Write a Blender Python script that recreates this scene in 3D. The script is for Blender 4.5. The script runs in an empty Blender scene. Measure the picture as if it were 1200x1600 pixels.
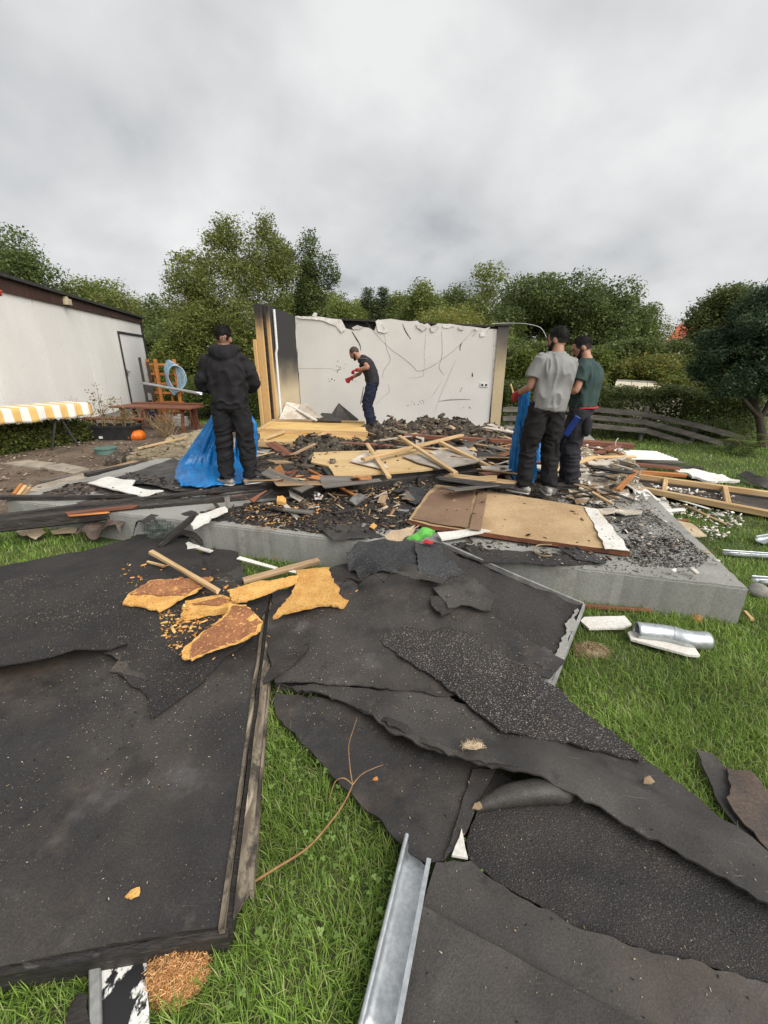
import bpy, bmesh, math, random
import numpy as np
from mathutils import Vector, Matrix, noise as mnoise
from mathutils.geometry import delaunay_2d_cdt
from mathutils.bvhtree import BVHTree

random.seed(11)
RNG = np.random.default_rng(11)
SC = bpy.context.scene
COL = SC.collection
R = math.radians

# ------------------------------------------------------------------ camera
CAM_H, PITCH, FPX = 1.6, R(19.6), 660.0          # eye height, tilt, focal length for a 1200 x 1600 frame
cd = bpy.data.cameras.new('camera')
cam = bpy.data.objects.new('camera', cd)
COL.objects.link(cam)
cam.location = (0, 0, CAM_H)
cam.rotation_euler = (R(90) - PITCH, 0, 0)
cd.sensor_fit = 'VERTICAL'
cd.sensor_height = 24.0
cd.lens = 24.0 * FPX / 1600.0
cd.clip_start = 0.02
cd.clip_end = 500
SC.camera = cam

# ------------------------------------------------------------------ world: overcast daylight
SUN_EL, SUN_AZ = R(42), R(136)                    # azimuth clockwise from +Y: behind the camera, to the right
w = bpy.data.worlds.new('World')
SC.world = w
w.use_nodes = True
nt = w.node_tree
nt.nodes.clear()
def wn(t, **k):
    n = nt.nodes.new(t)
    for a, v in k.items():
        setattr(n, a, v)
    return n
wl = nt.links.new
out = wn('ShaderNodeOutputWorld'); bg = wn('ShaderNodeBackground')
bg.inputs[1].default_value = 0.1
sky = wn('ShaderNodeTexSky', sky_type='NISHITA', sun_disc=False)
sky.sun_elevation = SUN_EL; sky.sun_rotation = SUN_AZ
tc = wn('ShaderNodeTexCoord'); sep = wn('ShaderNodeSeparateXYZ')
wl(tc.outputs['Generated'], sep.inputs[0])
zz = wn('ShaderNodeMath', operation='MAXIMUM'); wl(sep.outputs[2], zz.inputs[0]); zz.inputs[1].default_value = 0.0
za = wn('ShaderNodeMath', operation='ADD'); wl(zz.outputs[0], za.inputs[0]); za.inputs[1].default_value = 0.50
dx = wn('ShaderNodeMath', operation='DIVIDE'); wl(sep.outputs[0], dx.inputs[0]); wl(za.outputs[0], dx.inputs[1])
dy = wn('ShaderNodeMath', operation='DIVIDE'); wl(sep.outputs[1], dy.inputs[0]); wl(za.outputs[0], dy.inputs[1])
cmb = wn('ShaderNodeCombineXYZ'); wl(dx.outputs[0], cmb.inputs[0]); wl(dy.outputs[0], cmb.inputs[1])
mp = wn('ShaderNodeMapping'); wl(cmb.outputs[0], mp.inputs[0])
mp.inputs['Rotation'].default_value = (0, 0, R(-24)); mp.inputs['Scale'].default_value = (1.0, 0.95, 1)
mp.inputs['Location'].default_value = (1.7, 3.1, 0)
n1 = wn('ShaderNodeTexNoise'); n1.inputs['Scale'].default_value = 1.25; n1.inputs['Detail'].default_value = 4
n1.inputs['Roughness'].default_value = 0.5; n1.inputs['Distortion'].default_value = 0.1
n2 = wn('ShaderNodeTexNoise'); n2.inputs['Scale'].default_value = 3.2; n2.inputs['Detail'].default_value = 7
n2.inputs['Roughness'].default_value = 0.52; n2.inputs['Distortion'].default_value = 0.15
wl(mp.outputs[0], n1.inputs[0]); wl(mp.outputs[0], n2.inputs[0])
mx = wn('ShaderNodeMix', data_type='FLOAT'); mx.inputs[0].default_value = 0.36
wl(n1.outputs[0], mx.inputs[2]); wl(n2.outputs[0], mx.inputs[3])
rp = wn('ShaderNodeValToRGB')
e = rp.color_ramp.elements
e[0].position = 0.36; e[0].color = (0.105, 0.111, 0.117, 1)
e[1].position = 0.63; e[1].color = (0.255, 0.255, 0.254, 1)
m = e.new(0.46); m.color = (0.178, 0.181, 0.184, 1)
m = e.new(0.55); m.color = (0.218, 0.219, 0.220, 1)
wl(mx.outputs[0], rp.inputs[0])
sc10 = wn('ShaderNodeVectorMath', operation='SCALE'); sc10.inputs['Scale'].default_value = 10.0
wl(rp.outputs[0], sc10.inputs[0])
mxc = wn('ShaderNodeMix', data_type='RGBA'); mxc.inputs[0].default_value = 0.985
wl(sky.outputs[0], mxc.inputs[6]); wl(sc10.outputs[0], mxc.inputs[7])
wl(mxc.outputs[2], bg.inputs[0]); wl(bg.outputs[0], out.inputs[0])

sl = bpy.data.lights.new('sun', 'SUN')
sl.energy = 1.5; sl.angle = R(60); sl.color = (1.0, 0.965, 0.92)
sun = bpy.data.objects.new('sun', sl); COL.objects.link(sun)
sd = Vector((math.sin(SUN_AZ) * math.cos(SUN_EL), math.cos(SUN_AZ) * math.cos(SUN_EL), math.sin(SUN_EL)))
sun.rotation_euler = sd.to_track_quat('Z', 'Y').to_euler(); sun.location = sd * 40

vs = SC.view_settings
vs.view_transform = 'Standard'; vs.look = 'None'; vs.exposure = 1.75; vs.gamma = 1.0; vs.use_curve_mapping = False
SC.cycles.use_denoising = True
SC.cycles.max_bounces = 6
SC.cycles.transparent_max_bounces = 8

# ------------------------------------------------------------------ measuring: where a spot of the photograph lies in the place
CP, SP = math.cos(PITCH), math.sin(PITCH)
def ray(px, py):
    cx, cy = px - 600.0, py - 800.0
    return cx, FPX * CP - cy * SP, -(cy * CP + FPX * SP)
def G(px, py, z=0.0):                 # on the level z
    x, y, u = ray(px, py)
    s = (z - CAM_H) / u
    return Vector((x * s, y * s, z))
def D(px, py, y):                     # at the distance y in front
    a, f, u = ray(px, py)
    s = y / f
    return Vector((a * s, y, CAM_H + u * s))

# ------------------------------------------------------------------ materials
def M(name, c, c2=None, scale=4.0, rough=0.8, bump=0.2, bscale=60.0, stretch=(1, 1, 1), specks=(), metal=0.0,
      vary=0.12, spec=0.35, detail=4.0, bdist=0.004, trans=0.0, sub=0.0, contrast=(0.35, 0.65), alpha=1.0, coat=0.0, rough2=None):
    m = bpy.data.materials.new(name); m.use_nodes = True
    t = m.node_tree; N = t.nodes; L = t.links.new
    p = N['Principled BSDF']
    tcn = N.new('ShaderNodeTexCoord'); oi = N.new('ShaderNodeObjectInfo')
    mul = N.new('ShaderNodeMath'); mul.operation = 'MULTIPLY'; mul.inputs[1].default_value = 37.0
    L(oi.outputs['Random'], mul.inputs[0])
    add = N.new('ShaderNodeVectorMath'); L(tcn.outputs['Object'], add.inputs[0]); L(mul.outputs[0], add.inputs[1])
    mpn = N.new('ShaderNodeMapping'); mpn.inputs['Scale'].default_value = stretch; L(add.outputs[0], mpn.inputs[0])
    def nz(s, d=4.0, r=0.55, src=None, dist=0.0):
        n = N.new('ShaderNodeTexNoise'); n.inputs['Scale'].default_value = s; n.inputs['Detail'].default_value = d
        n.inputs['Roughness'].default_value = r; n.inputs['Distortion'].default_value = dist
        L((src or mpn).outputs[0], n.inputs[0]); return n
    def mr(src, a, b):
        n = N.new('ShaderNodeMapRange'); n.inputs[1].default_value = a; n.inputs[2].default_value = b
        n.interpolation_type = 'SMOOTHSTEP'; L(src, n.inputs[0]); return n.outputs[0]
    def mix(f, a, b, mode='MIX'):
        n = N.new('ShaderNodeMix'); n.data_type = 'RGBA'; n.blend_type = mode
        if isinstance(f, (int, float)): n.inputs[0].default_value = f
        else: L(f, n.inputs[0])
        for i, v in ((6, a), (7, b)):
            if isinstance(v, tuple): n.inputs[i].default_value = (*v[:3], 1)
            else: L(v, n.inputs[i])
        return n.outputs[2]
    c2 = c2 or tuple(x * 0.7 for x in c)
    big = nz(scale, detail)
    col = mix(mr(big.outputs[0], *contrast), c, c2)
    fine = nz(bscale, 3.0, 0.6)
    col = mix(mr(fine.outputs[0], 0.3, 0.7), mix(0.36 if 'felt' in name else 0.07 if name in ('grey plasterboard wall', 'shed wall paint', 'white door') else 0.22, col, (0, 0, 0)), col)
    for s in specks:                   # (colour, scale, lo, hi[, amount[, raw coordinates]])
        n = nz(s[1], 2.0 if s[1] > 15 else 8.0, 0.5 if s[1] > 15 else 0.66, add if len(s) > 5 and s[5] else None)
        f = mr(n.outputs[0], s[2], s[3])
        if len(s) > 4 and s[4] != 1:
            q = N.new('ShaderNodeMath'); q.operation = 'MULTIPLY'; q.inputs[1].default_value = s[4]; L(f, q.inputs[0]); f = q.outputs[0]
        col = mix(f, col, s[0])
    if name in ('bitumen felt', 'smooth grey felt'):          # scratches dragged over the felt
        for rz_, sx_ in ((0.55, 1.3), (-0.35, 2.0)):
            m2 = N.new('ShaderNodeMapping'); m2.inputs['Rotation'].default_value = (0, 0, rz_); m2.inputs['Scale'].default_value = (sx_, 48, 1); L(add.outputs[0], m2.inputs[0])
            f = mr(nz(3.0, 3.0, 0.6, m2).outputs[0], 0.70, 0.78)
            q = N.new('ShaderNodeMath'); q.operation = 'MULTIPLY'; q.inputs[1].default_value = 0.55; L(f, q.inputs[0]); col = mix(q.outputs[0], col, (0.17, 0.155, 0.14))
    if vary:
        h = N.new('ShaderNodeHueSaturation'); v = N.new('ShaderNodeMapRange')
        v.inputs[3].default_value = 1 - vary; v.inputs[4].default_value = 1 + vary
        L(oi.outputs['Random'], v.inputs[0]); L(v.outputs[0], h.inputs['Value']); L(col, h.inputs['Color']); col = h.outputs[0]
    L(col, p.inputs['Base Color'])
    p.inputs['Roughness'].default_value = rough
    if rough2 is not None:
        q = N.new('ShaderNodeMapRange'); q.inputs[3].default_value = rough; q.inputs[4].default_value = rough2
        q.inputs[1].default_value = 0.35; q.inputs[2].default_value = 0.65
        L(nz(scale * 1.7, 4).outputs[0], q.inputs[0]); L(q.outputs[0], p.inputs['Roughness'])
    p.inputs['Metallic'].default_value = metal
    p.inputs['Specular IOR Level'].default_value = spec
    if trans: p.inputs['Transmission Weight'].default_value = trans
    if coat: p.inputs['Coat Weight'].default_value = coat
    if sub:
        p.inputs['Subsurface Weight'].default_value = sub; p.inputs['Subsurface Radius'].default_value = (0.02, 0.008, 0.005)
    if bump:
        b = N.new('ShaderNodeBump'); b.inputs['Strength'].default_value = bump; b.inputs['Distance'].default_value = bdist
        ad = N.new('ShaderNodeMath'); ad.operation = 'ADD'
        L(fine.outputs[0], ad.inputs[0]); L(big.outputs[0], ad.inputs[1]); L(ad.outputs[0], b.inputs['Height'])
        L(b.outputs[0], p.inputs['Normal'])
    if alpha < 1: p.inputs['Alpha'].default_value = alpha
    return m

def M_attr(name, rough=0.6, transl=0.25, spec=0.3):      # colour comes from each leaf, blade or chip
    m = bpy.data.materials.new(name); m.use_nodes = True
    t = m.node_tree; N = t.nodes; L = t.links.new
    p = N['Principled BSDF']; a = N.new('ShaderNodeAttribute'); a.attribute_name = 'col'
    L(a.outputs[0], p.inputs['Base Color']); p.inputs['Roughness'].default_value = rough
    p.inputs['Specular IOR Level'].default_value = spec
    if transl:
        tr = N.new('ShaderNodeBsdfTranslucent'); L(a.outputs[0], tr.inputs[0])
        ms = N.new('ShaderNodeMixShader'); ms.inputs[0].default_value = transl
        L(p.outputs[0], ms.inputs[1]); L(tr.outputs[0], ms.inputs[2]); L(ms.outputs[0], N['Material Output'].inputs[0])
    return m

DUST = (0.20, 0.16, 0.11)
MT = {}
MT['felt'] = M('bitumen felt', (0.032, 0.0295, 0.0285), (0.058, 0.051, 0.045), 2.6, 0.27, 0.5, 150, rough2=0.85, bdist=0.003,
               specks=[((0.17, 0.155, 0.135), 7.0, 0.62, 0.80, 0.35), ((0.30, 0.25, 0.18), 170, 0.70, 0.76, 0.8), ((0.018, 0.018, 0.018), 11, 0.62, 0.72, 0.6),
                       ((0.13, 0.095, 0.065), 1.6, 0.54, 0.70, 0.5), ((0.10, 0.095, 0.095), 3.4, 0.58, 0.70, 0.45), ((0.012, 0.012, 0.012), 4.3, 0.56, 0.66, 0.5)], vary=.04)
MT['felt_grey'] = M('smooth grey felt', (0.040, 0.037, 0.035), (0.064, 0.058, 0.053), 2.3, 0.33, 0.45, 170, rough2=0.9, bdist=0.003,
               specks=[((0.24, 0.21, 0.17), 150, 0.71, 0.77, 0.8), ((0.022, 0.021, 0.021), 14, 0.66, 0.74, 0.7), ((0.12, 0.09, 0.065), 1.4, 0.58, 0.75, 0.35), ((0.11, 0.105, 0.10), 4.1, 0.58, 0.70, 0.4), ((0.014, 0.014, 0.014), 5.0, 0.57, 0.67, 0.5)])
MT['felt_gran'] = M('granule felt', (0.026, 0.024, 0.024), (0.044, 0.039, 0.036), 3.0, 0.7, 1.0, 190, bdist=0.009,
               specks=[((0.19, 0.17, 0.155), 210, 0.60, 0.72, 0.7), ((0.012, 0.012, 0.012), 120, 0.60, 0.70, 0.7), ((0.16, 0.12, 0.08), 2.0, 0.6, 0.8, 0.3)])
MT['felt_speck'] = M('coarse speckled felt', (0.028, 0.025, 0.025), (0.044, 0.039, 0.036), 3.0, 0.75, 1.0, 150, bdist=0.009,
               specks=[((0.27, 0.245, 0.225), 150, 0.57, 0.68, 0.85), ((0.012, 0.012, 0.012), 90, 0.58, 0.68, 0.7), ((0.16, 0.12, 0.08), 2.0, 0.6, 0.8, 0.3)])
MT['felt_slate'] = M('slate grey granule felt', (0.050, 0.050, 0.052), (0.034, 0.034, 0.035), 3.0, 0.85, 0.9, 170, bdist=0.006,
               specks=[((0.22, 0.22, 0.22), 160, 0.58, 0.69, 0.75), ((0.02, 0.02, 0.022), 150, 0.62, 0.70, 0.7)])
MT['felt_brown'] = M('brown felt backing', (0.105, 0.075, 0.055), (0.060, 0.050, 0.045), 4, 0.85, 0.4, 90,
               specks=[((0.2, 0.17, 0.14), 140, 0.68, 0.75, 0.7)])
MT['concrete'] = M('concrete', (0.30, 0.30, 0.275), (0.225, 0.225, 0.205), 1.6, 0.9, 0.3, 70, vary=0,
               specks=[((0.12, 0.12, 0.105), 1.7, 0.54, 0.72, 0.6), ((0.17, 0.14, 0.11), 110, 0.58, 0.68, 0.5), ((0.13, 0.105, 0.08), 2.6, 0.56, 0.70, 0.55), ((0.40, 0.40, 0.37), 5, 0.62, 0.74, 0.5), ((0.1, 0.1, 0.09), 60, 0.70, 0.76, 0.6)])
MT['paver'] = M('old paving', (0.33, 0.29, 0.23), (0.24, 0.20, 0.155), 5, 0.95, 0.4, 50, specks=[((0.12, 0.09, 0.07), 8, 0.6, 0.75, 0.7)])
MT['soil'] = M('trodden soil', (0.165, 0.12, 0.085), (0.095, 0.066, 0.046), 1.7, 0.95, 1.0, 45, bdist=0.02, vary=0,
               specks=[((0.25, 0.205, 0.15), 22, 0.60, 0.70, 0.7), ((0.04, 0.03, 0.022), 30, 0.62, 0.7, 0.7), ((0.36, 0.32, 0.27), 85, 0.70, 0.76, 0.8)])
MT['lawn'] = M('lawn floor', (0.050, 0.080, 0.020), (0.085, 0.095, 0.035), 2.5, 0.95, 0.8, 60, vary=0, specks=[((0.04, 0.035, 0.02), 14, 0.6, 0.72, 0.6)])
WS = (0.07, 1, 1)
MT['pine'] = M('pale pine', (0.57, 0.40, 0.21), (0.44, 0.28, 0.13), 22, 0.7, 0.25, 70, WS, [((0.24, 0.14, 0.07), 6, 0.66, 0.80, 0.6), ((0.10, 0.07, 0.05), 5, 0.62, 0.78, 0.4, 1)])
MT['pine_old'] = M('weathered pine', (0.38, 0.26, 0.15), (0.22, 0.14, 0.08), 20, 0.8, 0.35, 70, WS, [((0.07, 0.05, 0.04), 5, 0.56, 0.74, 0.7, 1)])
MT['orange_wood'] = M('orange stained wood', (0.50, 0.20, 0.055), (0.34, 0.125, 0.035), 20, 0.65, 0.25, 70, WS, [((0.10, 0.05, 0.03), 6, 0.62, 0.78, 0.6, 1)])
MT['red_wood'] = M('red brown wood', (0.23, 0.085, 0.045), (0.14, 0.055, 0.032), 20, 0.65, 0.25, 70, WS, [((0.05, 0.03, 0.02), 5, 0.58, 0.74, 0.6, 1)])
MT['char'] = M('charred wood', (0.022, 0.020, 0.019), (0.042, 0.035, 0.030), 14, 0.75, 0.8, 55, (0.3, 1, 1),
               [((0.16, 0.075, 0.035), 3.2, 0.63, 0.70, 0.7, 1), ((0.12, 0.11, 0.10), 40, 0.64, 0.74, 0.5)], bdist=0.012, rough2=0.45)
MT['grey_wood'] = M('weathered fence wood', (0.16, 0.145, 0.125), (0.10, 0.09, 0.078), 20, 0.85, 0.4, 60, WS, [((0.06, 0.075, 0.04), 4, 0.6, 0.8, 0.5, 1)])
MT['fibre'] = M('yellow fibreboard core', (0.74, 0.43, 0.13), (0.62, 0.32, 0.085), 12, 0.95, 1.0, 110, specks=[((0.35, 0.15, 0.04), 60, 0.58, 0.7, 0.7), ((0.72, 0.47, 0.19), 90, 0.6, 0.7, 0.7)], bdist=0.01)
MT['fibre_brown'] = M('brown fibreboard face', (0.235, 0.095, 0.045), (0.32, 0.14, 0.06), 9, 0.85, 0.5, 120, specks=[((0.60, 0.32, 0.10), 60, 0.58, 0.68, 0.8), ((0.60, 0.32, 0.10), 9, 0.60, 0.66, 0.8), ((0.09, 0.04, 0.025), 13, 0.6, 0.75, 0.6)])
MT['wool'] = M('rock wool', (0.33, 0.27, 0.17), (0.22, 0.175, 0.11), 9, 1.0, 1.0, 60, specks=[((0.09, 0.075, 0.055), 7, 0.56, 0.72, 0.8), ((0.45, 0.40, 0.30), 40, 0.6, 0.7, 0.6)], bdist=0.02)
MT['wool_burnt'] = M('burnt mineral wool', (0.055, 0.046, 0.038), (0.12, 0.096, 0.070), 11, 1.0, 1.0, 60, specks=[((0.27, 0.22, 0.155), 19, 0.57, 0.70, 0.75), ((0.012, 0.011, 0.01), 14, 0.54, 0.66, 0.95)], bdist=0.03)
MT['osb'] = M('pale plywood', (0.58, 0.42, 0.215), (0.49, 0.335, 0.155), 5, 0.75, 0.25, 80, (0.35, 1, 1), [((0.16, 0.11, 0.07), 9, 0.68, 0.78, 0.6, 1), ((0.10, 0.08, 0.06), 50, 0.70, 0.76, 0.7, 1), ((0.36, 0.24, 0.12), 1.3, 0.58, 0.75, 0.5, 1)])
MT['ply_yellow'] = M('yellow sheathing', (0.66, 0.45, 0.17), (0.52, 0.33, 0.11), 6, 0.75, 0.25, 80, (0.35, 1, 1), [((0.10, 0.075, 0.05), 9, 0.64, 0.76, 0.7, 1), ((0.06, 0.05, 0.04), 40, 0.68, 0.75, 0.8, 1)])
MT['chip'] = M('chipboard face', (0.46, 0.32, 0.175), (0.36, 0.24, 0.125), 3, 0.8, 0.35, 140, specks=[((0.62, 0.49, 0.32), 70, 0.62, 0.72, 0.6), ((0.11, 0.075, 0.05), 80, 0.64, 0.72, 0.7), ((0.20, 0.12, 0.07), 2.2, 0.58, 0.78, 0.6)])
MT['chip_dark'] = M('glue stained chipboard', (0.175, 0.105, 0.065), (0.23, 0.145, 0.09), 4, 0.8, 0.35, 140, specks=[((0.52, 0.40, 0.26), 8, 0.64, 0.72, 0.8), ((0.45, 0.33, 0.2), 90, 0.68, 0.74, 0.7)])
MT['board_white'] = M('white board', (0.74, 0.72, 0.67), (0.64, 0.61, 0.55), 4, 0.55, 0.1, 60, specks=[((0.15, 0.12, 0.10), 55, 0.71, 0.77, 0.8), ((0.42, 0.36, 0.28), 5, 0.62, 0.8, 0.4)])
MT['plaster'] = M('plasterboard', (0.56, 0.51, 0.44), (0.42, 0.36, 0.29), 6, 0.9, 0.25, 60, vary=0.3, specks=[((0.16, 0.12, 0.09), 8, 0.58, 0.74, 0.7), ((0.30, 0.19, 0.10), 30, 0.66, 0.74, 0.7)])
MT['wall_grey'] = M('grey plasterboard wall', (0.60, 0.58, 0.545), (0.56, 0.54, 0.505), 1.2, 0.85, 0.0, 60, vary=0,
               specks=[((0.38, 0.37, 0.35), 0.8, 0.62, 0.85, 0.35), ((0.16, 0.15, 0.14), 60, 0.75, 0.78, 0.7)])
MT['paper_torn'] = M('torn white plaster', (0.75, 0.73, 0.69), (0.60, 0.56, 0.51), 12, 0.9, 0.6, 60, specks=[((0.12, 0.10, 0.09), 12, 0.62, 0.72, 0.8)])
MT['shed_white'] = M('shed wall paint', (0.80, 0.785, 0.745), (0.75, 0.73, 0.69), 1.2, 0.75, 0.04, 50, vary=0.02, stretch=(1, 1, 0.5),
               specks=[((0.38, 0.37, 0.355), 6.0, 0.64, 0.74, 0.35), ((0.50, 0.48, 0.45), 2.2, 0.62, 0.75, 0.3), ((0.34, 0.33, 0.31), 30, 0.68, 0.74, 0.3)])
MT['door_white'] = M('white door', (0.86, 0.85, 0.83), (0.84, 0.83, 0.81), 2, 0.5, 0.03, 60, vary=0)
MT['dark_frame'] = M('dark metal', (0.035, 0.032, 0.032), (0.05, 0.045, 0.042), 6, 0.5, 0.1, 60)
MT['fascia'] = M('dark brown fascia boards', (0.075, 0.036, 0.028), (0.05, 0.026, 0.02), 10, 0.7, 0.3, 60, (1, 1, 0.1))
MT['roof_dark'] = M('roof edge felt', (0.06, 0.058, 0.055), None, 6, 0.85, 0.3, 60)
MT['galv'] = M('galvanised sheet', (0.56, 0.585, 0.60), (0.47, 0.50, 0.52), 14, 0.36, 0.04, 60, metal=0.75, rough2=0.5, vary=0.05, specks=[((0.25, 0.25, 0.24), 9, 0.66, 0.8, 0.4)])
MT['alu'] = M('dull aluminium', (0.40, 0.40, 0.385), (0.29, 0.28, 0.26), 12, 0.5, 0.15, 60, metal=0.5, specks=[((0.10, 0.09, 0.075), 8, 0.56, 0.72, 0.7)])
MT['edge_wood'] = M('rotten edge board', (0.235, 0.195, 0.14), (0.10, 0.080, 0.058), 26, 0.85, 0.8, 90, (1, 0.07, 1), [((0.030, 0.025, 0.022), 7, 0.48, 0.60, 0.9, 1), ((0.42, 0.36, 0.26), 30, 0.60, 0.70, 0.7), ((0.05, 0.04, 0.03), 60, 0.6, 0.7, 0.7)], bdist=0.008)
MT['blue_bag'] = M('blue plastic film', (0.008, 0.17, 0.44), (0.006, 0.11, 0.32), 7, 0.32, 0.35, 26, vary=0.05, spec=0.4, bdist=0.012)
MT['black_cloth'] = M('black cotton', (0.014, 0.013, 0.014), (0.021, 0.020, 0.021), 8, 0.9, 0.3, 300, vary=0.1, spec=0.2)
MT['black_work'] = M('black work trousers', (0.012, 0.012, 0.013), (0.019, 0.018, 0.019), 8, 0.85, 0.3, 300, spec=0.2)
MT['navy_cloth'] = M('navy trousers', (0.012, 0.016, 0.032), (0.018, 0.023, 0.042), 8, 0.9, 0.3, 300, spec=0.2)
MT['char_cloth'] = M('charcoal t-shirt', (0.024, 0.023, 0.026), (0.033, 0.032, 0.035), 8, 0.9, 0.3, 300, spec=0.2)
MT['grey_cloth'] = M('grey t-shirt', (0.215, 0.215, 0.205), (0.245, 0.245, 0.235), 8, 0.95, 0.3, 300, vary=0, spec=0.15)
MT['green_cloth'] = M('dark green t-shirt', (0.040, 0.066, 0.062), (0.052, 0.08, 0.075), 8, 0.95, 0.3, 300, vary=0, spec=0.15)
MT['anth_cloth'] = M('anthracite trousers', (0.022, 0.021, 0.026), (0.032, 0.031, 0.036), 8, 0.9, 0.3, 300, spec=0.2)
MT['skin'] = M('skin', (0.40, 0.215, 0.14), (0.36, 0.18, 0.115), 10, 0.55, 0.05, 80, vary=0.06, sub=0.08)
MT['hair'] = M('black hair', (0.007, 0.006, 0.006), (0.012, 0.010, 0.010), 60, 0.7, 0.3, 160, vary=0, bdist=0.004, spec=0.2)
MT['stubble'] = M('cropped hair', (0.035, 0.025, 0.020), (0.06, 0.042, 0.033), 30, 0.7, 0.3, 200, vary=0.2)
MT['stubble_mid'] = M('short dark hair', (0.018, 0.014, 0.012), (0.028, 0.021, 0.018), 30, 0.7, 0.3, 200, vary=0)
MT['red_glove'] = M('red glove', (0.42, 0.02, 0.028), (0.33, 0.015, 0.02), 10, 0.6, 0.2, 100, vary=0)
MT['shoe_grey'] = M('grey trainer', (0.36, 0.34, 0.31), (0.24, 0.225, 0.205), 16, 0.7, 0.2, 60)
MT['shoe_dark'] = M('dark work shoe', (0.035, 0.033, 0.032), (0.06, 0.055, 0.05), 16, 0.7, 0.2, 60)
MT['sole'] = M('pale sole', (0.55, 0.53, 0.50), None, 8, 0.7, 0.1, 60)
MT['teal_cloth'] = M('teal cloth', (0.015, 0.20, 0.26), None, 8, 0.85, 0.2, 200)
MT['blue_tool'] = M('blue plastic', (0.012, 0.045, 0.24), None, 8, 0.4, 0.05, 60)
MT['bark'] = M('bark', (0.085, 0.066, 0.048), (0.05, 0.039, 0.03), 8, 0.95, 0.8, 30, (1, 1, 0.25), bdist=0.02)
MT['leaf'] = M_attr('leaf', 0.45, 0.42)
MT['blade'] = M_attr('grass blade', 0.5, 0.35, 0.3)
MT['chips'] = M_attr('loose chips', 0.9, 0.0, 0.15)
MT['pumpkin'] = M('pumpkin rind', (0.62, 0.15, 0.012), (0.52, 0.11, 0.01), 5, 0.4, 0.1, 40, vary=0)
MT['stem'] = M('dry stem', (0.30, 0.22, 0.12), (0.2, 0.14, 0.08), 10, 0.8, 0.2, 60)
MT['twig'] = M('brown twig', (0.26, 0.13, 0.055), (0.33, 0.19, 0.08), 20, 0.6, 0.2, 60)
MT['black_plastic'] = M('black plastic', (0.02, 0.02, 0.021), (0.03, 0.03, 0.03), 8, 0.5, 0.1, 60)
MT['green_plastic'] = M('grey green plastic', (0.085, 0.15, 0.125), (0.10, 0.165, 0.14), 8, 0.6, 0.1, 60)
MT['bright_green'] = M('bright green plastic', (0.10, 0.42, 0.05), (0.07, 0.28, 0.04), 12, 0.5, 0.1, 60)
MT['red_plastic'] = M('red plastic', (0.55, 0.02, 0.02), None, 12, 0.5, 0.1, 60)
MT['hose'] = M('pale blue hose', (0.30, 0.42, 0.50), (0.22, 0.33, 0.41), 12, 0.45, 0.1, 60)
MT['white_plastic'] = M('white plastic', (0.74, 0.74, 0.71), (0.66, 0.66, 0.62), 8, 0.45, 0.05, 60)
MT['cream_roof'] = M('cream roof sheet', (0.62, 0.57, 0.43), (0.55, 0.50, 0.37), 3, 0.7, 0.1, 60)
MT['tile_red'] = M('red roof tile', (0.40, 0.10, 0.05), (0.32, 0.075, 0.04), 8, 0.8, 0.3, 40)
MT['steel'] = M('worn steel', (0.28, 0.27, 0.26), (0.17, 0.16, 0.155), 12, 0.45, 0.2, 60, metal=0.6)
MT['stone'] = M('field stone', (0.30, 0.29, 0.26), (0.21, 0.20, 0.18), 10, 0.95, 0.5, 60)
MT['cloth_beige'] = M('beige paper sheet', (0.56, 0.44, 0.30), (0.46, 0.34, 0.22), 6, 0.9, 0.3, 60)
MT['tarp_brown'] = M('brown muddy film', (0.13, 0.095, 0.075), (0.075, 0.058, 0.048), 7, 0.5, 0.5, 40, bdist=0.01)
MT['net'] = M('grey green netting', (0.12, 0.15, 0.13), (0.09, 0.115, 0.10), 8, 0.7, 0.3, 60)
MT['coir'] = M('orange fibre clump', (0.56, 0.29, 0.115), (0.46, 0.21, 0.075), 12, 0.95, 1.0, 110, bdist=0.012)
MT['tar_white'] = M('white paint with tar', (0.74, 0.73, 0.69), (0.70, 0.68, 0.62), 4, 0.45, 0.15, 60, vary=0, stretch=(1, .55, 1), specks=[((0.016, 0.016, 0.017), 11, 0.515, 0.545, 1.0)])
MT['crack'] = M('crack shadow grey', (0.20, 0.19, 0.175), None, 20, 0.95, 0.1, 60)
MT['glass'] = M('dark window glass', (0.25, 0.30, 0.34), None, 4, 0.1, 0, 60, spec=0.6)
MT['lamp'] = M('beige lamp housing', (0.52, 0.44, 0.30), None, 8, 0.5, 0.1, 60)
MT['blossom'] = M('red blossom', (0.62, 0.10, 0.05), None, 8, 0.6, 0.1, 60)

def M_bands(name, a, b, period, axis=0, noise_amt=0.0, thr=0.5, rough=0.8):
    m = bpy.data.materials.new(name); m.use_nodes = True
    t = m.node_tree; N = t.nodes; L = t.links.new; p = N['Principled BSDF']
    tcn = N.new('ShaderNodeTexCoord'); s = N.new('ShaderNodeSeparateXYZ'); L(tcn.outputs['Object'], s.inputs[0])
    q = N.new('ShaderNodeMath'); q.operation = 'DIVIDE'; q.inputs[1].default_value = period; L(s.outputs[axis], q.inputs[0])
    fr = N.new('ShaderNodeMath'); fr.operation = 'FRACT'; L(q.outputs[0], fr.inputs[0])
    g = N.new('ShaderNodeMath'); g.operation = 'GREATER_THAN'; g.inputs[1].default_value = thr; L(fr.outputs[0], g.inputs[0])
    mx_ = N.new('ShaderNodeMix'); mx_.data_type = 'RGBA'; mx_.inputs[6].default_value = (*a, 1); mx_.inputs[7].default_value = (*b, 1)
    L(g.outputs[0], mx_.inputs[0]); L(mx_.outputs[2], p.inputs['Base Color']); p.inputs['Roughness'].default_value = rough
    return m
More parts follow.
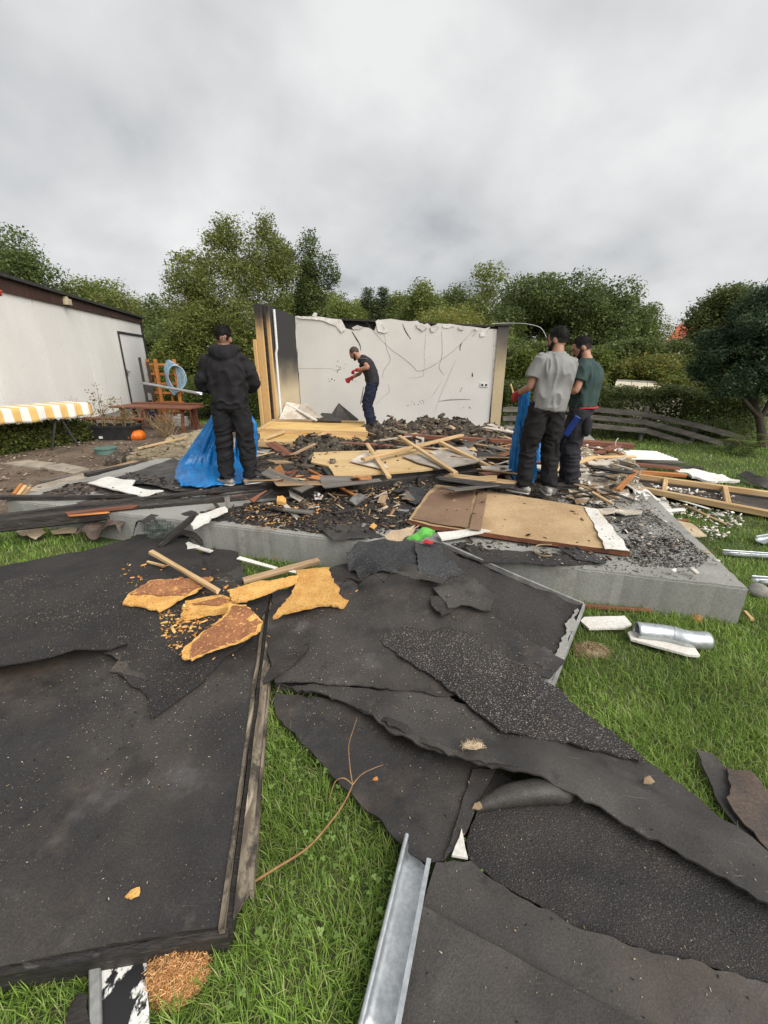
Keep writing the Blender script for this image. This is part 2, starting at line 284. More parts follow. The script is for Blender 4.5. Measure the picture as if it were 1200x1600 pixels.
def M_soot(name, clean, soot, z0, z1, nscale=2.0, namt=0.5):     # soot stain: heavy where the fire ran, thinning below
    m = bpy.data.materials.new(name); m.use_nodes = True
    t = m.node_tree; N = t.nodes; L = t.links.new; p = N['Principled BSDF']
    tcn = N.new('ShaderNodeTexCoord'); s = N.new('ShaderNodeSeparateXYZ'); L(tcn.outputs['Object'], s.inputs[0])
    n = N.new('ShaderNodeTexNoise'); n.inputs['Scale'].default_value = nscale; n.inputs['Detail'].default_value = 6; L(tcn.outputs['Object'], n.inputs[0])
    sb = N.new('ShaderNodeMath'); sb.operation = 'MULTIPLY_ADD'; sb.inputs[1].default_value = namt; L(n.outputs[0], sb.inputs[0]); L(s.outputs[2], sb.inputs[2])
    r = N.new('ShaderNodeMapRange'); r.inputs[1].default_value = z0 + namt / 2; r.inputs[2].default_value = z1 + namt / 2; r.interpolation_type = 'SMOOTHSTEP'
    L(sb.outputs[0], r.inputs[0])
    n2 = N.new('ShaderNodeTexNoise'); n2.inputs['Scale'].default_value = 14; n2.inputs['Detail'].default_value = 5; L(tcn.outputs['Object'], n2.inputs[0])
    c = N.new('ShaderNodeMix'); c.data_type = 'RGBA'; c.inputs[6].default_value = (*clean, 1); c.inputs[7].default_value = (*[x * .75 for x in clean], 1); L(n2.outputs[0], c.inputs[0])
    mx_ = N.new('ShaderNodeMix'); mx_.data_type = 'RGBA'; mx_.inputs[7].default_value = (*soot, 1)
    L(r.outputs[0], mx_.inputs[0]); L(c.outputs[2], mx_.inputs[6]); L(mx_.outputs[2], p.inputs['Base Color']); p.inputs['Roughness'].default_value = 0.85
    b = N.new('ShaderNodeBump'); b.inputs['Strength'].default_value = .3; b.inputs['Distance'].default_value = .005; L(n2.outputs[0], b.inputs['Height']); L(b.outputs[0], p.inputs['Normal'])
    return m
MT['soot_wall'] = M_soot('sooty wall', (0.50, 0.41, 0.27), (0.022, 0.021, 0.021), 0.55, 1.45)
MT['soot_strip'] = M_soot('sooty wall end', (0.50, 0.40, 0.25), (0.07, 0.062, 0.055), 0.95, 1.9, 3.0, 0.6)
MT['soot_pine'] = M_soot('scorched pine', (0.60, 0.38, 0.16), (0.03, 0.025, 0.022), 1.75, 2.3, 3.0, 0.5)
MT['stripes'] = M_bands('striped cloth', (0.66, 0.64, 0.58), (0.60, 0.39, 0.13), 0.25)

# ------------------------------------------------------------------ object helpers
def link(name, me, mat=None, parent=None, loc=None, rot=None):
    o = bpy.data.objects.new(name, me); COL.objects.link(o)
    if mat is not None and me is not None:
        for mm in (mat if isinstance(mat, (list, tuple)) else [mat]):
            me.materials.append(MT[mm] if isinstance(mm, str) else mm)
    if parent is not None: o.parent = parent
    if loc is not None: o.location = loc
    if rot is not None: o.rotation_euler = rot
    return o
def tag(o, label=None, cat=None, group=None, kind=None):
    if label: o['label'] = label
    if cat: o['category'] = cat
    if group: o['group'] = group
    if kind: o['kind'] = kind
    return o
def thing(name, label, cat, loc=(0, 0, 0), rz=0, group=None):
    o = bpy.data.objects.new(name, None); COL.objects.link(o)
    o.location = loc; o.rotation_euler = (0, 0, rz); o.empty_display_size = .1
    return tag(o, label, cat, group)
def mesh_np(name, v, f, cols=None, smooth=False):
    me = bpy.data.meshes.new(name)
    v = np.asarray(v, np.float32); f = np.asarray(f, np.int32); k = f.shape[1]
    me.vertices.add(len(v)); me.vertices.foreach_set('co', v.ravel())
    me.loops.add(f.size); me.loops.foreach_set('vertex_index', f.ravel())
    me.polygons.add(len(f)); me.polygons.foreach_set('loop_start', np.arange(0, f.size, k, dtype=np.int32))
    if smooth: me.polygons.foreach_set('use_smooth', np.ones(len(f), bool))
    me.update(calc_edges=True)
    if cols is not None:
        a = me.color_attributes.new('col', 'FLOAT_COLOR', 'POINT')
        c = np.ones((len(v), 4), np.float32); c[:, :3] = cols
        a.data.foreach_set('color', c.ravel())
    return me

class MB:
    def __init__(s): s.v = []; s.f = []; s.m = []
    def add(s, vs_, fs, mi=0):
        o = len(s.v); s.v += [tuple(p) for p in vs_]; s.f += [tuple(i + o for i in q) for q in fs]; s.m += [mi] * len(fs); return s
    def box(s, c, d, rot=None, jit=0.0, mi=0):
        h = [x / 2 for x in d]; vs_ = []
        for dx_ in (-1, 1):
            for dy_ in (-1, 1):
                for dz_ in (-1, 1):
                    p = Vector((dx_ * h[0], dy_ * h[1], dz_ * h[2]))
                    if jit: p += Vector((random.uniform(-jit, jit), random.uniform(-jit, jit), random.uniform(-jit, jit)))
                    if rot: p = rot @ p
                    vs_.append(p + Vector(c))
        return s.add(vs_, [(0, 1, 3, 2), (4, 6, 7, 5), (0, 4, 5, 1), (2, 3, 7, 6), (0, 2, 6, 4), (1, 5, 7, 3)], mi)
    def bar(s, a, b, w, t, up=(0, 0, 1), mi=0):
        a, b = Vector(a), Vector(b); d = b - a; L_ = d.length; d.normalize()
        sd_ = d.cross(Vector(up)); sd_ = sd_.normalized() if sd_.length > 1e-4 else Vector((1, 0, 0))
        u = sd_.cross(d); rot = Matrix((d, sd_, u)).transposed()
        return s.box((a + b) / 2, (L_, w, t), rot, 0, mi)
    def tube(s, pts, r, n=8, cap=True, mi=0):
        pts = [Vector(p) for p in pts]; rs = r if isinstance(r, (list, tuple)) else [r] * len(pts)
        o = []; ref = Vector((0, 0, 1)); prev = None
        for i, p in enumerate(pts):
            t = (pts[min(i + 1, len(pts) - 1)] - pts[max(i - 1, 0)]).normalized()
            if prev is None:
                ref = Vector((0, 0, 1)) if abs(t.z) < .9 else Vector((1, 0, 0))
                x = t.cross(ref).normalized()
            else:
                x = (prev - t * prev.dot(t)).normalized()
            prev = x; y = t.cross(x)
            o += [p + (x * math.cos(2 * math.pi * k / n) + y * math.sin(2 * math.pi * k / n)) * rs[i] for k in range(n)]
        fs = [(i * n + k, i * n + (k + 1) % n, (i + 1) * n + (k + 1) % n, (i + 1) * n + k) for i in range(len(pts) - 1) for k in range(n)]
        if cap: fs += [tuple(reversed(range(n))), tuple(range((len(pts) - 1) * n, len(pts) * n))]
        return s.add(o, fs, mi)
    def ball(s, c, r, n=10, m=7, mi=0, rot=None):
        r = r if isinstance(r, (tuple, list)) else (r, r, r); vs_ = []; c = Vector(c)
        for i in range(1, m):
            for k in range(n):
                t, p = math.pi * i / m, 2 * math.pi * k / n
                q = Vector((r[0] * math.sin(t) * math.cos(p), r[1] * math.sin(t) * math.sin(p), r[2] * math.cos(t)))
                vs_.append((rot @ q if rot else q) + c)
        tp, bt = Vector((0, 0, r[2])), Vector((0, 0, -r[2]))
        if rot: tp, bt = rot @ tp, rot @ bt
        vs_ += [c + tp, c + bt]; a, b = len(vs_) - 2, len(vs_) - 1
        fs = [(i * n + k, (i + 1) * n + k, (i + 1) * n + (k + 1) % n, i * n + (k + 1) % n) for i in range(m - 2) for k in range(n)]
        fs += [(a, k, (k + 1) % n) for k in range(n)] + [(b, (m - 2) * n + (k + 1) % n, (m - 2) * n + k) for k in range(n)]
        return s.add(vs_, fs, mi)
    def build(s, name, mat, parent=None, origin=None, smooth=None, loc=None, rot=None, bevel=0.0):
        v = s.v
        if origin is not None: v = [(p[0] - origin[0], p[1] - origin[1], p[2] - origin[2]) for p in v]
        me = bpy.data.meshes.new(name); me.from_pydata(v, [], s.f)
        if bevel:
            bm = bmesh.new(); bm.from_mesh(me); bmesh.ops.bevel(bm, geom=bm.edges[:], offset=bevel, segments=1, affect='EDGES', clamp_overlap=True); bm.to_mesh(me); bm.free()
        elif any(s.m): me.polygons.foreach_set('material_index', s.m)
        if smooth is not None:
            me.polygons.foreach_set('use_smooth', [True] * len(me.polygons))
            me.set_sharp_from_angle(angle=R(smooth))
        me.update()
        o = link(name, me, mat, parent, loc if loc is not None else origin, rot)
        return o

def vnoise(p, seed=0):                      # value noise, numpy (N,3) -> (N,), about -1..1
    p = np.asarray(p, float); i = np.floor(p).astype(np.int64); f = p - i; f = f * f * (3 - 2 * f)
    def h(a):
        n = (a[:, 0] * 374761393 + a[:, 1] * 668265263 + a[:, 2] * 2147483647 + seed * 974711) & 0xffffffff
        n = ((n ^ (n >> 13)) * 1274126177) & 0xffffffff
        return ((n ^ (n >> 16)) & 0xffff) / 32767.5 - 1
    r = 0
    for a in (0, 1):
        for b in (0, 1):
            for c in (0, 1):
                wt = (f[:, 0] if a else 1 - f[:, 0]) * (f[:, 1] if b else 1 - f[:, 1]) * (f[:, 2] if c else 1 - f[:, 2])
                r = r + wt * h(i + np.array([a, b, c]))
    return r
def fbm(p, o=4, seed=0, lac=2.03, g=.5):
    p = np.asarray(p, float); s = 0; a = 1
    for k in range(o):
        s = s + a * vnoise(p, seed + k); p = p * lac + 13.7; a *= g
    return s
def inpoly(xy, poly):
    xy = np.asarray(xy, float); poly = np.asarray(poly, float)[:, :2]; x, y = xy[:, 0], xy[:, 1]; c = np.zeros(len(xy), bool); j = len(poly) - 1
    for i in range(len(poly)):
        xi, yi = poly[i]; xj, yj = poly[j]
        if yi != yj: c ^= ((yi > y) != (yj > y)) & (x < (xj - xi) * (y - yi) / (yj - yi) + xi)
        j = i
    return c

CLEAN = set()      # boards that stay clear of loose chips
EXCL = []          # outlines under which no grass grows
FLOORS = []        # objects that loose bits can lie on

def densify(poly, step, jag, seed):
    """boundary of an outline cut into short steps, torn by jag"""
    pts = []; n = len(poly); rnd = random.Random(seed); per = 0
    for i in range(n):
        a, b = np.array(poly[i][:3], float), np.array(poly[(i + 1) % n][:3], float)
        d = np.hypot(*(b - a)[:2]); k = max(1, int(d / step))
        nrm = np.array([-(b - a)[1], (b - a)[0]]) / (d + 1e-9)
        for q in range(k):
            t = q / k; p = a + (b - a) * t
            if jag:
                j = mnoise.noise((per * 9.0, seed * 3.1, 0)) * jag + mnoise.noise((per * 31.0, seed * 1.7, 5)) * jag * .6 + mnoise.noise((per * 80.0, seed * 2.3, 8)) * jag * .45 + rnd.uniform(-1, 1) * jag * .3
                if q == 0: j *= .3
                p[:2] += nrm * j
            pts.append(p); per += d / k
    return np.array(pts)

def tri_fill(b2, step, seed=0):
    """triangles over an outline: boundary points first, then a jittered grid inside"""
    b2 = np.asarray(b2, float); lo, hi = b2.min(0), b2.max(0)
    rg = np.random.default_rng(seed)
    gx, gy = np.meshgrid(np.arange(lo[0], hi[0], step), np.arange(lo[1], hi[1], step))
    g = np.stack([gx.ravel(), gy.ravel()], 1); g = g + rg.uniform(-.25, .25, g.shape) * step
    if len(g):
        g = g[inpoly(g, b2)]
    if len(g):
        d = np.min(np.hypot(g[:, None, 0] - b2[None, :, 0], g[:, None, 1] - b2[None, :, 1]), 1) if len(g) * len(b2) < 4e7 else np.full(len(g), 9.)
        g = g[d > step * .5]
    allp = np.vstack([b2, g]) if len(g) else b2
    nb = len(b2)
    r = delaunay_2d_cdt([Vector(p) for p in allp], [], [list(range(nb))], 1, 1e-6)
    vv = np.array([[p[0], p[1]] for p in r[0]]); ff = [list(q) for q in r[2]]
    return vv, ff

def solid(vv, ff, top, thick, name, mat, side=None, normal=None):
    """top surface (N,3) + copy below by thick + rim; top material 0, rim and underside 1 when a second one is given"""
    n = len(top); nrm = np.array([0, 0, 1.]) if normal is None else np.asarray(normal, float)
    bot = top - nrm * thick
    cnt = {}
    for q in ff:
        for i in range(3):
            e_ = (q[i], q[(i + 1) % 3]); cnt[e_] = 1
    rim = [e_ for e_ in cnt if (e_[1], e_[0]) not in cnt]
    f = [tuple(q) for q in ff] + [tuple(n + i for i in reversed(q)) for q in ff]
    k = len(f)
    f += [(a, n + a, n + b, b) for a, b in rim]
    me = bpy.data.meshes.new(name); me.from_pydata([tuple(p) for p in np.vstack([top, bot])], [], f)
    if side is not None:
        mi = np.zeros(len(f), np.int32); mi[len(ff):] = 1; me.polygons.foreach_set('material_index', mi)
    me.polygons.foreach_set('use_smooth', [True] * len(f)); me.set_sharp_from_angle(angle=R(38)); me.update()
    return me

SEED = [100]
def sheet(name, pts, mat, label=None, cat='roofing felt', thick=.006, jag=.02, und=.008, step=.06, ctrl=(), side=None, uscale=2.2,
          rough=0.0, rscale=14, parent=None, group=None, kind=None, excl=True, floor=True, px=True, power=3.0, lift=0.0, zrel=0.0, useed=0, fold=()):
    """a sheet lying on the place: corners (x, y, height); heights run smoothly between corners and the extra spots in ctrl"""
    SEED[0] += 1; sd_ = SEED[0]
    W = [np.array(G(p[0], p[1], p[2] + zrel)) if px else np.array(p, float) for p in pts]
    C = [np.array(G(p[0], p[1], p[2] + zrel)) if px else np.array(p, float) for p in ctrl]
    W = [x for x in W]
    # orientation
    ar = sum(W[i][0] * W[(i + 1) % len(W)][1] - W[(i + 1) % len(W)][0] * W[i][1] for i in range(len(W)))
    if ar < 0: W = W[::-1]
    if str(mat).startswith('felt') and parent is None and step <= .06 and px: step = min(step, .034 if max(p[1] for p in W) < 3.6 else .06)
    b = densify(W, min(step * .7, .026 if max(p[1] for p in W) < 3.2 and step < .09 else 9) , jag, sd_)
    vv, ff = tri_fill(b[:, :2], step, sd_)
    K = np.array([list(p) for p in densify(W, .25, 0, sd_)] + [list(p) for p in C])
    if len(C): wts = np.array([1.] * (len(K) - len(C)) + [4.] * len(C))
    else: wts = np.ones(len(K))
    d = np.hypot(vv[:, None, 0] - K[None, :, 0], vv[:, None, 1] - K[None, :, 1]) + .02
    wt = wts[None] / d ** power
    z = (wt * K[None, :, 2]).sum(1) / wt.sum(1)
    p3 = np.column_stack([vv * uscale, np.full(len(vv), useed * 7.3)])
    z = z + und * fbm(p3, 3, 5) + lift
    for (ax, ay, bx, by, wd, hgt) in fold:           # ridges and creases: from a to b, width, height
        A, B = np.array(G(ax, ay, .05))[:2], np.array(G(bx, by, .05))[:2]
        t = np.clip(((vv - A) @ (B - A)) / ((B - A) @ (B - A)), 0, 1); dd = np.hypot(*(vv - A - t[:, None] * (B - A)).T)
        z = z + hgt * np.exp(-(dd / wd) ** 2)
    if str(mat).startswith('felt') and (parent is None or name == 'felt_cover') and step <= .06:      # creases, ripples and blisters of old felt
        rc_ = random.Random(sd_); lo_, hi_ = vv.min(0), vv.max(0); sz = float(np.hypot(*(hi_ - lo_)))
        for _ in range(int(4 + 10 * min(sz, 2.5))):
            A = np.array([rc_.uniform(lo_[0], hi_[0]), rc_.uniform(lo_[1], hi_[1])]); an = rc_.uniform(-.6, .6) + rc_.choice((0, .6, 2.4)); B = A + np.array([math.cos(an), math.sin(an)]) * rc_.uniform(.1, .45) * max(sz, .4)
            t = np.clip(((vv - A) @ (B - A)) / ((B - A) @ (B - A)), 0, 1); wb = .02 * vnoise(np.column_stack([vv * 5, np.full(len(vv), sd_ + _)]), 2); dd = np.abs(np.hypot(*(vv - A - t[:, None] * (B - A)).T) + wb)
            z = z + rc_.choice((1, 1, -.6)) * rc_.uniform(.004, .013) * np.exp(-(dd / rc_.uniform(.012, .03)) ** 2) * np.sin(np.pi * np.clip(t, .02, .98))
        z = z + .0034 * fbm(np.column_stack([vv * 11, np.full(len(vv), sd_ * 1.0)]), 3, 6)
    if rough: z = z + rough * np.abs(fbm(np.column_stack([vv * rscale, np.full(len(vv), sd_)]), 4, 3)) + rough * .8 * fbm(np.column_stack([vv * rscale * .35, np.full(len(vv), sd_)]), 2, 9)
    c = np.array([b[:, 0].mean(), b[:, 1].mean(), float(np.min(z))])
    top = np.column_stack([vv, z]) - c
    me = solid(vv, ff, top, thick, name, mat, side)
    o = link(name, me, [mat, side] if side else mat, parent, None)
    o.location = c if parent is None else Vector(c) - parent.location
    if parent is None or label: tag(o, label, cat if parent is None else None, group, kind)
    if excl: EXCL.append(b[:, :2])
    if floor: FLOORS.append(o)
    if mat in ('fibre', 'fibre_brown', 'board_white', 'chip', 'chip_dark', 'osb', 'ply_yellow', 'plaster', 'cloth_beige', 'tar_white', 'paver', 'cream_roof', 'bright_green', 'red_plastic'): CLEAN.add(o.name)
    return o

def plank(name, a, b, wdt, th, mat, label=None, cat='plank', group=None, parent=None, roll=0.0, jit=.004, px=True, split=0.0):
    """a straight timber from a to b (px, py, height of its middle), grain along it"""
    A = G(*a) if px else Vector(a); B = G(*b) if px else Vector(b)
    d = B - A; L_ = d.length; x = d.normalized(); y = Vector((0, 0, 1)).cross(x); y.normalize(); z = x.cross(y)
    rot = Matrix((x, y, z)).transposed() @ Matrix.Rotation(roll, 3, 'X')
    me = bpy.data.meshes.new(name); bm = bmesh.new(); nseg = max(1, int(L_ / .35)) if split else 1
    rows = []
    for i in range(nseg + 1):
        t = -L_ / 2 + L_ * i / nseg; row = []
        for (sy, sz) in ((-1, -1), (1, -1), (1, 1), (-1, 1)):
            e_ = random.uniform(-1, 1) * (split if i in (0, nseg) else 0)
            row.append(bm.verts.new((t + e_, sy * wdt / 2 + random.uniform(-jit, jit), sz * th / 2 + random.uniform(-jit, jit))))
        rows.append(row)
    for i in range(nseg):
        for k in range(4):
            bm.faces.new((rows[i][k], rows[i][(k + 1) % 4], rows[i + 1][(k + 1) % 4], rows[i + 1][k]))
    bm.faces.new(rows[0][::-1]); bm.faces.new(rows[-1])
    bm.normal_update()
    bmesh.ops.recalc_face_normals(bm, faces=bm.faces[:])
    if min(wdt, th) > .012: bmesh.ops.bevel(bm, geom=[e_ for e_ in bm.edges if abs((e_.verts[0].co - e_.verts[1].co).normalized().x) > .7], offset=min(wdt, th) * .12, segments=1, affect='EDGES')
    bm.to_mesh(me); bm.free()
    o = link(name, me, mat, parent)
    mw = Matrix.Translation((A + B) / 2) @ rot.to_4x4()
    o.matrix_world = mw
    if parent is not None: o.matrix_world = Matrix.Translation(-parent.location) @ mw
    if parent is None or label: tag(o, label, cat if parent is None else None, group)
    return o

def flat_plate(name, poly, th, mat, frame, jag=0.0, step=.08, side=None, parent=None, warp=0.0, label=None, cat=None, group=None, floor=False):
    """a plate cut to an outline (u, v) in a plane: frame = (origin, u axis, v axis); thickness goes behind the face"""
    SEED[0] += 1
    O, U, V = [Vector(q) for q in frame]; Nn = U.cross(V).normalized()
    P_ = [(p[0], p[1], 0) for p in poly]
    ar = sum(P_[i][0] * P_[(i + 1) % len(P_)][1] - P_[(i + 1) % len(P_)][0] * P_[i][1] for i in range(len(P_)))
    if ar < 0: P_ = P_[::-1]
    b = densify(P_, step, jag, SEED[0]); vv, ff = tri_fill(b[:, :2], step * 1.5, SEED[0])
    top = np.array([list(U * p[0] + V * p[1]) for p in vv])
    if warp: top = top + np.array(Nn)[None] * (warp * fbm(np.column_stack([vv * 2.2, np.full(len(vv), SEED[0])]), 3))[:, None]
    me = solid(vv, ff, top, th, name, mat, side, normal=Nn)
    o = link(name, me, [mat, side] if side else mat, parent)
    o.location = O if parent is None else O - parent.location
    if parent is None or label: tag(o, label, cat, group)
    if floor: FLOORS.append(o)
    return o

def chips(name, label, cat, areas, n, smin, smax, cols, thin=.18, kind='stuff', long=1.0, seed=1, zoff=.002, drop=True, parent=None, clean=.03):
    """loose flakes: small tilted slabs lying on whatever is below them"""
    rg = np.random.default_rng(seed); P_ = []
    tot = sum(a[1] for a in areas)
    for poly, wgt in areas:
        w2 = np.array([list(G(q[0], q[1], q[2] if len(q) > 2 else 0)) for q in poly]); k = int(n * wgt / tot); lo, hi = w2[:, :2].min(0), w2[:, :2].max(0); got = np.zeros((0, 3)); zc = w2[:, 2].mean()
        while len(got) < k:
            q = rg.uniform(lo, hi, (k * 3, 2)); q = q[inpoly(q, w2)]
            cl = fbm(np.column_stack([q * 3.1, np.full(len(q), seed)]), 3, seed); q = q[cl > rg.uniform(-.9, .5, len(q))]
            got = np.vstack([got, np.column_stack([q, np.full(len(q), zc)])])
        P_.append(got[:k])
    P_ = np.vstack(P_)
    if drop:
        t = tree_of_floors()
        keep = np.ones(len(P_), bool)
        for i in range(len(P_)):
            h = t[0].ray_cast(Vector((P_[i, 0], P_[i, 1], 3)), Vector((0, 0, -1)))
            P_[i, 2] = h[0].z if h[0] is not None else 0.0
            if h[0] is not None and t[1][h[2]] in CLEAN and rg.random() > clean: keep[i] = False
        P_ = P_[keep]
    N_ = len(P_); s = rg.uniform(0, 1, N_) ** 2.5 * (smax - smin) + smin
    L_ = s * rg.uniform(1, 1 + long, N_); W_ = s * rg.uniform(.35, 1, N_); H_ = np.maximum(s * thin * rg.uniform(.5, 1.5, N_), .0015)
    a = rg.uniform(0, 2 * np.pi, N_); ti = rg.normal(0, .22, N_); tj = rg.normal(0, .22, N_)
    ex = np.column_stack([np.cos(a) * np.cos(ti), np.sin(a) * np.cos(ti), np.sin(ti)])
    ey = np.column_stack([-np.sin(a), np.cos(a), tj]); ey /= np.linalg.norm(ey, axis=1)[:, None]
    ez = np.cross(ex, ey)
    base = P_ + np.column_stack([np.zeros(N_), np.zeros(N_), H_ / 2 + np.abs(np.sin(ti)) * L_ / 2 * .8 + zoff])
    cs = [(-1, -1, -1), (1, -1, -1), (1, 1, -1), (-1, 1, -1), (-1, -1, 1), (1, -1, 1), (1, 1, 1), (-1, 1, 1)]
    V_ = np.stack([base + ex * (c[0] * L_ / 2 * rg.uniform(.6, 1.1, N_))[:, None] + ey * (c[1] * W_ / 2 * rg.uniform(.5, 1.15, N_))[:, None] + ez * (c[2] * H_ / 2)[:, None] for c in cs], 1).reshape(-1, 3)
    fs = np.array([(0, 3, 2, 1), (4, 5, 6, 7), (0, 1, 5, 4), (1, 2, 6, 5), (2, 3, 7, 6), (3, 0, 4, 7)])
    F_ = (np.arange(N_)[:, None, None] * 8 + fs[None]).reshape(-1, 4)
    cc = np.array(cols)[rg.integers(0, len(cols), N_)] * rg.uniform(.7, 1.25, N_)[:, None]
    me = mesh_np(name, V_, F_, np.repeat(cc, 8, 0))
    o = link(name, me, 'chips', parent)
    return tag(o, label, cat if parent is None else None, None, kind)

def tree_of_floors():
    vs_, fs, own = [], [], []
    bpy.context.view_layer.update()
    for o in FLOORS:
        mw = o.matrix_world; k = len(vs_); vs_ += [mw @ v.co for v in o.data.vertices]; fs += [tuple(i + k for i in p.vertices) for p in o.data.polygons]; own += [o.name] * len(o.data.polygons)
    return BVHTree.FromPolygons(vs_, fs), own

def smooth_path(pts, k=6):
    pts = [Vector(p) for p in pts]; o = []
    for i in range(len(pts) - 1):
        p0, p1, p2, p3 = pts[max(i - 1, 0)], pts[i], pts[i + 1], pts[min(i + 2, len(pts) - 1)]
        for j in range(k):
            t = j / k
            o.append(.5 * ((2 * p1) + (p2 - p0) * t + (2 * p0 - 5 * p1 + 4 * p2 - p3) * t * t + (-p0 + 3 * p1 - 3 * p2 + p3) * t ** 3))
    return o + [pts[-1]]

# ================================================================== THE SETTING
SLAB = .26
SR, SU, SV = Vector((2.29, 2.33, 0)), Vector((-.960, .280, 0)), Vector((.280, .960, 0))
def slabpt(u, v, z=0): return SR + SU * u + SV * v + Vector((0, 0, z))
SLAB_POLY = [slabpt(0, 0), slabpt(0, 6.9), slabpt(6.45, 6.9), slabpt(6.45, 0)]
EXCL.append(np.array([[p.x, p.y] for p in SLAB_POLY]))

# lawn ground to the horizon, with faint swells
xs = np.concatenate([np.linspace(-160, -14, 14), np.linspace(-12, 14, 80), np.linspace(16, 160, 14)])
ys = np.concatenate([np.linspace(-30, -2, 8), np.linspace(-1, 18, 60), np.linspace(20, 260, 18)])
gx, gy = np.meshgrid(xs, ys); gp = np.column_stack([gx.ravel(), gy.ravel(), np.zeros(gx.size)])
gp[:, 2] = -.012 + .012 * fbm(gp * .8, 2, 2)
nx, ny = len(xs), len(ys)
gf = [(j * nx + i, j * nx + i + 1, (j + 1) * nx + i + 1, (j + 1) * nx + i) for j in range(ny - 1) for i in range(nx - 1)]
ground = tag(link('ground', mesh_np('ground', gp, gf, smooth=True), 'lawn'), 'mown garden lawn', None, None, 'structure')
FLOORS.append(ground)

# bare trodden soil in front of the white shed
soil = sheet('soil', [(-2.95, 5.0, .01), (-3.6, 3.95, .008), (-4.6, 4.1, .008), (-7.5, 5.4, .012), (-12.5, 6.5, .02), (-12.5, 14.2, .05), (-6.7, 14.0, .05), (-5.2, 11.6, .04), (-3.6, 10.2, .03), (-2.6, 9.0, .02)],
             'soil', 'bare trodden soil in front of the white shed', px=False, thick=.06, jag=.15, und=.02, step=.16, rough=.018, rscale=5, kind='structure', lift=.012)
soil.pop('category', None)

# concrete foundation slab
bm = bmesh.new(); NU, NV = 110, 110
grid = [[bm.verts.new(slabpt(6.45 * i / NU, 6.9 * j / NV, SLAB + .004 * mnoise.noise((i * .15, j * .15, 0)) - (.010 * max(0, mnoise.noise((i * .9, j * .9, 4))) if i in (0, NU) or j in (0, NV) else 0)) + (SV * (.008 * mnoise.noise((i * .8, 0, 7))) if j == 0 else SU * (.008 * mnoise.noise((j * .8, 0, 9))) if i == 0 else Vector((0, 0, 0)))) for j in range(NV + 1)] for i in range(NU + 1)]
for i in range(NU):
    for j in range(NV): bm.faces.new((grid[i][j], grid[i][j + 1], grid[i + 1][j + 1], grid[i + 1][j]))
bd = [e for e in bm.edges if e.is_boundary]
r = bmesh.ops.extrude_edge_only(bm, edges=bd)
low = [g for g in r['geom'] if isinstance(g, bmesh.types.BMVert)]
for v in low: v.co.z = -.08
bmesh.ops.recalc_face_normals(bm, faces=bm.faces[:])
top_e = [e for e in bm.edges if len(e.link_faces) == 2 and abs(e.link_faces[0].normal.dot(e.link_faces[1].normal)) < .5]
bmesh.ops.bevel(bm, geom=top_e, offset=.012, segments=2, affect='EDGES')
me = bpy.data.meshes.new('concrete_slab'); bm.to_mesh(me); bm.free()
slab = tag(link('concrete_slab', me, 'concrete'), 'concrete foundation slab under the burnt hut', None, None, 'structure')
FLOORS.append(slab)

# ================================================================== ROOFING FELT AND PANELS IN FRONT
# --- the big roof element on the left
LP = Vector((-.46, .73, 0)); L1 = Vector((-.187, .982, 0)); L2 = Vector((-.990, -.14, 0))
rp_ = thing('roof_panel', 'thick dark felted roof element at the left with pale rotten edge boards', 'roof panel', (LP.x, LP.y, 0))
def lp(a, b, z): p = LP + L1 * a + L2 * b; return (p.x, p.y, z)
sheet('felt_cover', [lp(0, 0, .105), lp(0, .9, .09), lp(.02, 2.7, .10), lp(1.95, 2.7, .105), lp(1.9, 0, .105)], 'felt', px=False, thick=.055, jag=.004, und=.006, parent=rp_, step=.036, ctrl=[lp(.6, .6, .10)], side='char', fold=[(296, 1450, 398, 985, .010, .005), (318, 1450, 404, 985, .012, -.004), (0, 1462, 330, 1412, .010, .004)])
for t in (.12, .5, 1.1, 1.6): pass
def strip(name, pts, mat, parent, th=.012, label=None):   # ribbon of quads between two rows of points
    a, b = pts; n = len(a); vs_ = [Vector(p) - parent.location for p in a] + [Vector(p) - parent.location for p in b]
    lo = [v - Vector((0, 0, th)) for v in vs_]; k = len(vs_)
    fs = [(i, i + 1, n + i + 1, n + i) for i in range(n - 1)] + [(k + n + i, k + n + i + 1, k + i + 1, k + i) for i in range(n - 1)]
    fs += [(k + i, k + i + 1, i + 1, i) for i in range(n - 1)] + [(n + i, n + i + 1, k + n + i + 1, k + n + i) for i in range(n - 1)]
    fs += [(0, n, k + n, k), (k - 1, n - 1, k + n - 1, 2 * k - 1)]
    me_ = bpy.data.meshes.new(name); me_.from_pydata([tuple(v) for v in vs_ + lo], [], fs); me_.update()
    o = link(name, me_, mat, parent)
    bm_ = bmesh.new(); bm_.from_mesh(me_); bmesh.ops.recalc_face_normals(bm_, faces=bm_.faces[:]); bm_.to_mesh(me_); bm_.free()
    if label: o['label'] = label
    return o
def wob(i, k, s): return mnoise.noise((i * .9, k * 3.3, s)) * .006
A = [[lp(1.92 * i / 12 - .01, o_ + wob(i, j, 1), z + wob(i, j, 7)) for i in range(13)] for j, (o_, z) in enumerate(((.004, .112), (-.010, .112)))]
strip('edge_trim', A, 'edge_wood', rp_, .03, 'pale rotten timber edge')
A = [[lp(1.92 * i / 12 + .0, o_ + wob(i, j, 2), z) for i in range(13)] for j, (o_, z) in enumerate(((-.012, .085), (-.028, .085)))]
strip('groove', A, 'char', rp_, .06)
A = [[lp(1.92 * i / 12 + (0.02 if j == 0 else .10), o_ + wob(i, j, 3), z + wob(i, j, 4)) for i in range(13)] for j, (o_, z) in enumerate(((-.030, .098), (-.062, .062)))]
strip('edge_board', A, 'edge_wood', rp_, .02, 'grey brown weathered edge board')
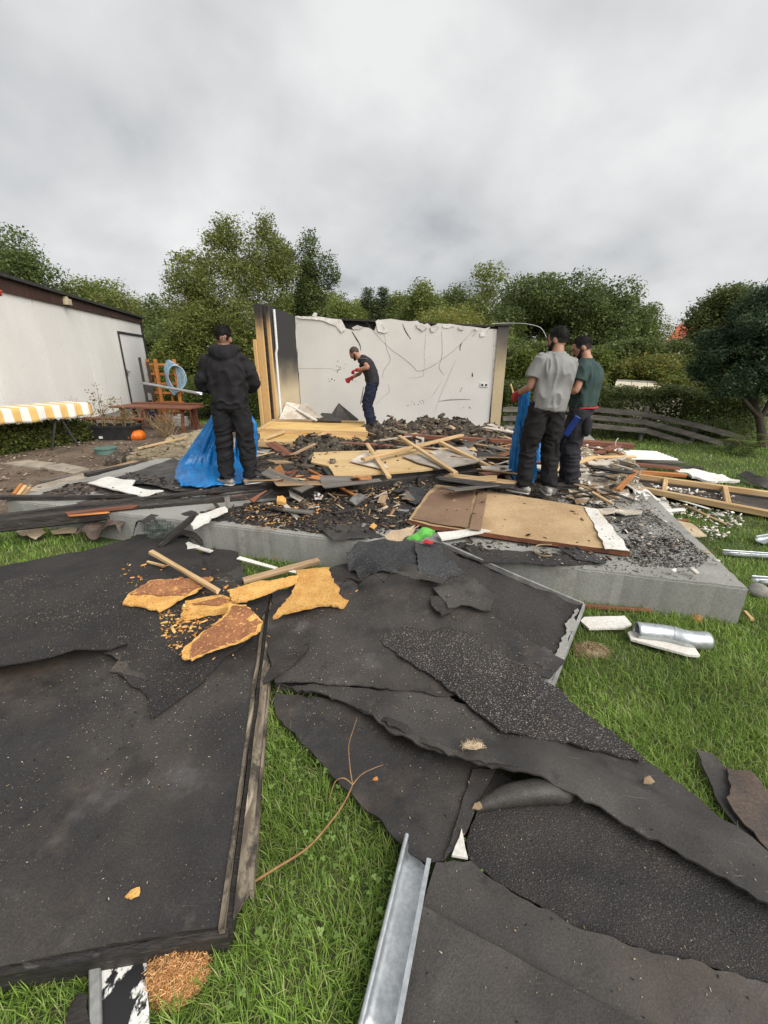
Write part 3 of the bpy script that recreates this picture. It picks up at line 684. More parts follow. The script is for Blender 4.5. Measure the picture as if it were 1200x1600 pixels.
A = [[lp(1.92 * i / 12 + .10, o_ + wob(i, j, 3), z + wob(i, j, 4)) for i in range(13)] for j, (o_, z) in enumerate(((-.062, .066), (-.071, .060)))]
strip('edge_trim', A, 'edge_wood', rp_, .05)
A = [[lp(o_, 2.7 * i / 12 - .02, z + wob(i, j, 5)) for i in range(13)] for j, (o_, z) in enumerate(((.0, .088), (-.018, .085)))]
strip('front_fascia', A, 'char', rp_, .068)
sheet('roofing_felt', [(-260, 915, .05), (0, 886, .05), (130, 862, .06), (205, 840, .07), (248, 803, .14), (283, 814, .15), (302, 855, .10), (335, 905, .12), (425, 925, .13), (402, 985, .125), (335, 1040, .122),
      (290, 1085, .12), (236, 1122, .118), (230, 1088, .12), (180, 1045, .128), (200, 1003, .15), (100, 1018, .215), (0, 1040, .225), (-300, 1075, .22)],
      'felt_gran', 'granule-faced felt sheet lying over the far half of the left roof element', jag=.018, und=.012, thick=.008, ctrl=[(100, 940, .16), (300, 970, .135)],
      fold=[(20, 1005, 190, 985, .05, .02), (150, 860, 150, 990, .015, .006)])
sheet('roofing_felt', [(150, 1010, .125), (205, 1000, .128), (225, 1040, .128), (232, 1062, .127), (170, 1048, .125), (185, 1030, .13)], 'felt', 'small torn felt tongue beside the granule sheet on the left element', jag=.012, und=.004, step=.04)

# --- the centre roof element leaning on the slab's edge
cp = sheet('roof_panel', [(682, 848, .315), (910, 945, .12), (856, 1082, .075), (700, 1092, .06), (430, 1075, .045), (425, 930, .07), (540, 880, .15)], 'felt_gran',
      'granule-faced roof element with a pale metal rim, leaning on the slab edge', 'roof panel', thick=.03, jag=.004, und=.006, side='char')
rim = [G(690, 848, .325), G(800, 897, .235), G(911, 944, .13)]
def rimstrip(pts, wv, th, mat, name='rim', lab=None):
    a = [p + Vector((0, 0, .004)) for p in pts]; b = [p + wv + Vector((0, 0, .004)) for p in pts]
    return strip(name, (a, b), mat, cp, th, lab)
rimstrip(rim, Vector((.012, .012, 0)), .035, 'alu')
rim = [G(911, 944, .132), G(884, 1012, .105), G(856, 1083, .085)]
rimstrip(rim, Vector((.014, -.002, 0)), .045, 'alu', 'rim', 'pale metal rim')
sheet('dust_strip', [(845, 1060, .092), (870, 1015, .107), (893, 965, .125), (903, 950, .13), (893, 990, .12), (860, 1070, .092)], 'concrete', parent=cp, thick=.003, jag=.02, und=.003, step=.03, excl=False)

Z = .012
sheet('roofing_felt', [(416, 1000, .085), (425, 925, .10), (535, 912, .165), (600, 897, .23), (650, 885, .30), (700, 890, .31), (772, 926, .25), (765, 960, .21), (800, 985, .185), (830, 1005, .165), (880, 1040, .125), (858, 1062, .115), (800, 1050, .125),
      (745, 1087, .095), (690, 1089, .088), (560, 1073, .082), (430, 1068, .075)], 'felt', 'smooth dark felt covering the left half of the centre roof element', jag=.014, thick=.007, und=.006, lift=.012,
      fold=[(430, 985, 700, 1000, .03, .006), (555, 985, 560, 1070, .012, .006), (600, 930, 720, 960, .03, .01)])
sheet('roofing_felt', [(541, 862, .28), (560, 845, .30), (600, 842, .305), (648, 846, .31), (655, 896, .31), (610, 893, .27), (565, 908, .15), (545, 893, .15)], 'felt_slate', 'blue-grey granule felt hanging over the slab edge left of the red scrap', jag=.01, thick=.007, ctrl=[(590, 870, .28)])
sheet('roofing_felt', [(648, 848, .322), (688, 852, .335), (700, 875, .33), (730, 895, .31), (690, 905, .325), (655, 900, .325)], 'felt_slate', 'slate-grey felt square beside the red scrap on the slab edge', jag=.012, thick=.006)
sheet('roofing_felt', [(528, 916, .185), (548, 901, .29), (580, 893, .35), (615, 888, .375), (650, 890, .37), (700, 903, .345), (690, 912, .335), (645, 905, .335), (600, 912, .26), (560, 914, .20)], 'felt_grey', 'dark felt edge curling up above the centre roof element', jag=.01, thick=.006, und=.004, step=.035, ctrl=[(600, 900, .365), (560, 907, .28)])
sheet('roofing_felt', [(676, 918, .30), (735, 905, .315), (776, 930, .27), (764, 955, .24), (720, 945, .265), (700, 950, .265)], 'felt_grey', 'torn grey felt patch in the upper middle of the centre element', jag=.02, thick=.006)
sheet('roofing_felt', [(672, 935, .265), (698, 928, .28), (706, 955, .25), (690, 962, .245), (678, 950, .255)], 'felt', 'small black torn felt square on the centre element', jag=.02, thick=.006, step=.04)
sheet('roofing_felt', [(806, 1019, .165), (850, 1014, .16), (884, 1034, .135), (862, 1049, .13), (835, 1036, .145)], 'felt_grey', 'torn felt corner near the pale rim of the centre element', jag=.016, thick=.006, step=.04)

sheet('roofing_felt', [(428, 1080, .05), (540, 1098, .05), (620, 1138, .05), (760, 1197, .055), (810, 1218, .055), (740, 1262, .055), (692, 1344, .05), (676, 1347, .05), (640, 1332, .05), (560, 1252, .045), (432, 1118, .04)], 'felt',
      'black rippled felt sheet behind the brown twig', jag=.01, thick=.007, und=.005, fold=[(470, 1090, 660, 1310, .02, .012), (500, 1100, 690, 1290, .015, .009), (560, 1120, 720, 1260, .02, .008), (450, 1090, 640, 1300, .015, .007)])
sheet('roofing_felt', [(430, 1069, .062), (560, 1074, .075), (700, 1085, .09), (780, 1135, .10), (900, 1160, .09), (1010, 1190, .07), (1100, 1255, .06), (1200, 1333, .055), (1330, 1420, .055), (1330, 1480, .09), (1200, 1408, .105), (1120, 1366, .105),
      (1000, 1298, .115), (890, 1236, .14), (835, 1208, .165), (760, 1192, .15), (650, 1162, .13), (600, 1132, .11), (540, 1096, .085)], 'felt_grey', 'long smooth grey felt strip running from the centre to the right edge', jag=.016, thick=.008, und=.008,
      fold=[(760, 1120, 1150, 1330, .025, .012), (820, 1180, 1100, 1330, .06, .012)])
sheet('roofing_felt', [(545, 1098, .10), (610, 1122, .13), (700, 1165, .155), (765, 1180, .17), (810, 1195, .175), (760, 1194, .15), (700, 1180, .14), (640, 1150, .125), (590, 1122, .105)], 'felt', 'narrow torn ply of felt along the edge of the long grey strip', jag=.014, thick=.006, step=.04)
sheet('roofing_felt', [(582, 986, .135), (602, 1012, .13), (680, 1062, .12), (728, 1098, .115), (742, 1112, .115), (782, 1142, .115), (900, 1167, .105), (1008, 1191, .085), (962, 1150, .085), (905, 1112, .085), (872, 1078, .10), (822, 1042, .15), (762, 1010, .175), (722, 986, .19), (640, 980, .17)],
      'felt_speck', 'speckled granule felt tongue lying across the centre of the sheets', jag=.016, thick=.009, und=.006, lift=.012)
sheet('roofing_felt', [(738, 1200, .065), (775, 1202, .07), (748, 1252, .075), (728, 1300, .07), (694, 1343, .065), (715, 1280, .065)], 'felt', 'glossy black felt gusset left of the rolled fold', jag=.006, thick=.006, und=.004, step=.04)
sheet('roofing_felt', [(745, 1264, .06), (800, 1240, .065), (890, 1240, .065), (1000, 1300, .06), (1200, 1408, .06), (1330, 1475, .06), (1330, 1620, .045), (1200, 1540, .05), (1050, 1495, .05), (900, 1450, .05), (800, 1390, .05), (735, 1348, .05), (728, 1312, .05)],
      'felt_gran', 'dark granule felt showing between the two grey strips at lower right', jag=.008, thick=.007, und=.008, fold=[(900, 1370, 1200, 1480, .05, .012)])
m_ = MB(); rl = [G(742, 1263, .075), G(768, 1252, .085), G(800, 1242, .095), G(845, 1236, .10), G(880, 1237, .09), G(892, 1240, .08)]
c = rl[2].copy(); rl = smooth_path(rl, 6); m_.tube([p - c + Vector((0, 0, .006 * mnoise.noise((i * .7, 0, 0)))) for i, p in enumerate(rl)], [.010 + .032 * math.sin(min(1, i / 18) * math.pi / 2) - (.022 * max(0, i - 24) / 6) for i in range(len(rl))], 20)
o = m_.build('felt_roll', 'felt', origin=None, loc=c, smooth=70); tag(o, 'rolled-over felt fold in front of the torn strip', 'roofing felt')
sheet('roofing_felt', [(682, 1347, .062), (736, 1344, .065), (800, 1392, .068), (900, 1449, .068), (1050, 1494, .065), (1200, 1538, .062), (1340, 1590, .06), (1340, 1850, .05), (560, 1850, .05), (622, 1610, .055), (657, 1420, .055)],
      'felt_grey', 'smooth grey felt sheet at the lower right beside the gutter', jag=.010, thick=.009, und=.006)
sheet('roofing_felt', [(656, 1412, .074), (700, 1437, .078), (850, 1518, .08), (1010, 1602, .08), (1100, 1655, .075), (1000, 1900, .07), (540, 1900, .065), (618, 1610, .068)],
      'felt_grey', 'lowest grey felt sheet in the bottom corner, next to the gutter', jag=.003, thick=.008, und=.006, fold=[(690, 1450, 640, 1600, .012, .003)])
sheet('roofing_felt', [(1088, 1172, .035), (1112, 1178, .035), (1140, 1208, .035), (1155, 1260, .035), (1200, 1345, .035), (1290, 1450, .035), (1255, 1440, .035), (1180, 1335, .035), (1120, 1250, .035)], 'felt_grey', 'thin grey felt wedge pointing up into the right lawn', jag=.008, thick=.007, step=.04)
sheet('roofing_felt', [(1134, 1200, .05), (1168, 1206, .05), (1210, 1252, .05), (1290, 1340, .05), (1290, 1440, .05), (1200, 1328, .055), (1162, 1290, .055), (1140, 1258, .055), (1142, 1230, .05)], 'felt_brown', 'brown-backed felt scrap at the right edge of the lawn', jag=.014, thick=.008, step=.04)
sheet('roofing_felt', [(411, 1068, .095), (420, 1045, .10), (450, 1020, .115), (483, 1003, .13), (478, 1018, .125), (450, 1045, .105)], 'char', 'pointed black felt shard beside the left element', jag=.004, thick=.01, step=.04, und=.003)
# felt scraps on the lawn strip below the slab
sheet('roofing_felt', [(300, 868, .05), (335, 855, .06), (372, 862, .06), (378, 895, .06), (340, 905, .09), (315, 892, .06)], 'felt_gran', 'dark felt scrap left of the white strips below the slab', jag=.02, step=.05)
sheet('roofing_felt', [(335, 905, .08), (380, 880, .06), (384, 905, .06), (360, 925, .09)], 'felt', 'crumpled dark felt corner above the orange boards', jag=.02, step=.05)
# felt on the slab
sheet('roofing_felt', [(501, 826, .29), (560, 818, .29), (580, 840, .29), (520, 844, .29)], 'felt', 'flat black felt square on the slab front by the yellow chip', jag=.012, step=.06, lift=.006)
sheet('roofing_felt', [(396, 790, .29), (420, 787, .30), (488, 798, .30), (470, 803, .29), (430, 798, .29)], 'char', 'long black felt shard on the slab below the axe', jag=.008, step=.05)
sheet('roofing_felt', [(690, 858, .275), (720, 850, .275), (760, 858, .28), (940, 872, .28), (948, 880, .275), (860, 884, .27), (752, 879, .27)], 'felt_gran', 'black granule felt under the large chipboard on the slab', jag=.012, step=.06, lift=.008)
sheet('roofing_felt', [(870, 855, .29), (905, 858, .29), (948, 876, .29), (945, 881, .29), (900, 874, .29)], 'felt_slate', 'slate felt strip below the right end of the large chipboard', jag=.006, step=.05, lift=.008)
sheet('roofing_felt', [(620, 758, .29), (690, 748, .29), (770, 760, .29), (720, 772, .29), (650, 790, .29), (630, 782, .29)], 'felt_slate', 'grey felt scraps sticking out above the large chipboard', jag=.03, step=.06, lift=.01)
sheet('roofing_felt', [(181, 746, .30), (272, 716, .34), (345, 735, .34), (400, 733, .32), (440, 725, .32), (430, 738, .31), (345, 765, .32), (275, 767, .33), (235, 757, .34), (204, 755, .31)], 'felt_grey', 'grey felt sheet the man in the black hoodie stands on', jag=.012, step=.09, und=.012, lift=.004)
sheet('roofing_felt', [(1150, 742, .06), (1165, 735, .12), (1200, 742, .16), (1290, 755, .1), (1290, 790, .03), (1200, 762, .03), (1170, 755, .03)], 'felt', 'crumpled black felt at the right edge beyond the timber frame', jag=.02, step=.07, und=.03, uscale=5)
sheet('roofing_felt', [(203, 838, .05), (222, 812, .24), (236, 803, .285), (300, 797, .29), (322, 806, .285), (316, 826, .18), (318, 852, .06), (250, 852, .05)], 'felt_gran', 'dark felt draped over the slab edge beside the charred stick', jag=.02, thick=.007, und=.012, step=.06)

# ================================================================== THINGS LYING IN FRONT
# --- galvanised gutter
def gutter(name, label, a, b, wd, dp, mat='galv', skew=.06, bead=True):
    A_, B_ = Vector(a), Vector(b); x = (B_ - A_); L_ = x.length; x.normalize(); y = Vector((0, 0, 1)).cross(x).normalized(); z = x.cross(y)
    rot = Matrix((x, y, z)).transposed().to_4x4()
    t = thing(name, label, 'gutter', A_); t.rotation_euler = rot.to_euler()
    sg = -1
    prof = [(sg * a, b) for a, b in [(-wd * .50, dp * .85), (-wd * .52, dp * .55), (-wd * .48, dp * .25), (-wd * .40, dp * .08), (-wd * .25, .0), (wd * .28, .0), (wd * .42, dp * .1), (wd * .47, dp * .4), (wd * .49, dp)]]
    n = 9; m_ = MB(); th = .002
    outer = prof; vs_ = []
    for i in range(n + 1):
        for (py_, pz_) in prof:
            u = L_ * i / n + (skew * (py_ / wd) if i == n else 0)
            vs_.append((u, py_, pz_ + .001 * mnoise.noise((i * .8, py_ * 30, 2))))
    k = len(prof); fs = [(i * k + j, i * k + j + 1, (i + 1) * k + j + 1, (i + 1) * k + j) for i in range(n) for j in range(k - 1)]
    m_.add(vs_, fs)
    o = m_.build('trough', mat, t, smooth=50)
    sm = o.modifiers.new('thickness', 'SOLIDIFY'); sm.thickness = th
    if bead:
        e_ = MB(); e_.tube([(L_ * i / n + skew * .5 * (i == n), wd * .5, dp * .85) for i in range(n + 1)], wd * .085, 10); e_.build('rolled_edge', mat, t, smooth=60)
        e_ = MB(); e_.bar((0, -wd * .49, dp), (L_ - skew * .4, -wd * .49, dp), .014, .003); e_.build('back_flange', mat, t)
    return t
gutter('rain_gutter', 'galvanised steel rain gutter lying in the grass at the bottom edge', G(588, 1640, .04), G(652, 1338, .045), .088, .05)
EXCL.append(np.array([list(G(*p))[:2] for p in ((552, 1640, .03), (626, 1325, .03), (682, 1342, .03), (626, 1640, .03))]))
t = gutter('rain_gutter', 'short galvanised rail lying on the lawn right of the slab', G(1132, 866, .02), G(1290, 877, .02), .07, .03)
t = gutter('rain_gutter', 'galvanised rail piece beside the stone at the slab corner', G(1178, 910, .02), G(1290, 918, .02), .08, .04)
t = gutter('rain_gutter', 'tilted galvanised channel end on the lawn at the right edge', G(1188, 848, .03), G(1290, 830, .05), .10, .05)

sheet('white_board', [(706, 1338, .07), (721, 1296, .07), (731, 1342, .07)], 'board_white', 'white board corner peeping out between the black felts', 'board', jag=.003, thick=.01, step=.05, und=0, lift=.006)

# --- clump of orange fibre
def clump(name, label, px, py, rx, ry, h, mat, n=3200, fl=.035, cat='fibre clump', cols=((.56, .30, .12), (.46, .22, .08), (.64, .40, .19)), z=0.0, seed=3):
    c = G(px, py, z); t = thing(name, label, cat, c); rg = np.random.default_rng(seed)
    a = np.linspace(0, 2 * np.pi, 40, endpoint=False); V_ = []; rings = 8
    for j in range(rings + 1):
        q = j / rings; rr = math.cos(q * math.pi / 2) ** .6
        for ang in a:
            w_ = 1 + .14 * mnoise.noise((math.cos(ang) * 1.5, math.sin(ang) * 1.5, seed)) + .05 * mnoise.noise((math.cos(ang) * 6, math.sin(ang) * 6, seed + j * .4))
            V_.append((rx * rr * w_ * math.cos(ang), ry * rr * w_ * math.sin(ang), h * math.sin(q * math.pi / 2) * (1 + .15 * mnoise.noise((rr * 4 * math.cos(ang), rr * 4 * math.sin(ang), 9)))))
    k = len(a); fs = [(j * k + i, j * k + (i + 1) % k, (j + 1) * k + (i + 1) % k, (j + 1) * k + i) for j in range(rings) for i in range(k)]
    m_ = MB(); m_.add(V_, fs); m_.build('core', mat, t, smooth=80)
    V_ = np.array(V_); p = V_[rg.integers(0, len(V_), n)] + rg.normal(0, .006, (n, 3)); p[:, 2] = np.maximum(p[:, 2], .004)
    d = rg.normal(0, 1, (n, 3)); d[:, 2] *= .45; d /= np.linalg.norm(d, axis=1)[:, None]; s = np.cross(d, rg.normal(0, 1, (n, 3))); s /= np.linalg.norm(s, axis=1)[:, None]
    L_ = rg.uniform(.4, 1, n)[:, None] * fl; w_ = .0008
    q = np.stack([p - d * L_ / 2 - s * w_, p - d * L_ / 2 + s * w_, p + d * L_ / 2 + s * w_, p + d * L_ / 2 - s * w_], 1).reshape(-1, 3)
    cc = np.array(cols)[rg.integers(0, len(cols), n)] * rg.uniform(.7, 1.2, n)[:, None]
    f = tag(link('fibres', mesh_np('fibres', q, np.arange(n * 4).reshape(-1, 4), np.repeat(cc, 4, 0)), 'chips', t), None, None, None, 'stuff')
    EXCL.append(np.array([[c.x + rx * .9 * math.cos(x), c.y + ry * .9 * math.sin(x)] for x in np.linspace(0, 6.28, 14)[:-1]]))
    return t
clump('fibre_clump', 'round clump of orange coconut-like fibre on the grass', 276, 1522, .082, .060, .045, 'coir', 9000, .015)
clump('fibre_clump', 'loose brown fibre tuft on the lawn below the white boards', 922, 1020, .10, .055, .035, 'wool', 1500, .05, cols=((.30, .22, .12), (.22, .16, .09), (.38, .29, .17)), seed=5)
clump('fibre_clump', 'orange fibre scrap near the foot of the slab at right', 1089, 970, .03, .025, .03, 'coir', 300, .02, seed=6)
clump('fibre_clump', 'orange fibre lump on the grass by the brown batten', 437, 872, .06, .04, .05, 'coir', 700, .03, seed=8)

# --- board under the left element, with tar on white paint
t = thing('painted_board', 'white-painted board smeared with black tar, under the front of the left element', 'board', G(185, 1545, 0))
def rel(o, pts): return [tuple(Vector(p) - o.location) for p in pts]
sheet('board', [(155, 1470, .03), (228, 1470, .03), (234, 1640, .03), (158, 1640, .03)], 'tar_white' if 'tar_white' in MT else 'board_white', parent=t, jag=.002, und=0, thick=.012, step=.04)
plank('rail', (150, 1478, .03), (150, 1640, .03), .026, .03, 'alu', parent=t)
sheet('charred_lump', [(108, 1575, .03), (120, 1550, .05), (136, 1552, .06), (142, 1600, .05), (138, 1650, .04), (100, 1650, .03)], 'char', 'curled black charred scrap in the bottom left corner', 'scrap', jag=.01, step=.03, und=.01, uscale=12)

# --- twig
tw = thing('twig', 'long thin brown twig with curling tendrils on grass and felt', 'twig', G(470, 1300, .03))
def tpath(pts): return [G(*p) - tw.location for p in smooth_path([Vector(p) for p in pts], 7)]
m_ = MB(); m_.tube(tpath([(396, 1378, .03), (430, 1357, .055), (480, 1325, .075), (520, 1280, .09), (540, 1250, .10), (551, 1226, .105)]), [.0045 - .002 * i / 35 for i in range(36)], 7); m_.build('stem', 'twig', tw, smooth=60)
for pts in ([(551, 1226, .105), (565, 1210, .12), (585, 1200, .13), (599, 1195, .13)], [(551, 1226, .105), (547, 1200, .13), (545, 1165, .17), (552, 1140, .19), (558, 1121, .2)], [(551, 1226, .105), (538, 1216, .13), (525, 1220, .12), (517, 1240, .09), (515, 1255, .07)]):
    m_ = MB(); pp = tpath(pts); m_.tube(pp, [.0022 - .0013 * i / len(pp) for i in range(len(pp))], 6); m_.build('tendril', 'twig', tw, smooth=60)

# --- orange fibreboards
def fibreboard(label, outer, inner, th=.012, lift=0.0, topmat='fibre', inmat='fibre_brown'):
    z = outer[0][2]
    o = sheet('fibreboard', outer, topmat, label, 'fibreboard', thick=th, jag=.016, und=.005, uscale=9, step=.03, lift=lift)
    if inner: sheet('face_skin', inner, inmat, parent=o, thick=.003, jag=.018, und=.005, uscale=9, step=.03, lift=lift + .003, excl=False, floor=True)
    return o
fibreboard('brown-faced orange fibreboard left of the pile, under the pale stake', [(191, 943, .16), (205, 925, .165), (235, 906, .165), (333, 902, .165), (318, 915, .165), (285, 935, .165), (262, 948, .16), (248, 955, .16), (225, 948, .16)], [(203, 929, .168), (235, 907, .168), (333, 902, .168), (318, 915, .168), (285, 931, .168), (250, 930, .168)])
fibreboard('split fibreboard slab with a stringy edge in the middle of the orange boards', [(282, 962, .17), (290, 940, .18), (345, 930, .185), (372, 938, .185), (370, 945, .18), (345, 952, .18)], [(300, 945, .187), (345, 936, .19), (362, 940, .188), (340, 948, .187)], th=.045, lift=.01)
fibreboard('long thin orange fibreboard strip leading up to the yellow trapezoid', [(362, 940, .20), (355, 925, .205), (400, 912, .205), (466, 902, .20), (464, 912, .195), (415, 930, .195), (385, 942, .195)], None, lift=.015)
fibreboard('brown-faced fibreboard with orange torn rim, frontmost of the orange boards', [(285, 1028, .165), (288, 1010, .17), (330, 980, .19), (350, 962, .21), (360, 944, .22), (385, 945, .22), (398, 960, .21), (411, 972, .20), (400, 990, .18), (375, 1004, .17), (330, 1018, .165), (300, 1033, .165)],
           [(297, 1030, .168), (302, 1006, .174), (336, 978, .195), (356, 962, .212), (364, 947, .222), (386, 947, .221), (411, 973, .203), (400, 989, .182), (374, 1003, .172), (330, 1017, .167)], th=.012, lift=.006)
fibreboard('plain yellow fibreboard trapezoid right of the other orange boards', [(427, 974, .13), (448, 948, .14), (461, 926, .15), (466, 899, .16), (515, 894, .165), (518, 911, .155), (528, 925, .15), (528, 935, .15), (545, 947, .145), (537, 957, .14), (500, 955, .135), (466, 963, .135)], None, th=.014, lift=.042)
plank('wooden_stake', (236, 862, .18), (340, 923, .21), .035, .028, 'pine', 'pale broken wooden stake lying across the brown-faced fibreboard', 'stake', split=.02)
plank('wood_splinter', (232, 878, .15), (258, 885, .15), .016, .012, 'pine', 'thin pale splinter beside the broken stake', 'splinter', split=.015)
plank('wooden_batten', (380, 908, .10), (498, 876, .12), .055, .035, 'pine_old', 'dark brown wet batten above the orange boards', 'batten')
plank('white_strip', (372, 872, .08), (432, 888, .08), .035, .012, 'board_white', 'short white plastic strip on the grass under the slab', 'strip')
plank('white_strip', (452, 892, .10), (545, 911, .11), .035, .012, 'board_white', 'white plastic strip running behind the yellow trapezoid', 'strip')
plank('white_strip', (296, 852, .09), (330, 862, .09), .04, .012, 'board_white', 'small white strip end above the dark felt scrap', 'strip')
sheet('white_profile', [(268, 853, .08), (295, 848, .10), (312, 854, .10), (290, 860, .09), (272, 862, .08)], 'board_white', 'hooked white plastic piece on the felt below the slab', 'plastic piece', jag=.006, thick=.01, step=.04, lift=.01)
plank('charred_stick', (250, 853, .12), (308, 802, .36), .05, .04, 'char', 'black charred stick leaning on the slab corner by the white profile', 'stick')
sheet('white_profile', [(298, 822, .30), (312, 806, .33), (352, 794, .36), (356, 798, .36), (330, 808, .34), (326, 815, .32), (302, 826, .30)], 'board_white', 'bent white window profile on the slab edge', 'profile', jag=.003, thick=.03, step=.05, lift=.02)
m_ = MB(); c = G(546, 972, .145); m_.tube([c, c + Vector((0, 0, .012)), c + Vector((0, 0, .014))], [.013, .013, .011], 20); tag(m_.build('bottle_cap', 'white_plastic', origin=c, smooth=40), 'white round plastic cap on the black felt', 'cap')
clump('fibre_clump', 'pale tan paper scrap on the torn felt edge', 738, 1166, .04, .015, .02, 'cloth_beige', 120, .03, z=.17, seed=12, cols=((.45, .36, .24), (.38, .28, .18)))

# dry leaves and chips one can pick out
for i, (px, py, z, lab) in enumerate([(209, 1399, .112, 'orange wood chip near the front of the left element'), (1014, 1222, .09, 'curled tan leaf on the long grey felt strip'), (746, 1262, .15, 'dry tan leaf at the left end of the felt fold'), (8, 912, .08, 'orange flake at the left edge on the granule felt'), (587, 1219, .075, 'small orange leaf beside the twig')]):
    s = (.022, .026, .02, .045, .012)[i]; c = G(px, py, z + .004)
    sheet('dry_leaf' if i in (1, 2, 4) else 'wood_chip', [(c.x - s, c.y - s * .3, z), (c.x, c.y - s * .6, z + .006), (c.x + s * .8, c.y - s * .1, z), (c.x + s * .5, c.y + s * .7, z + .008), (c.x - s * .4, c.y + s * .5, z + .004)], 'fibre' if i in (0, 3) else ('stem' if i < 4 else 'orange_wood'), lab, 'leaf' if i in (1, 2, 4) else 'wood chip', px=False, thick=.004, jag=.003, step=.01, und=0, lift=.008, excl=False, floor=False)

# --- right lawn: pipe and boards
sheet('white_board', [(906, 974, .03), (912, 968, .03), (975, 966, .03), (986, 979, .03), (975, 985, .03), (920, 986, .03)], 'board_white', 'white board with tar spots on the lawn, left of the pipe', 'board', thick=.014, jag=.003, und=0, step=.06, lift=.02)
sheet('white_board', [(980, 992, .03), (984, 990, .03), (1085, 1017, .03), (1093, 1029, .03), (1072, 1027, .03), (985, 1003, .03)], 'board_white', 'white board on the lawn in front of the bent pipe', 'board', thick=.014, jag=.003, und=0, step=.06, lift=.02)
pp = [G(994, 985, .075), G(1030, 989, .075), G(1053, 993, .075), G(1075, 999, .073), G(1104, 1001, .06)]
t = thing('metal_pipe', 'bent galvanised downpipe elbow lying on the right lawn', 'pipe', G(1050, 995, 0))
m_ = MB(); q = [p - t.location for p in smooth_path(pp, 6)]; m_.tube(q, .052, 24, cap=False); o = m_.build('tube', 'galv', t, smooth=50); o.modifiers.new('wall', 'SOLIDIFY').thickness = .003
m_ = MB(); d = (q[13] - q[12]).normalized(); m_.tube([q[12] - d * .006, q[12] + d * .006], .055, 24); m_.build('seam', 'galv', t, smooth=50)
# stone
def stone(label, px, py, r, z=.02, seed=1, mat='stone'):
    m_ = MB(); c = G(px, py, z); m_.ball((0, 0, 0), r, 14, 9)
    m_.v = [tuple(Vector(v) * (1 + .22 * mnoise.noise(Vector(v) * 9 + Vector((seed, 0, 0))))) for v in m_.v]
    return tag(m_.build('stone', mat, loc=c + Vector((0, 0, r[2] * .5)), smooth=60), label, 'stone')
stone('rounded grey stone at the right corner of the slab', 1182, 928, (.075, .06, .05), seed=2)
# planks at the foot of the slab
plank('wooden_batten', (908, 946, .02), (1018, 954, .02), .03, .02, 'red_wood', 'thin red-brown lath at the foot of the slab', 'lath')
plank('wood_splinter', (1164, 956, .02), (1176, 968, .02), .02, .015, 'pine', 'pale wood end sticking out at the slab corner', 'splinter')

# ================================================================== ON THE SLAB
# --- the large chipboard
t = sheet('chipboard', [(638, 812, .33), (668, 770, .37), (682, 757, .38), (760, 766, .38), (935, 795, .37), (985, 862, .315), (972, 861, .31), (680, 823, .32)], 'chip', 'large tan chipboard panel with a brown glue band lying on the slab', 'board', thick=.035, jag=.006, und=.004, step=.09, side='red_wood', excl=False)
sheet('glue_band', [(733, 828, .337), (747, 768, .385), (762, 768, .386), (751, 830, .336)], 'chip_dark', parent=t, thick=.005, jag=.003, und=.004, step=.06, lift=.006, excl=False)
sheet('stained_half', [(645, 811, .337), (672, 772, .375), (690, 762, .384), (742, 768, .385), (729, 826, .336), (690, 820, .33)], 'chip_dark', parent=t, thick=.004, jag=.016, und=.004, step=.06, lift=.004, excl=False)
sheet('torn_edge', [(945, 858, .325), (925, 815, .35), (912, 793, .372), (933, 796, .372), (984, 861, .319)], 'board_white', parent=t, thick=.004, jag=.014, und=.004, step=.06, lift=.006, excl=False)
sheet('white_board', [(683, 838, .28), (745, 832, .29), (768, 836, .29), (690, 848, .28)], 'board_white', 'narrow white board in front of the large chipboard', 'board', thick=.015, jag=.004, step=.06, lift=.03, excl=False)

# --- the long charred beams
cb = plank('charred_beam', (-40, 824, .21), (742, 740, .33), .11, .12, 'char', 'longest black charred beam lying right across the slab', 'beam', jit=.008, split=.03)
plank('exposed_wood', (106, 803, .285), (212, 791, .295), .05, .03, 'red_wood', parent=None, label='torn brown splinter on the long charred beam', cat='splinter', split=.05)
plank('wood_splinter', (110, 806, .30), (168, 801, .30), .02, .015, 'orange_wood', 'orange splinter sticking up from the long charred beam', 'splinter', split=.03)
plank('charred_beam', (-40, 812, .26), (330, 768, .33), .05, .05, 'char', 'thinner black beam lying behind the long charred beam', 'beam', jit=.006, split=.02)
plank('charred_beam', (-40, 778, .29), (218, 775, .30), .06, .035, 'char', 'dark brown burnt bar lying over the left corner of the slab', 'beam', jit=.006, split=.03)
plank('charred_beam', (330, 766, .36), (560, 748, .36), .06, .05, 'char', 'black burnt bar at the feet of the man in the hoodie', 'beam', jit=.006, split=.03)

# --- axe
t = thing('axe', 'axe with an orange wooden handle lying head down over the charred beam', 'axe', G(560, 778, .30))
a, b = G(483, 735, .40), G(556, 775, .36); pts = smooth_path([a, a.lerp(b, .35) + Vector((0, 0, .01)), a.lerp(b, .7), b], 5)
m_ = MB(); m_.tube([p - t.location for p in pts], [.019, .018] + [.016] * (len(pts) - 3) + [.018], 10); m_.build('handle', 'orange_wood', t, smooth=50)
h = [G(545, 783, .33), G(556, 771, .37), G(570, 775, .36), G(573, 779, .33), G(556, 791, .30)]
m_ = MB(); n_ = Vector((.2, -.6, .77)); vs_ = [p - t.location for p in h]
m_.add([v + n_ * .016 for v in vs_] + [v - n_ * .016 for v in vs_], [(0, 1, 2, 3, 4), (9, 8, 7, 6, 5)] + [(i, 5 + i, 5 + (i + 1) % 5, (i + 1) % 5) for i in range(5)])
m_.build('head', 'steel', t)

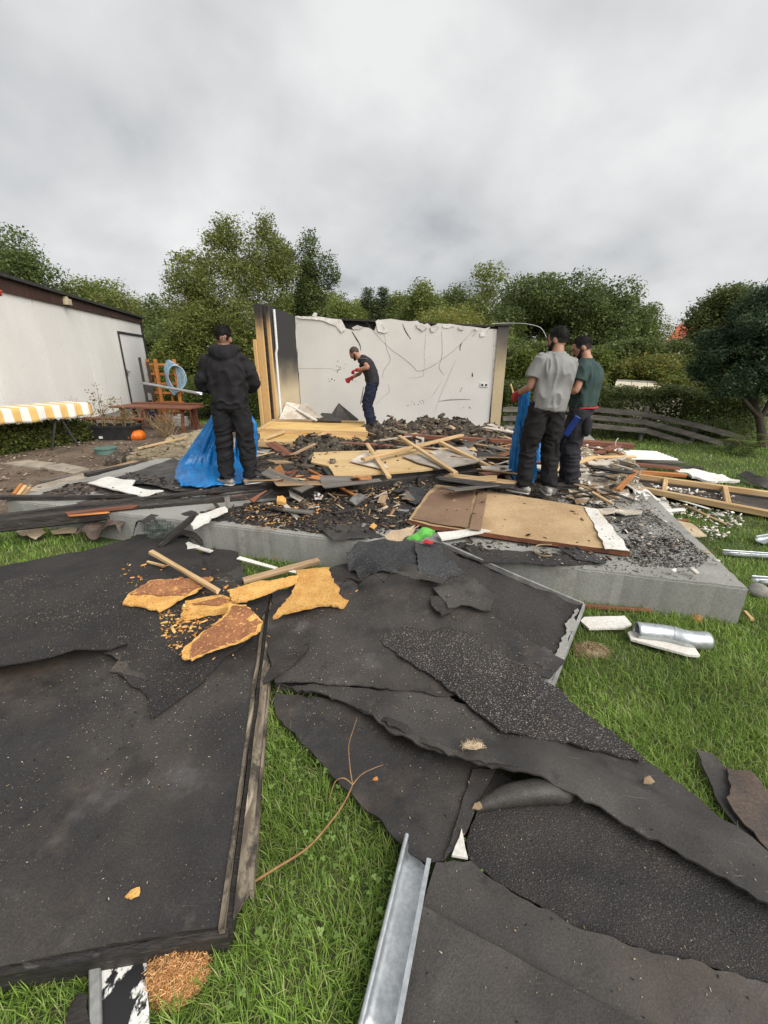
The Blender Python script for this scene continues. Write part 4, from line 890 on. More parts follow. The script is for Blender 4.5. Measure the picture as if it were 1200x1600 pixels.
# --- light plywood element in the middle, on its charred frame
t = thing('plywood_element', 'pale plywood wall element with a charred edge in the middle of the slab', 'wall element', G(620, 725, .26))
sheet('sheathing', [(486, 722, .44), (490, 706, .44), (576, 704, .45), (660, 700, .45), (740, 698, .44), (757, 716, .44), (742, 724, .44), (660, 735, .44), (600, 739, .44), (524, 745, .44), (513, 728, .44)], 'osb', parent=t, thick=.02, jag=.012, und=.006, step=.12, excl=False)
plank('charred_rail', (520, 757, .35), (738, 736, .35), .06, .16, 'char', parent=t)
plank('charred_rail', (490, 715, .34), (520, 755, .35), .06, .14, 'char', parent=t)
sheet('plasterboard_piece', [(547, 720, .47), (572, 705, .47), (607, 729, .47), (598, 732, .47)], 'plaster', 'triangular white plasterboard on the pale plywood element', 'plasterboard', thick=.012, jag=.006, step=.08, excl=False)
sheet('plasterboard_piece', [(628, 713, .47), (690, 703, .48), (727, 698, .48), (760, 717, .47), (742, 723, .47), (686, 732, .47), (650, 722, .47)], 'plaster', 'broad grey plasterboard sheet under the crossing battens', 'plasterboard', thick=.012, jag=.012, step=.08, excl=False)
P = lambda a, b, w, th, mt, lab, **k: plank(k.pop('name', 'wooden_batten'), a, b, w, th, mt, lab, k.pop('cat', 'batten'), **k)
P((567, 718, .52), (722, 680, .56), .07, .035, 'pine', 'longest pale batten, slanting up over the plywood element')
P((574, 694, .56), (608, 746, .46), .05, .03, 'pine', 'pale batten crossing the left end of the longest one')
P((624, 682, .58), (712, 739, .49), .06, .035, 'pine', 'pale batten lying over the broad grey plasterboard')
P((688, 691, .56), (772, 733, .42), .06, .035, 'pine', 'pale batten pointing down toward the blue bag')
P((760, 721, .42), (802, 741, .36), .06, .03, 'pine', 'short pale batten end beside the grey-shirted man')
P((632, 681, .48), (802, 690, .46), .12, .06, 'red_wood', 'long red-brown beam before the grey wall', name='timber_beam', cat='beam')
P((752, 669, .42), (804, 689, .44), .08, .03, 'pine_old', 'weathered plank slanting down from the wall end', name='plank', cat='plank')
P((757, 668, .50), (820, 679, .48), .14, .02, 'plaster', 'chalky grey board lying by the wall end', name='board', cat='board')
P((540, 668, .40), (640, 694, .45), .04, .03, 'pine_old', 'grey broken lath left of the longest batten')

# --- yellow wall elements at the back
for k, (pts, rails, crosses, lab) in enumerate([
    ([(404, 671, .44), (426, 659, .44), (568, 662, .44), (574, 676, .44), (490, 675, .44)], [((404, 673, .42), (574, 679, .42)), ((426, 659, .42), (570, 662, .42))], [((404, 672, .44), (427, 659, .44))], 'scorched yellow wall element lying closest to the grey wall'),
    ([(405, 690, .38), (405, 674, .38), (585, 679, .38), (556, 696, .38)], [((405, 693, .35), (556, 699, .35))], [((442, 675, .42), (409, 687, .42)), ((507, 677, .42), (488, 690, .42))], 'open yellow framed wall element behind the man in the hoodie')]):
    t = thing('wall_element', lab, 'wall element', G(490, 680, .26))
    sheet('sheathing', pts, 'ply_yellow', parent=t, thick=.02, jag=.006, und=.004, step=.12, excl=False)
    for a, b in rails: plank('rail', a, b, .07, .11, 'pine', parent=t)
    for a, b in crosses: plank('cross_batten', a, b, .07, .045, 'pine', parent=t)
    if k == 1: plank('charred_rail', (405, 690, .33), (405, 674, .33), .05, .1, 'char', parent=t)
# leaning plasterboard shards by the wall
for k, (poly, y, mt, lab) in enumerate([
    ([(436, 655), (448, 628), (470, 632), (496, 655)], 8.9, 'soot_wall', 'beige plasterboard shard leaning in the left corner of the wall'),
    ([(462, 640), (475, 629), (504, 652), (490, 657)], 8.7, 'plaster', 'tan plasterboard flap leaning against its neighbour'),
    ([(492, 656), (503, 645), (534, 647), (532, 659)], 8.6, 'felt_grey', 'dark grey torn sheet lying flat before the leaning shards'),
    ([(519, 645), (529, 630), (559, 655), (552, 661), (522, 660)], 8.7, 'felt_grey', 'pointed dark grey shard leaning against the grey wall')]):
    w_ = [D(px, py, y + (.45 if py < 650 else 0)) for px, py in poly]
    c = w_[0]; m_ = MB(); off = Vector((0.02, .03, -.01))
    m_.add(w_ + [p + off for p in w_], [tuple(range(len(w_))), tuple(reversed(range(len(w_), 2 * len(w_))))] + [(i, len(w_) + i, len(w_) + (i + 1) % len(w_), (i + 1) % len(w_)) for i in range(len(w_))])
    tag(m_.build('leaning_shard', 'plaster' if mt == 'soot_wall' else mt, origin=c), lab, 'plasterboard')
m_ = MB(); m_.bar(D(447, 630, 8.8), D(495, 657, 8.5), .05, .02); tag(m_.build('white_strip', 'board_white', origin=D(447, 630, 8.8)), 'white strip leaning across the beige shards', 'strip')

# ================================================================== THE REMAINING WALL OF THE HUT
W0, W1 = Vector((-2.13, 10.05, SLAB)), Vector((2.30, 9.25, SLAB))
WU = (W1 - W0).normalized(); WLEN = (W1 - W0).length; UP = Vector((0, 0, 1)); WN = WU.cross(UP)      # WN points to the camera
wall = thing('burnt_wall', 'grey plasterboard back wall left standing after the fire, cracked and torn along its top', 'wall', W0)
def WP(px, py, off=0.0):              # a spot of the wall face
    a, f, u = ray(px, py); dv = Vector((a, f, u)); o_ = Vector((0, 0, CAM_H)); P0 = W0 + WN * off
    s = (P0 - o_).dot(WN) / dv.dot(WN); p = o_ + dv * s - P0
    return (p.dot(WU), p.z)
TOP = [(461, 494), (500, 496), (533, 499), (540, 513), (552, 516), (562, 511), (576, 512), (585, 517), (590, 500), (610, 498), (640, 502), (652, 501), (660, 508), (668, 505), (676, 512), (684, 505), (705, 506), (722, 509), (735, 510), (750, 512), (762, 514), (776, 514)]
face = [WP(*p) for p in TOP]; u1 = face[-1][0]; u0 = face[0][0]
flat_plate('plasterboard_face', [(u0, -.02)] + face + [(u1, -.02)], .016, 'wall_grey', (W0, WU, UP), jag=.006, step=.12, parent=wall)
# studs and sheathing behind, burnt at the top
flat_plate('outer_sheathing', [(u0 - .05, -.02), (u0 - .05, 2.26), (1.2, 2.21), (2.6, 2.13), (u1 + .2, 1.99), (u1 + .2, -.02)], .02, 'char', (W0 - WN * .13, WU, UP), jag=.02, step=.15, parent=wall)
for i in range(9):
    u = u0 + .02 + (u1 - u0 - .04) * i / 8
    m_ = MB(); m_.bar(WU * u - WN * .072, WU * u - WN * .072 + UP * (2.12 - .03 * i), .05, .095, up=WU); m_.build('stud', 'char', wall)
m_ = MB(); m_.bar(WU * (u0 - .02) - WN * .072 + UP * 2.245, WU * (u1 + .18) - WN * .072 + UP * 2.0, .12, .035); m_.build('top_plate', 'char', wall)
# panel joints, corner bead, torn paper, cracks, socket
def wstroke(name, pts, wd, mat, off=.003, th=.002):
    q = [WP(*p) for p in pts]; a, b = [], []
    for i in range(len(q)):
        d = Vector(q[min(i + 1, len(q) - 1)]) - Vector(q[max(i - 1, 0)]); d.normalize(); n_ = Vector((-d.y, d.x)); ww = wd * (.35 + .65 * math.sin(math.pi * min(max(i / (len(q) - 1), .06), .94))) * random.uniform(.7, 1.3) if wd < .03 else wd
        a.append(Vector(q[i]) + n_ * ww / 2); b.append(Vector(q[i]) - n_ * ww / 2)
    m_ = MB(); pos = lambda p: WU * p.x + UP * p.y + WN * off
    n = len(q); m_.add([pos(p) for p in a] + [pos(p) for p in b] + [pos(p) - WN * th for p in a + b], [(i, i + 1, n + i + 1, n + i) for i in range(n - 1)] + [(2 * n + i, 2 * n + i + 1, i + 1, i) for i in range(n - 1)] + [(n + i, n + i + 1, 3 * n + i + 1, 3 * n + i) for i in range(n - 1)])
    return m_.build(name, mat, wall)
for pts, wd in [([(572, 503), (590, 525), (610, 545), (628, 558), (645, 572), (653, 580), (672, 574), (690, 562), (710, 547), (725, 532), (739, 517)], .012), ([(601, 524), (604, 545), (610, 562), (600, 578), (598, 590)], .011),
                ([(690, 518), (691, 545), (690, 560), (686, 574), (694, 586)], .012), ([(712, 563), (700, 590), (688, 618), (679, 645)], .008), ([(629, 506), (634, 518), (642, 530)], .026), ([(550, 518), (556, 528), (562, 538), (564, 548)], .03),
                ([(568, 604), (566, 618), (563, 632)], .022), ([(607, 600), (608, 612), (596, 622), (588, 632)], .007), ([(690, 596), (680, 612), (673, 622)], .007), ([(722, 535), (719, 541), (719, 548)], .025), ([(738, 582), (738, 589)], .03), ([(742, 521), (738, 526)], .016),
                ([(640, 591), (660, 588), (662, 582), (664, 560)], .006)]:
    wstroke('crack', smooth_path([Vector((*p, 0)) for p in pts], 3) and [(v.x, v.y) for v in smooth_path([Vector((*p, 0)) for p in pts], 3)], wd * (.6 if wd < .02 else .85), 'crack' if wd < .02 else 'char')
rnd = random.Random(4)
for cx, cy, sx, sy, n in [(531, 572, 9, 7, 16), (547, 592, 7, 6, 14), (517, 592, 5, 4, 7), (655, 628, 9, 3, 6), (732, 635, 7, 3, 4), (720, 606, 2, 6, 4), (645, 632, 14, 2, 5)]:
    for _ in range(n):
        x_, y_ = cx + rnd.gauss(0, sx * .6), cy + rnd.gauss(0, sy * .6)
        wstroke('chip_mark', [(x_, y_), (x_ + rnd.uniform(-1.2, 1.2), y_ + rnd.uniform(.6, 2))], .03 * rnd.uniform(.5, 1), 'char')
wstroke('dust_line', [(686, 627), (700, 625), (718, 624), (735, 624)], .02, 'stone')
for a, b, wd in [((667, 508), (663, 560), .016), ((463, 500), (463, 655), .03), ((464, 575), (520, 575), .004), ((775, 515), (768, 664), .06)]:
    wstroke('joint_tape', [a, (a[0] * .5 + b[0] * .5, a[1] * .5 + b[1] * .5), b], wd, 'paper_torn' if wd > .01 else 'wall_grey', .006, .006)
def wflap(pts, warp=.02, off=.02, mat='paper_torn', name='torn_flap'):
    q = [WP(*p) for p in pts]
    return flat_plate(name, q, .012, mat, (W0 + WN * off, WU, UP), jag=.008, step=.04, parent=wall, warp=warp)
for pts in [[(463, 494), (500, 495), (530, 500), (533, 517), (526, 510), (505, 501), (470, 498)], [(528, 508), (534, 504), (540, 515), (534, 520), (528, 514)], [(550, 512), (558, 508), (568, 511), (562, 515), (552, 515)], [(587, 502), (592, 499), (600, 511), (606, 518), (601, 521), (591, 518)],
            [(650, 507), (660, 505), (668, 512), (660, 518), (652, 512)], [(672, 511), (680, 508), (686, 510), (678, 519), (674, 518)], [(692, 508), (706, 508), (710, 510), (700, 513), (692, 512)], [(716, 511), (726, 511), (724, 516), (718, 515)], [(750, 521), (756, 514), (766, 511), (760, 517), (757, 525), (750, 526)], [(740, 513), (748, 513), (745, 517)],
            [(488, 494), (491, 488), (496, 489), (495, 495)]]:
    wflap(pts)
t_ = [WP(751, 598), WP(762, 605)]
m_ = MB(); c = WU * ((t_[0][0] + t_[1][0]) / 2) + UP * ((t_[0][1] + t_[1][1]) / 2) + WN * .008
rotw = Matrix((WU, -WN, UP)).transposed(); m_.box(c, (.16, .016, .08), rotw); so = m_.build('wall_socket', 'white_plastic', wall)
for s in (-1, 1):
    m_ = MB(); cc = c + WU * s * .04 + WN * .009; m_.tube([cc, cc + WN * .004], .024, 14); m_.build('socket_hole', 'dark_frame', so)
# return wall on the left, sooty, with its scorched pine edge
LW = -SV; LWn = SV.cross(UP); lw0 = W0 + WU * (u0 - .01)
LL = 1.05
flat_plate('side_wall_face', [(0, -.02), (0, 2.24), (-.35, 2.30), (-LL, 2.36), (-LL, -.02)], .016, 'soot_wall', (lw0, SV, UP), jag=.006, step=.12, parent=wall)
flat_plate('side_sheathing', [(.1, -.02), (.1, 2.26), (-LL, 2.38), (-LL, -.02)], .02, 'char', (lw0 - LWn * .12, SV, UP), jag=.012, step=.15, parent=wall)
e0 = lw0 + LW * LL - W0
for nm, x0_, wd_, h_, mt_, oy in (('end_stud', -.035, .07, 2.35, 'soot_pine', 0), ('dark_batten', -.095, .05, 2.37, 'char', -.012), ('end_board', -.195, .15, 2.38, 'soot_pine', -.02), ('lower_board', -.30, .06, 1.75, 'soot_pine', -.03)):
    m_ = MB(); m_.bar(e0 + Vector((x0_, oy - x0_ * -.28, -.02)), e0 + Vector((x0_, oy - x0_ * -.28, h_)), .04, wd_, up=SU); m_.build(nm, mt_, wall)
m_ = MB(); pth = [e0 - LW * .1 + LWn * .02 + Vector((0, 0, z_)) + WU * (.0 if z_ < 1.55 else .03) for z_ in (0, .6, 1.2, 1.5, 1.6, 2.0, 2.3)]; m_.tube(pth, .025, 10); m_.build('cable_pipe', 'white_plastic', wall, smooth=60)
# wall end on the right
m_ = MB(); q0 = WU * (u1 + .13); m_.box(q0 - WN * .02 + UP * 1.0, (.21, .12, 2.02), rotw); m_.build('wall_end', 'soot_strip', wall)
m_ = MB(); m_.box(q0 - WN * .02 + UP * 2.03, (.3, .2, .03), rotw); m_.build('cap_strip', 'char', wall)
pts = [WU * (u1 - .1) + UP * 2.06, WU * (u1 + .25) + UP * 2.06 + WN * .05, WU * (u1 + .55) + UP * 2.03 + WN * .2, WU * (u1 + .8) + UP * 1.95 + WN * .3, WU * (u1 + .93) + UP * 1.78 + WN * .3]
m_ = MB(); m_.tube(smooth_path(pts, 6), .005, 8); m_.build('dangling_cable', 'white_plastic', wall, smooth=60)
m_ = MB(); m_.tube([D(805, 625, 8.6) - W0, D(798, 600, 8.8) - W0], .015, 6); m_.build('leaning_lath', 'pine', wall)

# ================================================================== WHITE SHED ON THE LEFT
C0 = Vector((-8.6, 16.25, 0)); SD = Vector((.175, -.985, 0)); SN = Vector((.985, .175, 0))      # along the wall toward the camera; out of the wall
shed = thing('white_shed', 'long low white shed with dark brown roof edge and white door', 'shed', C0)
def SH(s, z, o=0.0): return SD * s + SN * o + Vector((0, 0, z))
def shed_s(px, py=560):               # distance along the wall of a spot
    a, f, _ = ray(px, py); k = a / f
    return (C0.x - k * C0.y) / (k * SD.y - SD.x)
def splate(name, poly, th, mat, o, step=.5, parent=None): return flat_plate(name, [(-a, b) for a, b in poly], th, mat, (C0 + SN * o, -SD, UP), step=step, parent=parent)
joints = [shed_s(182, 540), shed_s(136, 540), shed_s(67, 540)]
edges = [0.02] + [joints[0], joints[1], joints[2], joints[2] + 1.75, joints[2] + 3.4, joints[2] + 5.0]
SL = edges[-1]
d0, d1 = shed_s(231, 570), shed_s(194, 570)
for i in range(len(edges) - 1):
    a, b = edges[i], edges[i + 1] - .03
    if i == 0: splate('wall_panel', [(a, 2.46), (a, 2.89), (b, 2.89), (b, .2), (d1 + .03, .2), (d1 + .03, 2.46)], .04, 'shed_white', 0, parent=shed)
    else: splate('wall_panel', [(a, .2), (a, 2.89), (b, 2.89), (b, .2)], .04, 'shed_white', 0, parent=shed)
splate('wall_core', [(0, 0), (0, 2.85), (SL, 2.85), (SL, 0)], .1, 'dark_frame', -.045, 1.0, shed)
splate('plinth', [(0, -.05), (0, .20), (SL, .20), (SL, -.05)], .05, 'stone', .004, 1.0, shed)
nfb = 14
for i in range(nfb):
    a = SL * i / nfb; splate('fascia_board', [(a - .1 * (i == 0), 2.86), (a - .1 * (i == 0), 3.02 + .01 * i), (a + SL / nfb - .006, 3.02 + .01 * i), (a + SL / nfb - .006, 2.86)], .03, 'fascia', .05, .5, shed)
m_ = MB(); m_.bar(SH(-.2, 3.06, -.2), SH(SL, 3.19, -.2), .66, .06, up=(0, 0, 1)); m_.build('roof_edge', 'roof_dark', shed)
m_ = MB(); m_.bar(SH(SL / 2, 3.02, -3.2), SH(SL / 2, 3.06, -.3), SL, .06); m_.build('roof', 'roof_dark', shed)
m_ = MB(); m_.bar(SH(-.04, 0, -.02), SH(-.04, 2.9, -.02), .1, .08, up=SD); m_.build('corner_post', 'dark_frame', shed)
dr = splate('door', [(d0, .27), (d0, 2.42), (d1, 2.42), (d1, .27)], .04, 'door_white', .004, .5, shed)
dof = Vector((0, 0, 0)) - dr.location
for a, b in (((d0 - .03, .20), (d0 - .03, 2.45)), ((d1 + .03, .20), (d1 + .03, 2.45)), ((d0 - .06, 2.46), (d1 + .06, 2.46))):
    m_ = MB(); m_.bar(SH(a[0], a[1], .01), SH(b[0], b[1], .01), .06, .05, up=SN); m_.build('door_frame', 'dark_frame', dr).location = dof
m_ = MB(); m_.bar(SH(d1 - .1, 1.15, .01), SH(d1 - .1, 1.37, .01), .05, .012, up=SN); m_.bar(SH(d1 - .1, 1.3, .045), SH(d1 - .26, 1.29, .045), .022, .022); m_.bar(SH(d1 - .1, 1.3, 0), SH(d1 - .1, 1.3, .05), .022, .022)
m_.build('handle', 'steel', dr).location = dof
s_ = shed_s(97, 470); m_ = MB(); m_.box(SH(s_, 2.95, .1), (.16, .14, .13), Matrix((SD, SN, UP)).transposed()); m_.box(SH(s_, 3.03, .08), (.09, .09, .07), Matrix((SD, SN, UP)).transposed()); m_.build('wall_lamp', 'lamp', shed)

# blossoms at the eaves (hanging basket flowers, out of frame mostly)
t = thing('hanging_flowers', 'red-orange blossoms hanging at the shed roof edge on the far left', 'flowers', D(4, 458, 8.3))
rgf = np.random.default_rng(2)
for k in range(16):
    c = Vector(rgf.normal(0, .06, 3)); c.z *= .4; c.x -= .08; m_ = MB(); m_.ball(c, (.03, .03, .018), 7, 5); m_.build('blossom', 'blossom', t, smooth=60)

# ================================================================== YARD IN FRONT OF THE SHED
# --- table with the striped cloth
tx = G(60, 704, 0); T1 = Vector((-.45, -.89, 0)); T2 = Vector((.69, -.72, 0))     # toward the camera-left; across
tb = thing('trestle_table', 'garden table with grey trestle legs under the yellow and white striped cloth', 'table', (-6.22, 8.4, 0)); tb.rotation_euler = (0, 0, math.atan2(T1.y, T1.x))
TH = .84
m_ = MB(); m_.box((1.15, 0, TH - .02), (2.9, .72, .03)); m_.build('table_top', 'pine_old', tb)
for x_ in (.25, 1.9):
    for s in (-1, 1):
        m_ = MB(); m_.bar((x_ - .22, s * .28, 0), (x_ + .05, s * .28, TH - .04), .03, .03); m_.build('leg', 'dark_frame', tb)
        m_ = MB(); m_.bar((x_ + .28, s * .28, 0), (x_ + .0, s * .28, TH - .04), .03, .03); m_.build('leg', 'dark_frame', tb)
    m_ = MB(); m_.bar((x_ - .12, -.28, .3), (x_ - .12, .28, .3), .025, .025); m_.build('crossbar', 'dark_frame', tb)
NX, NYc = 60, 26; L_ = 2.95; V_ = []
for i in range(NX + 1):
    u = -.32 + L_ * i / NX
    for j in range(NYc + 1):
        s = -.66 + 1.32 * j / NYc; a = abs(s)
        if a <= .37: y_, z_ = s, TH + .004 * mnoise.noise((u * 4, s * 4, 0))
        else:
            dr_ = a - .37; wv = .016 * math.sin(u * 21 + 1.2 * math.sin(u * 5)) * dr_ / .2
            y_, z_ = math.copysign(.37 + .05 * dr_ + wv, s), TH - dr_ * (.85 + .04 * math.sin(u * 10.5))
        if u < -.28 and a <= .37: z_ -= (-.28 - u) * 2.5
        V_.append((u, y_, z_))
fs = [(i * (NYc + 1) + j, (i + 1) * (NYc + 1) + j, (i + 1) * (NYc + 1) + j + 1, i * (NYc + 1) + j + 1) for i in range(NX) for j in range(NYc)]
m_ = MB(); m_.add(V_, fs); cl = m_.build('tablecloth', 'stripes', smooth=60); cl.location = tb.location; cl.rotation_euler = tb.rotation_euler; cl.location.z += .006
cl.modifiers.new('cloth', 'SOLIDIFY').thickness = .003
tag(cl, 'yellow and white striped cloth on the garden table', 'tablecloth')

# --- red picnic table and bench
def picnic(name, label, c, rz, L_, z, wd, cat='table', mat='red_wood'):
    t = thing(name, label, cat, c, rz); n = 4 if wd > .4 else 2
    for k in range(n): m_ = MB(); m_.box((0, -wd / 2 + wd * (k + .5) / n, z - .02), (L_, wd / n - .012, .035)); m_.build('board', mat, t)
    for s in (-1, 1):
        for q in (-1, 1): m_ = MB(); m_.bar((s * L_ * .38, q * wd * .42, 0), (s * L_ * .38, q * wd * .28, z - .04), .06, .05); m_.build('leg', mat, t)
        m_ = MB(); m_.bar((s * L_ * .38, -wd * .4, z - .06), (s * L_ * .38, wd * .4, z - .06), .05, .05); m_.build('crossbar', mat, t)
    return t
picnic('picnic_table', 'red-brown wooden picnic table in front of the shed door', Vector((-5.35, 10.2, .0)), R(-12), 2.1, .62, .62)
picnic('garden_bench', 'red-brown garden bench left of the dead tomato planter', Vector((-6.05, 9.6, .0)), R(-8), 1.5, .42, .26, 'bench')
picnic('garden_bench', 'red-brown garden bench behind the picnic table', Vector((-5.5, 11.0, .0)), R(-12), 1.9, .62, .26, 'bench')

# --- planter, pumpkin, lid, dead shrub
pc = G(184, 690, 0)
t = thing('planter_box', 'black plastic planter trough with dried-up tomato plants', 'planter', pc, R(-3))
m_ = MB(); a_, b_, h_ = .47, .21, .36
vs_ = [(sx * a_ * k, sy * b_ * k, z_) for z_, k in ((0, .88), (h_ - .05, .98), (h_ - .05, 1.04), (h_, 1.04), (h_, .96), (h_ - .06, .94)) for sx, sy in ((-1, -1), (1, -1), (1, 1), (-1, 1))]
m_.add(vs_, [(3, 2, 1, 0)] + [(r_ * 4 + k, r_ * 4 + (k + 1) % 4, (r_ + 1) * 4 + (k + 1) % 4, (r_ + 1) * 4 + k) for r_ in range(5) for k in range(4)]); m_.add([vs_[20], vs_[21], vs_[22], vs_[23]], [(0, 1, 2, 3)])
m_.build('trough', 'black_plastic', t)
m_ = MB(); m_.box((-.2, -.205, .12), (.08, .006, .05)); m_.build('sticker', 'white_plastic', t)
m_ = MB(); rgp = random.Random(3); SP_ = []
for k in range(9):
    x_, y_ = rgp.uniform(-.4, .4), rgp.uniform(-.1, .1); h2 = rgp.uniform(.3, .75) * (1.15 if x_ < -.05 else .75)
    pth = [(x_ + rgp.gauss(0, .05) * q, y_ + rgp.gauss(0, .03) * q, .3 + h2 * q / 3) for q in range(4)]; m_.tube(pth, [.008, .007, .006, .004], 6); SP_ += pth[1:]
    if k < 4: m_.tube([(x_, y_, .3), (x_ + .03, y_, .3 + h2 * 1.15)], .006, 5)
m_.build('dead_stems', 'stem', t)
def leafmesh(name, cent, per, spread, size, cols, seed, mat='leaf', parent=None, flat=.35, aspect=.55, jitter=.25):
    """many single leaves strewn about the given points"""
    rg = np.random.default_rng(seed); cent = np.asarray(cent, float); n = len(cent) * per
    spread = np.asarray(spread, float)
    ctr = np.repeat(cent, per, 0) + np.clip(rg.normal(0, 1, (n, 3)), -1.5, 1.5) * spread
    d = rg.normal(0, 1, (n, 3)); d[:, 2] *= .6; d /= np.linalg.norm(d, axis=1)[:, None]
    up = rg.normal(0, 1, (n, 3)) + np.array([0, 0, flat * 2]); s = np.cross(d, up); s /= np.linalg.norm(s, axis=1)[:, None] + 1e-9
    L2_ = size * (rg.uniform(.4, 1.0, n) + .8 * rg.uniform(0, 1, n) ** 3)[:, None]; W2 = L2_ * aspect * rg.uniform(.7, 1.2, n)[:, None]
    bend = np.cross(d, s) * L2_ * .12
    q = np.stack([ctr - d * L2_ / 2, ctr + s * W2 / 2 + bend, ctr + d * L2_ / 2, ctr - s * W2 / 2 + bend], 1).reshape(-1, 3)
    cc = np.asarray(cols, float); ci = np.repeat(rg.integers(0, len(cc), len(cent)), per); mixv = np.repeat(rg.uniform(0, 1, len(cent)), per)[:, None]
    c_ = (cc[ci] * mixv + cc[(ci + 1) % len(cc)] * (1 - mixv)) * rg.uniform(1 - jitter, 1 + jitter, n)[:, None]
    me_ = mesh_np(name, q, np.arange(n * 4).reshape(-1, 4), np.repeat(c_, 4, 0))
    return link(name, me_, mat, parent)
tag(leafmesh('withered_leaves', SP_, 14, (.06, .05, .06), .055, [(.20, .15, .06), (.13, .13, .04), (.26, .20, .09)], 4, parent=t), None, None, None, 'stuff')

c = G(212, 690, 0); V_ = []; nn = 48; mm = 16
for i in range(mm + 1):
    th_ = math.pi * i / mm
    for k in range(nn):
        ph = 2 * math.pi * k / nn; rb = 1 - .07 * abs(math.cos(ph * 5)) ** 6; rr = .215 * math.sin(th_) ** .8 * rb
        V_.append((rr * math.cos(ph), rr * math.sin(ph), .125 + .13 * math.cos(th_) * (1 - .22 * math.exp(-(math.sin(th_) / .3) ** 2))))
t = thing('pumpkin', 'orange pumpkin sitting on the soil beside the planter', 'pumpkin', c)
m_ = MB(); m_.add(V_, [(i * nn + k, (i + 1) * nn + k, (i + 1) * nn + (k + 1) % nn, i * nn + (k + 1) % nn) for i in range(mm) for k in range(nn)]); m_.build('rind', 'pumpkin', t, smooth=80)
m_ = MB(); m_.tube([(0, 0, .21), (.005, 0, .25), (.02, .01, .275)], [.025, .018, .02], 7); m_.build('stalk', 'stem', t, smooth=50)
c = G(168, 713, 0); t = thing('septic_lid', 'round grey-green plastic lid collar standing on the soil', 'lid', c)
m_ = MB(); m_.tube([(0, 0, 0), (0, 0, .14)], .17, 28); m_.build('collar', 'green_plastic', t, smooth=40); m_ = MB(); m_.tube([(0, 0, .14), (0, 0, .16), (0, 0, .168)], [.185, .185, .17], 28); m_.build('lid', 'green_plastic', t, smooth=40)
# white tray below the table
m_ = MB(); c = G(128, 690, 0); m_.box((0, 0, .06), (.3, .03, .22), Matrix.Rotation(.6, 3, 'Y')); m_.box((.05, .1, .02), (.22, .2, .03)); tag(m_.build('white_tray', 'white_plastic', loc=c, rot=(.3, 0, .4)), 'white plastic tray on the ground under the striped table', 'tray')

def shrub_sticks(name, label, c, h, spr, n, seed):
    rg = random.Random(seed); t = thing(name, label, 'shrub', c); m_ = MB(); tips = []
    for k in range(n):
        a = rg.uniform(0, 6.28); sp = rg.uniform(.1, 1) * spr; hh = h * rg.uniform(.55, 1)
        p = [(rg.gauss(0, .04), rg.gauss(0, .04), 0)]
        for q in range(1, 5): p.append((math.cos(a) * sp * (q / 4) ** .8 + rg.gauss(0, .025), math.sin(a) * sp * (q / 4) ** .8 + rg.gauss(0, .025), hh * q / 4))
        m_.tube(p, [.008, .006, .005, .004, .002], 5, cap=False)
        for q in (2, 3): 
            b = Vector(p[q]); e_ = b + Vector((rg.gauss(0, .09), rg.gauss(0, .09), rg.uniform(.03, .14))); m_.tube([b, (b + e_) / 2 + Vector((.01, 0, .01)), e_], [.004, .003, .002], 4, cap=False); tips.append(tuple(e_))
    m_.build('twigs', 'stem', t); tag(leafmesh('dry_leaves', tips, 5, (.05, .05, .05), .03, [(.22, .16, .08), (.15, .12, .05)], seed, parent=t), None, None, None, 'stuff')
    return t
shrub_sticks('dead_shrub', 'leafless brown shrub between the pumpkin and the orange rack', G(250, 690, 0) + Vector((0, .3, 0)), .62, .42, 46, 5)
shrub_sticks('dead_shrub', 'low dry twiggy plant at the left end behind the striped table', Vector((-6.6, 9.2, 0)), .95, .25, 14, 9)

# --- orange timber rack with the hose and the metal rail
rc = G(266, 664, 0)
t = thing('timber_rack', 'orange-stained timber rack leaning beside the shed corner', 'rack', rc, R(-8))
for x_ in (-.42, -.12, .40): m_ = MB(); m_.box((x_, 0 if x_ > -.2 else .1, .83), (.07, .05, 1.66)); m_.build('post', 'orange_wood', t)
for x_ in (-.30, .1, .30): m_ = MB(); m_.box((x_, .14, .8), (.05, .04, 1.5)); m_.build('post', 'orange_wood', t)
for k in range(7): m_ = MB(); m_.box((.0, .06 + .02 * (k % 2), .12 + .235 * k), (.92, .04, .055)); m_.build('slat', 'orange_wood', t)
for x_, z0_, z1_ in ((-.48, .1, 1.7), (-.28, .3, 1.6)): m_ = MB(); m_.box((x_, -.09, (z0_ + z1_) / 2), (.05, .04, z1_ - z0_)); m_.build('dark_post', 'dark_frame', t)
m_ = MB(); m_.box((-.36, -.1, .95), (.26, .03, .24)); m_.build('dark_box', 'dark_frame', t)
hs = thing('garden_hose', 'coiled pale blue garden hose hung on the orange rack', 'hose', rc + Vector((.3, -.12, 1.25)))
for k in range(7):
    m_ = MB(); a = .24 + .012 * k; pts = []
    for q in range(29):
        ph = 2 * math.pi * q / 28 + k * .4; pts.append((.15 * math.cos(ph) * (1 + .5 * k / 6) + .03 * k + .02 * mnoise.noise((k, q * .4, 0)), -.015 * k + .02 * math.sin(ph * 2), .42 * math.sin(ph) * (1 - .05 * k) - .04 + .02 * mnoise.noise((k, q * .3, 4))))
    m_.tube(pts, .014, 7, cap=False); m_.build('coil', 'hose', hs, smooth=60)
gutter('metal_rail', 'grey metal rail laid across the orange rack', D(222, 600, 10.9), D(314, 617, 10.3), .09, .06, bead=False, skew=0)
m_ = MB(); c = G(284, 668, 0); m_.box((0, 0, .14), (.32, .2, .28)); m_.box((0, 0, .31), (.1, .08, .06)); tag(m_.build('canister', 'white_plastic', loc=c, rot=(0, 0, -.2), bevel=.02), 'white plastic canister at the foot of the orange rack', 'canister')
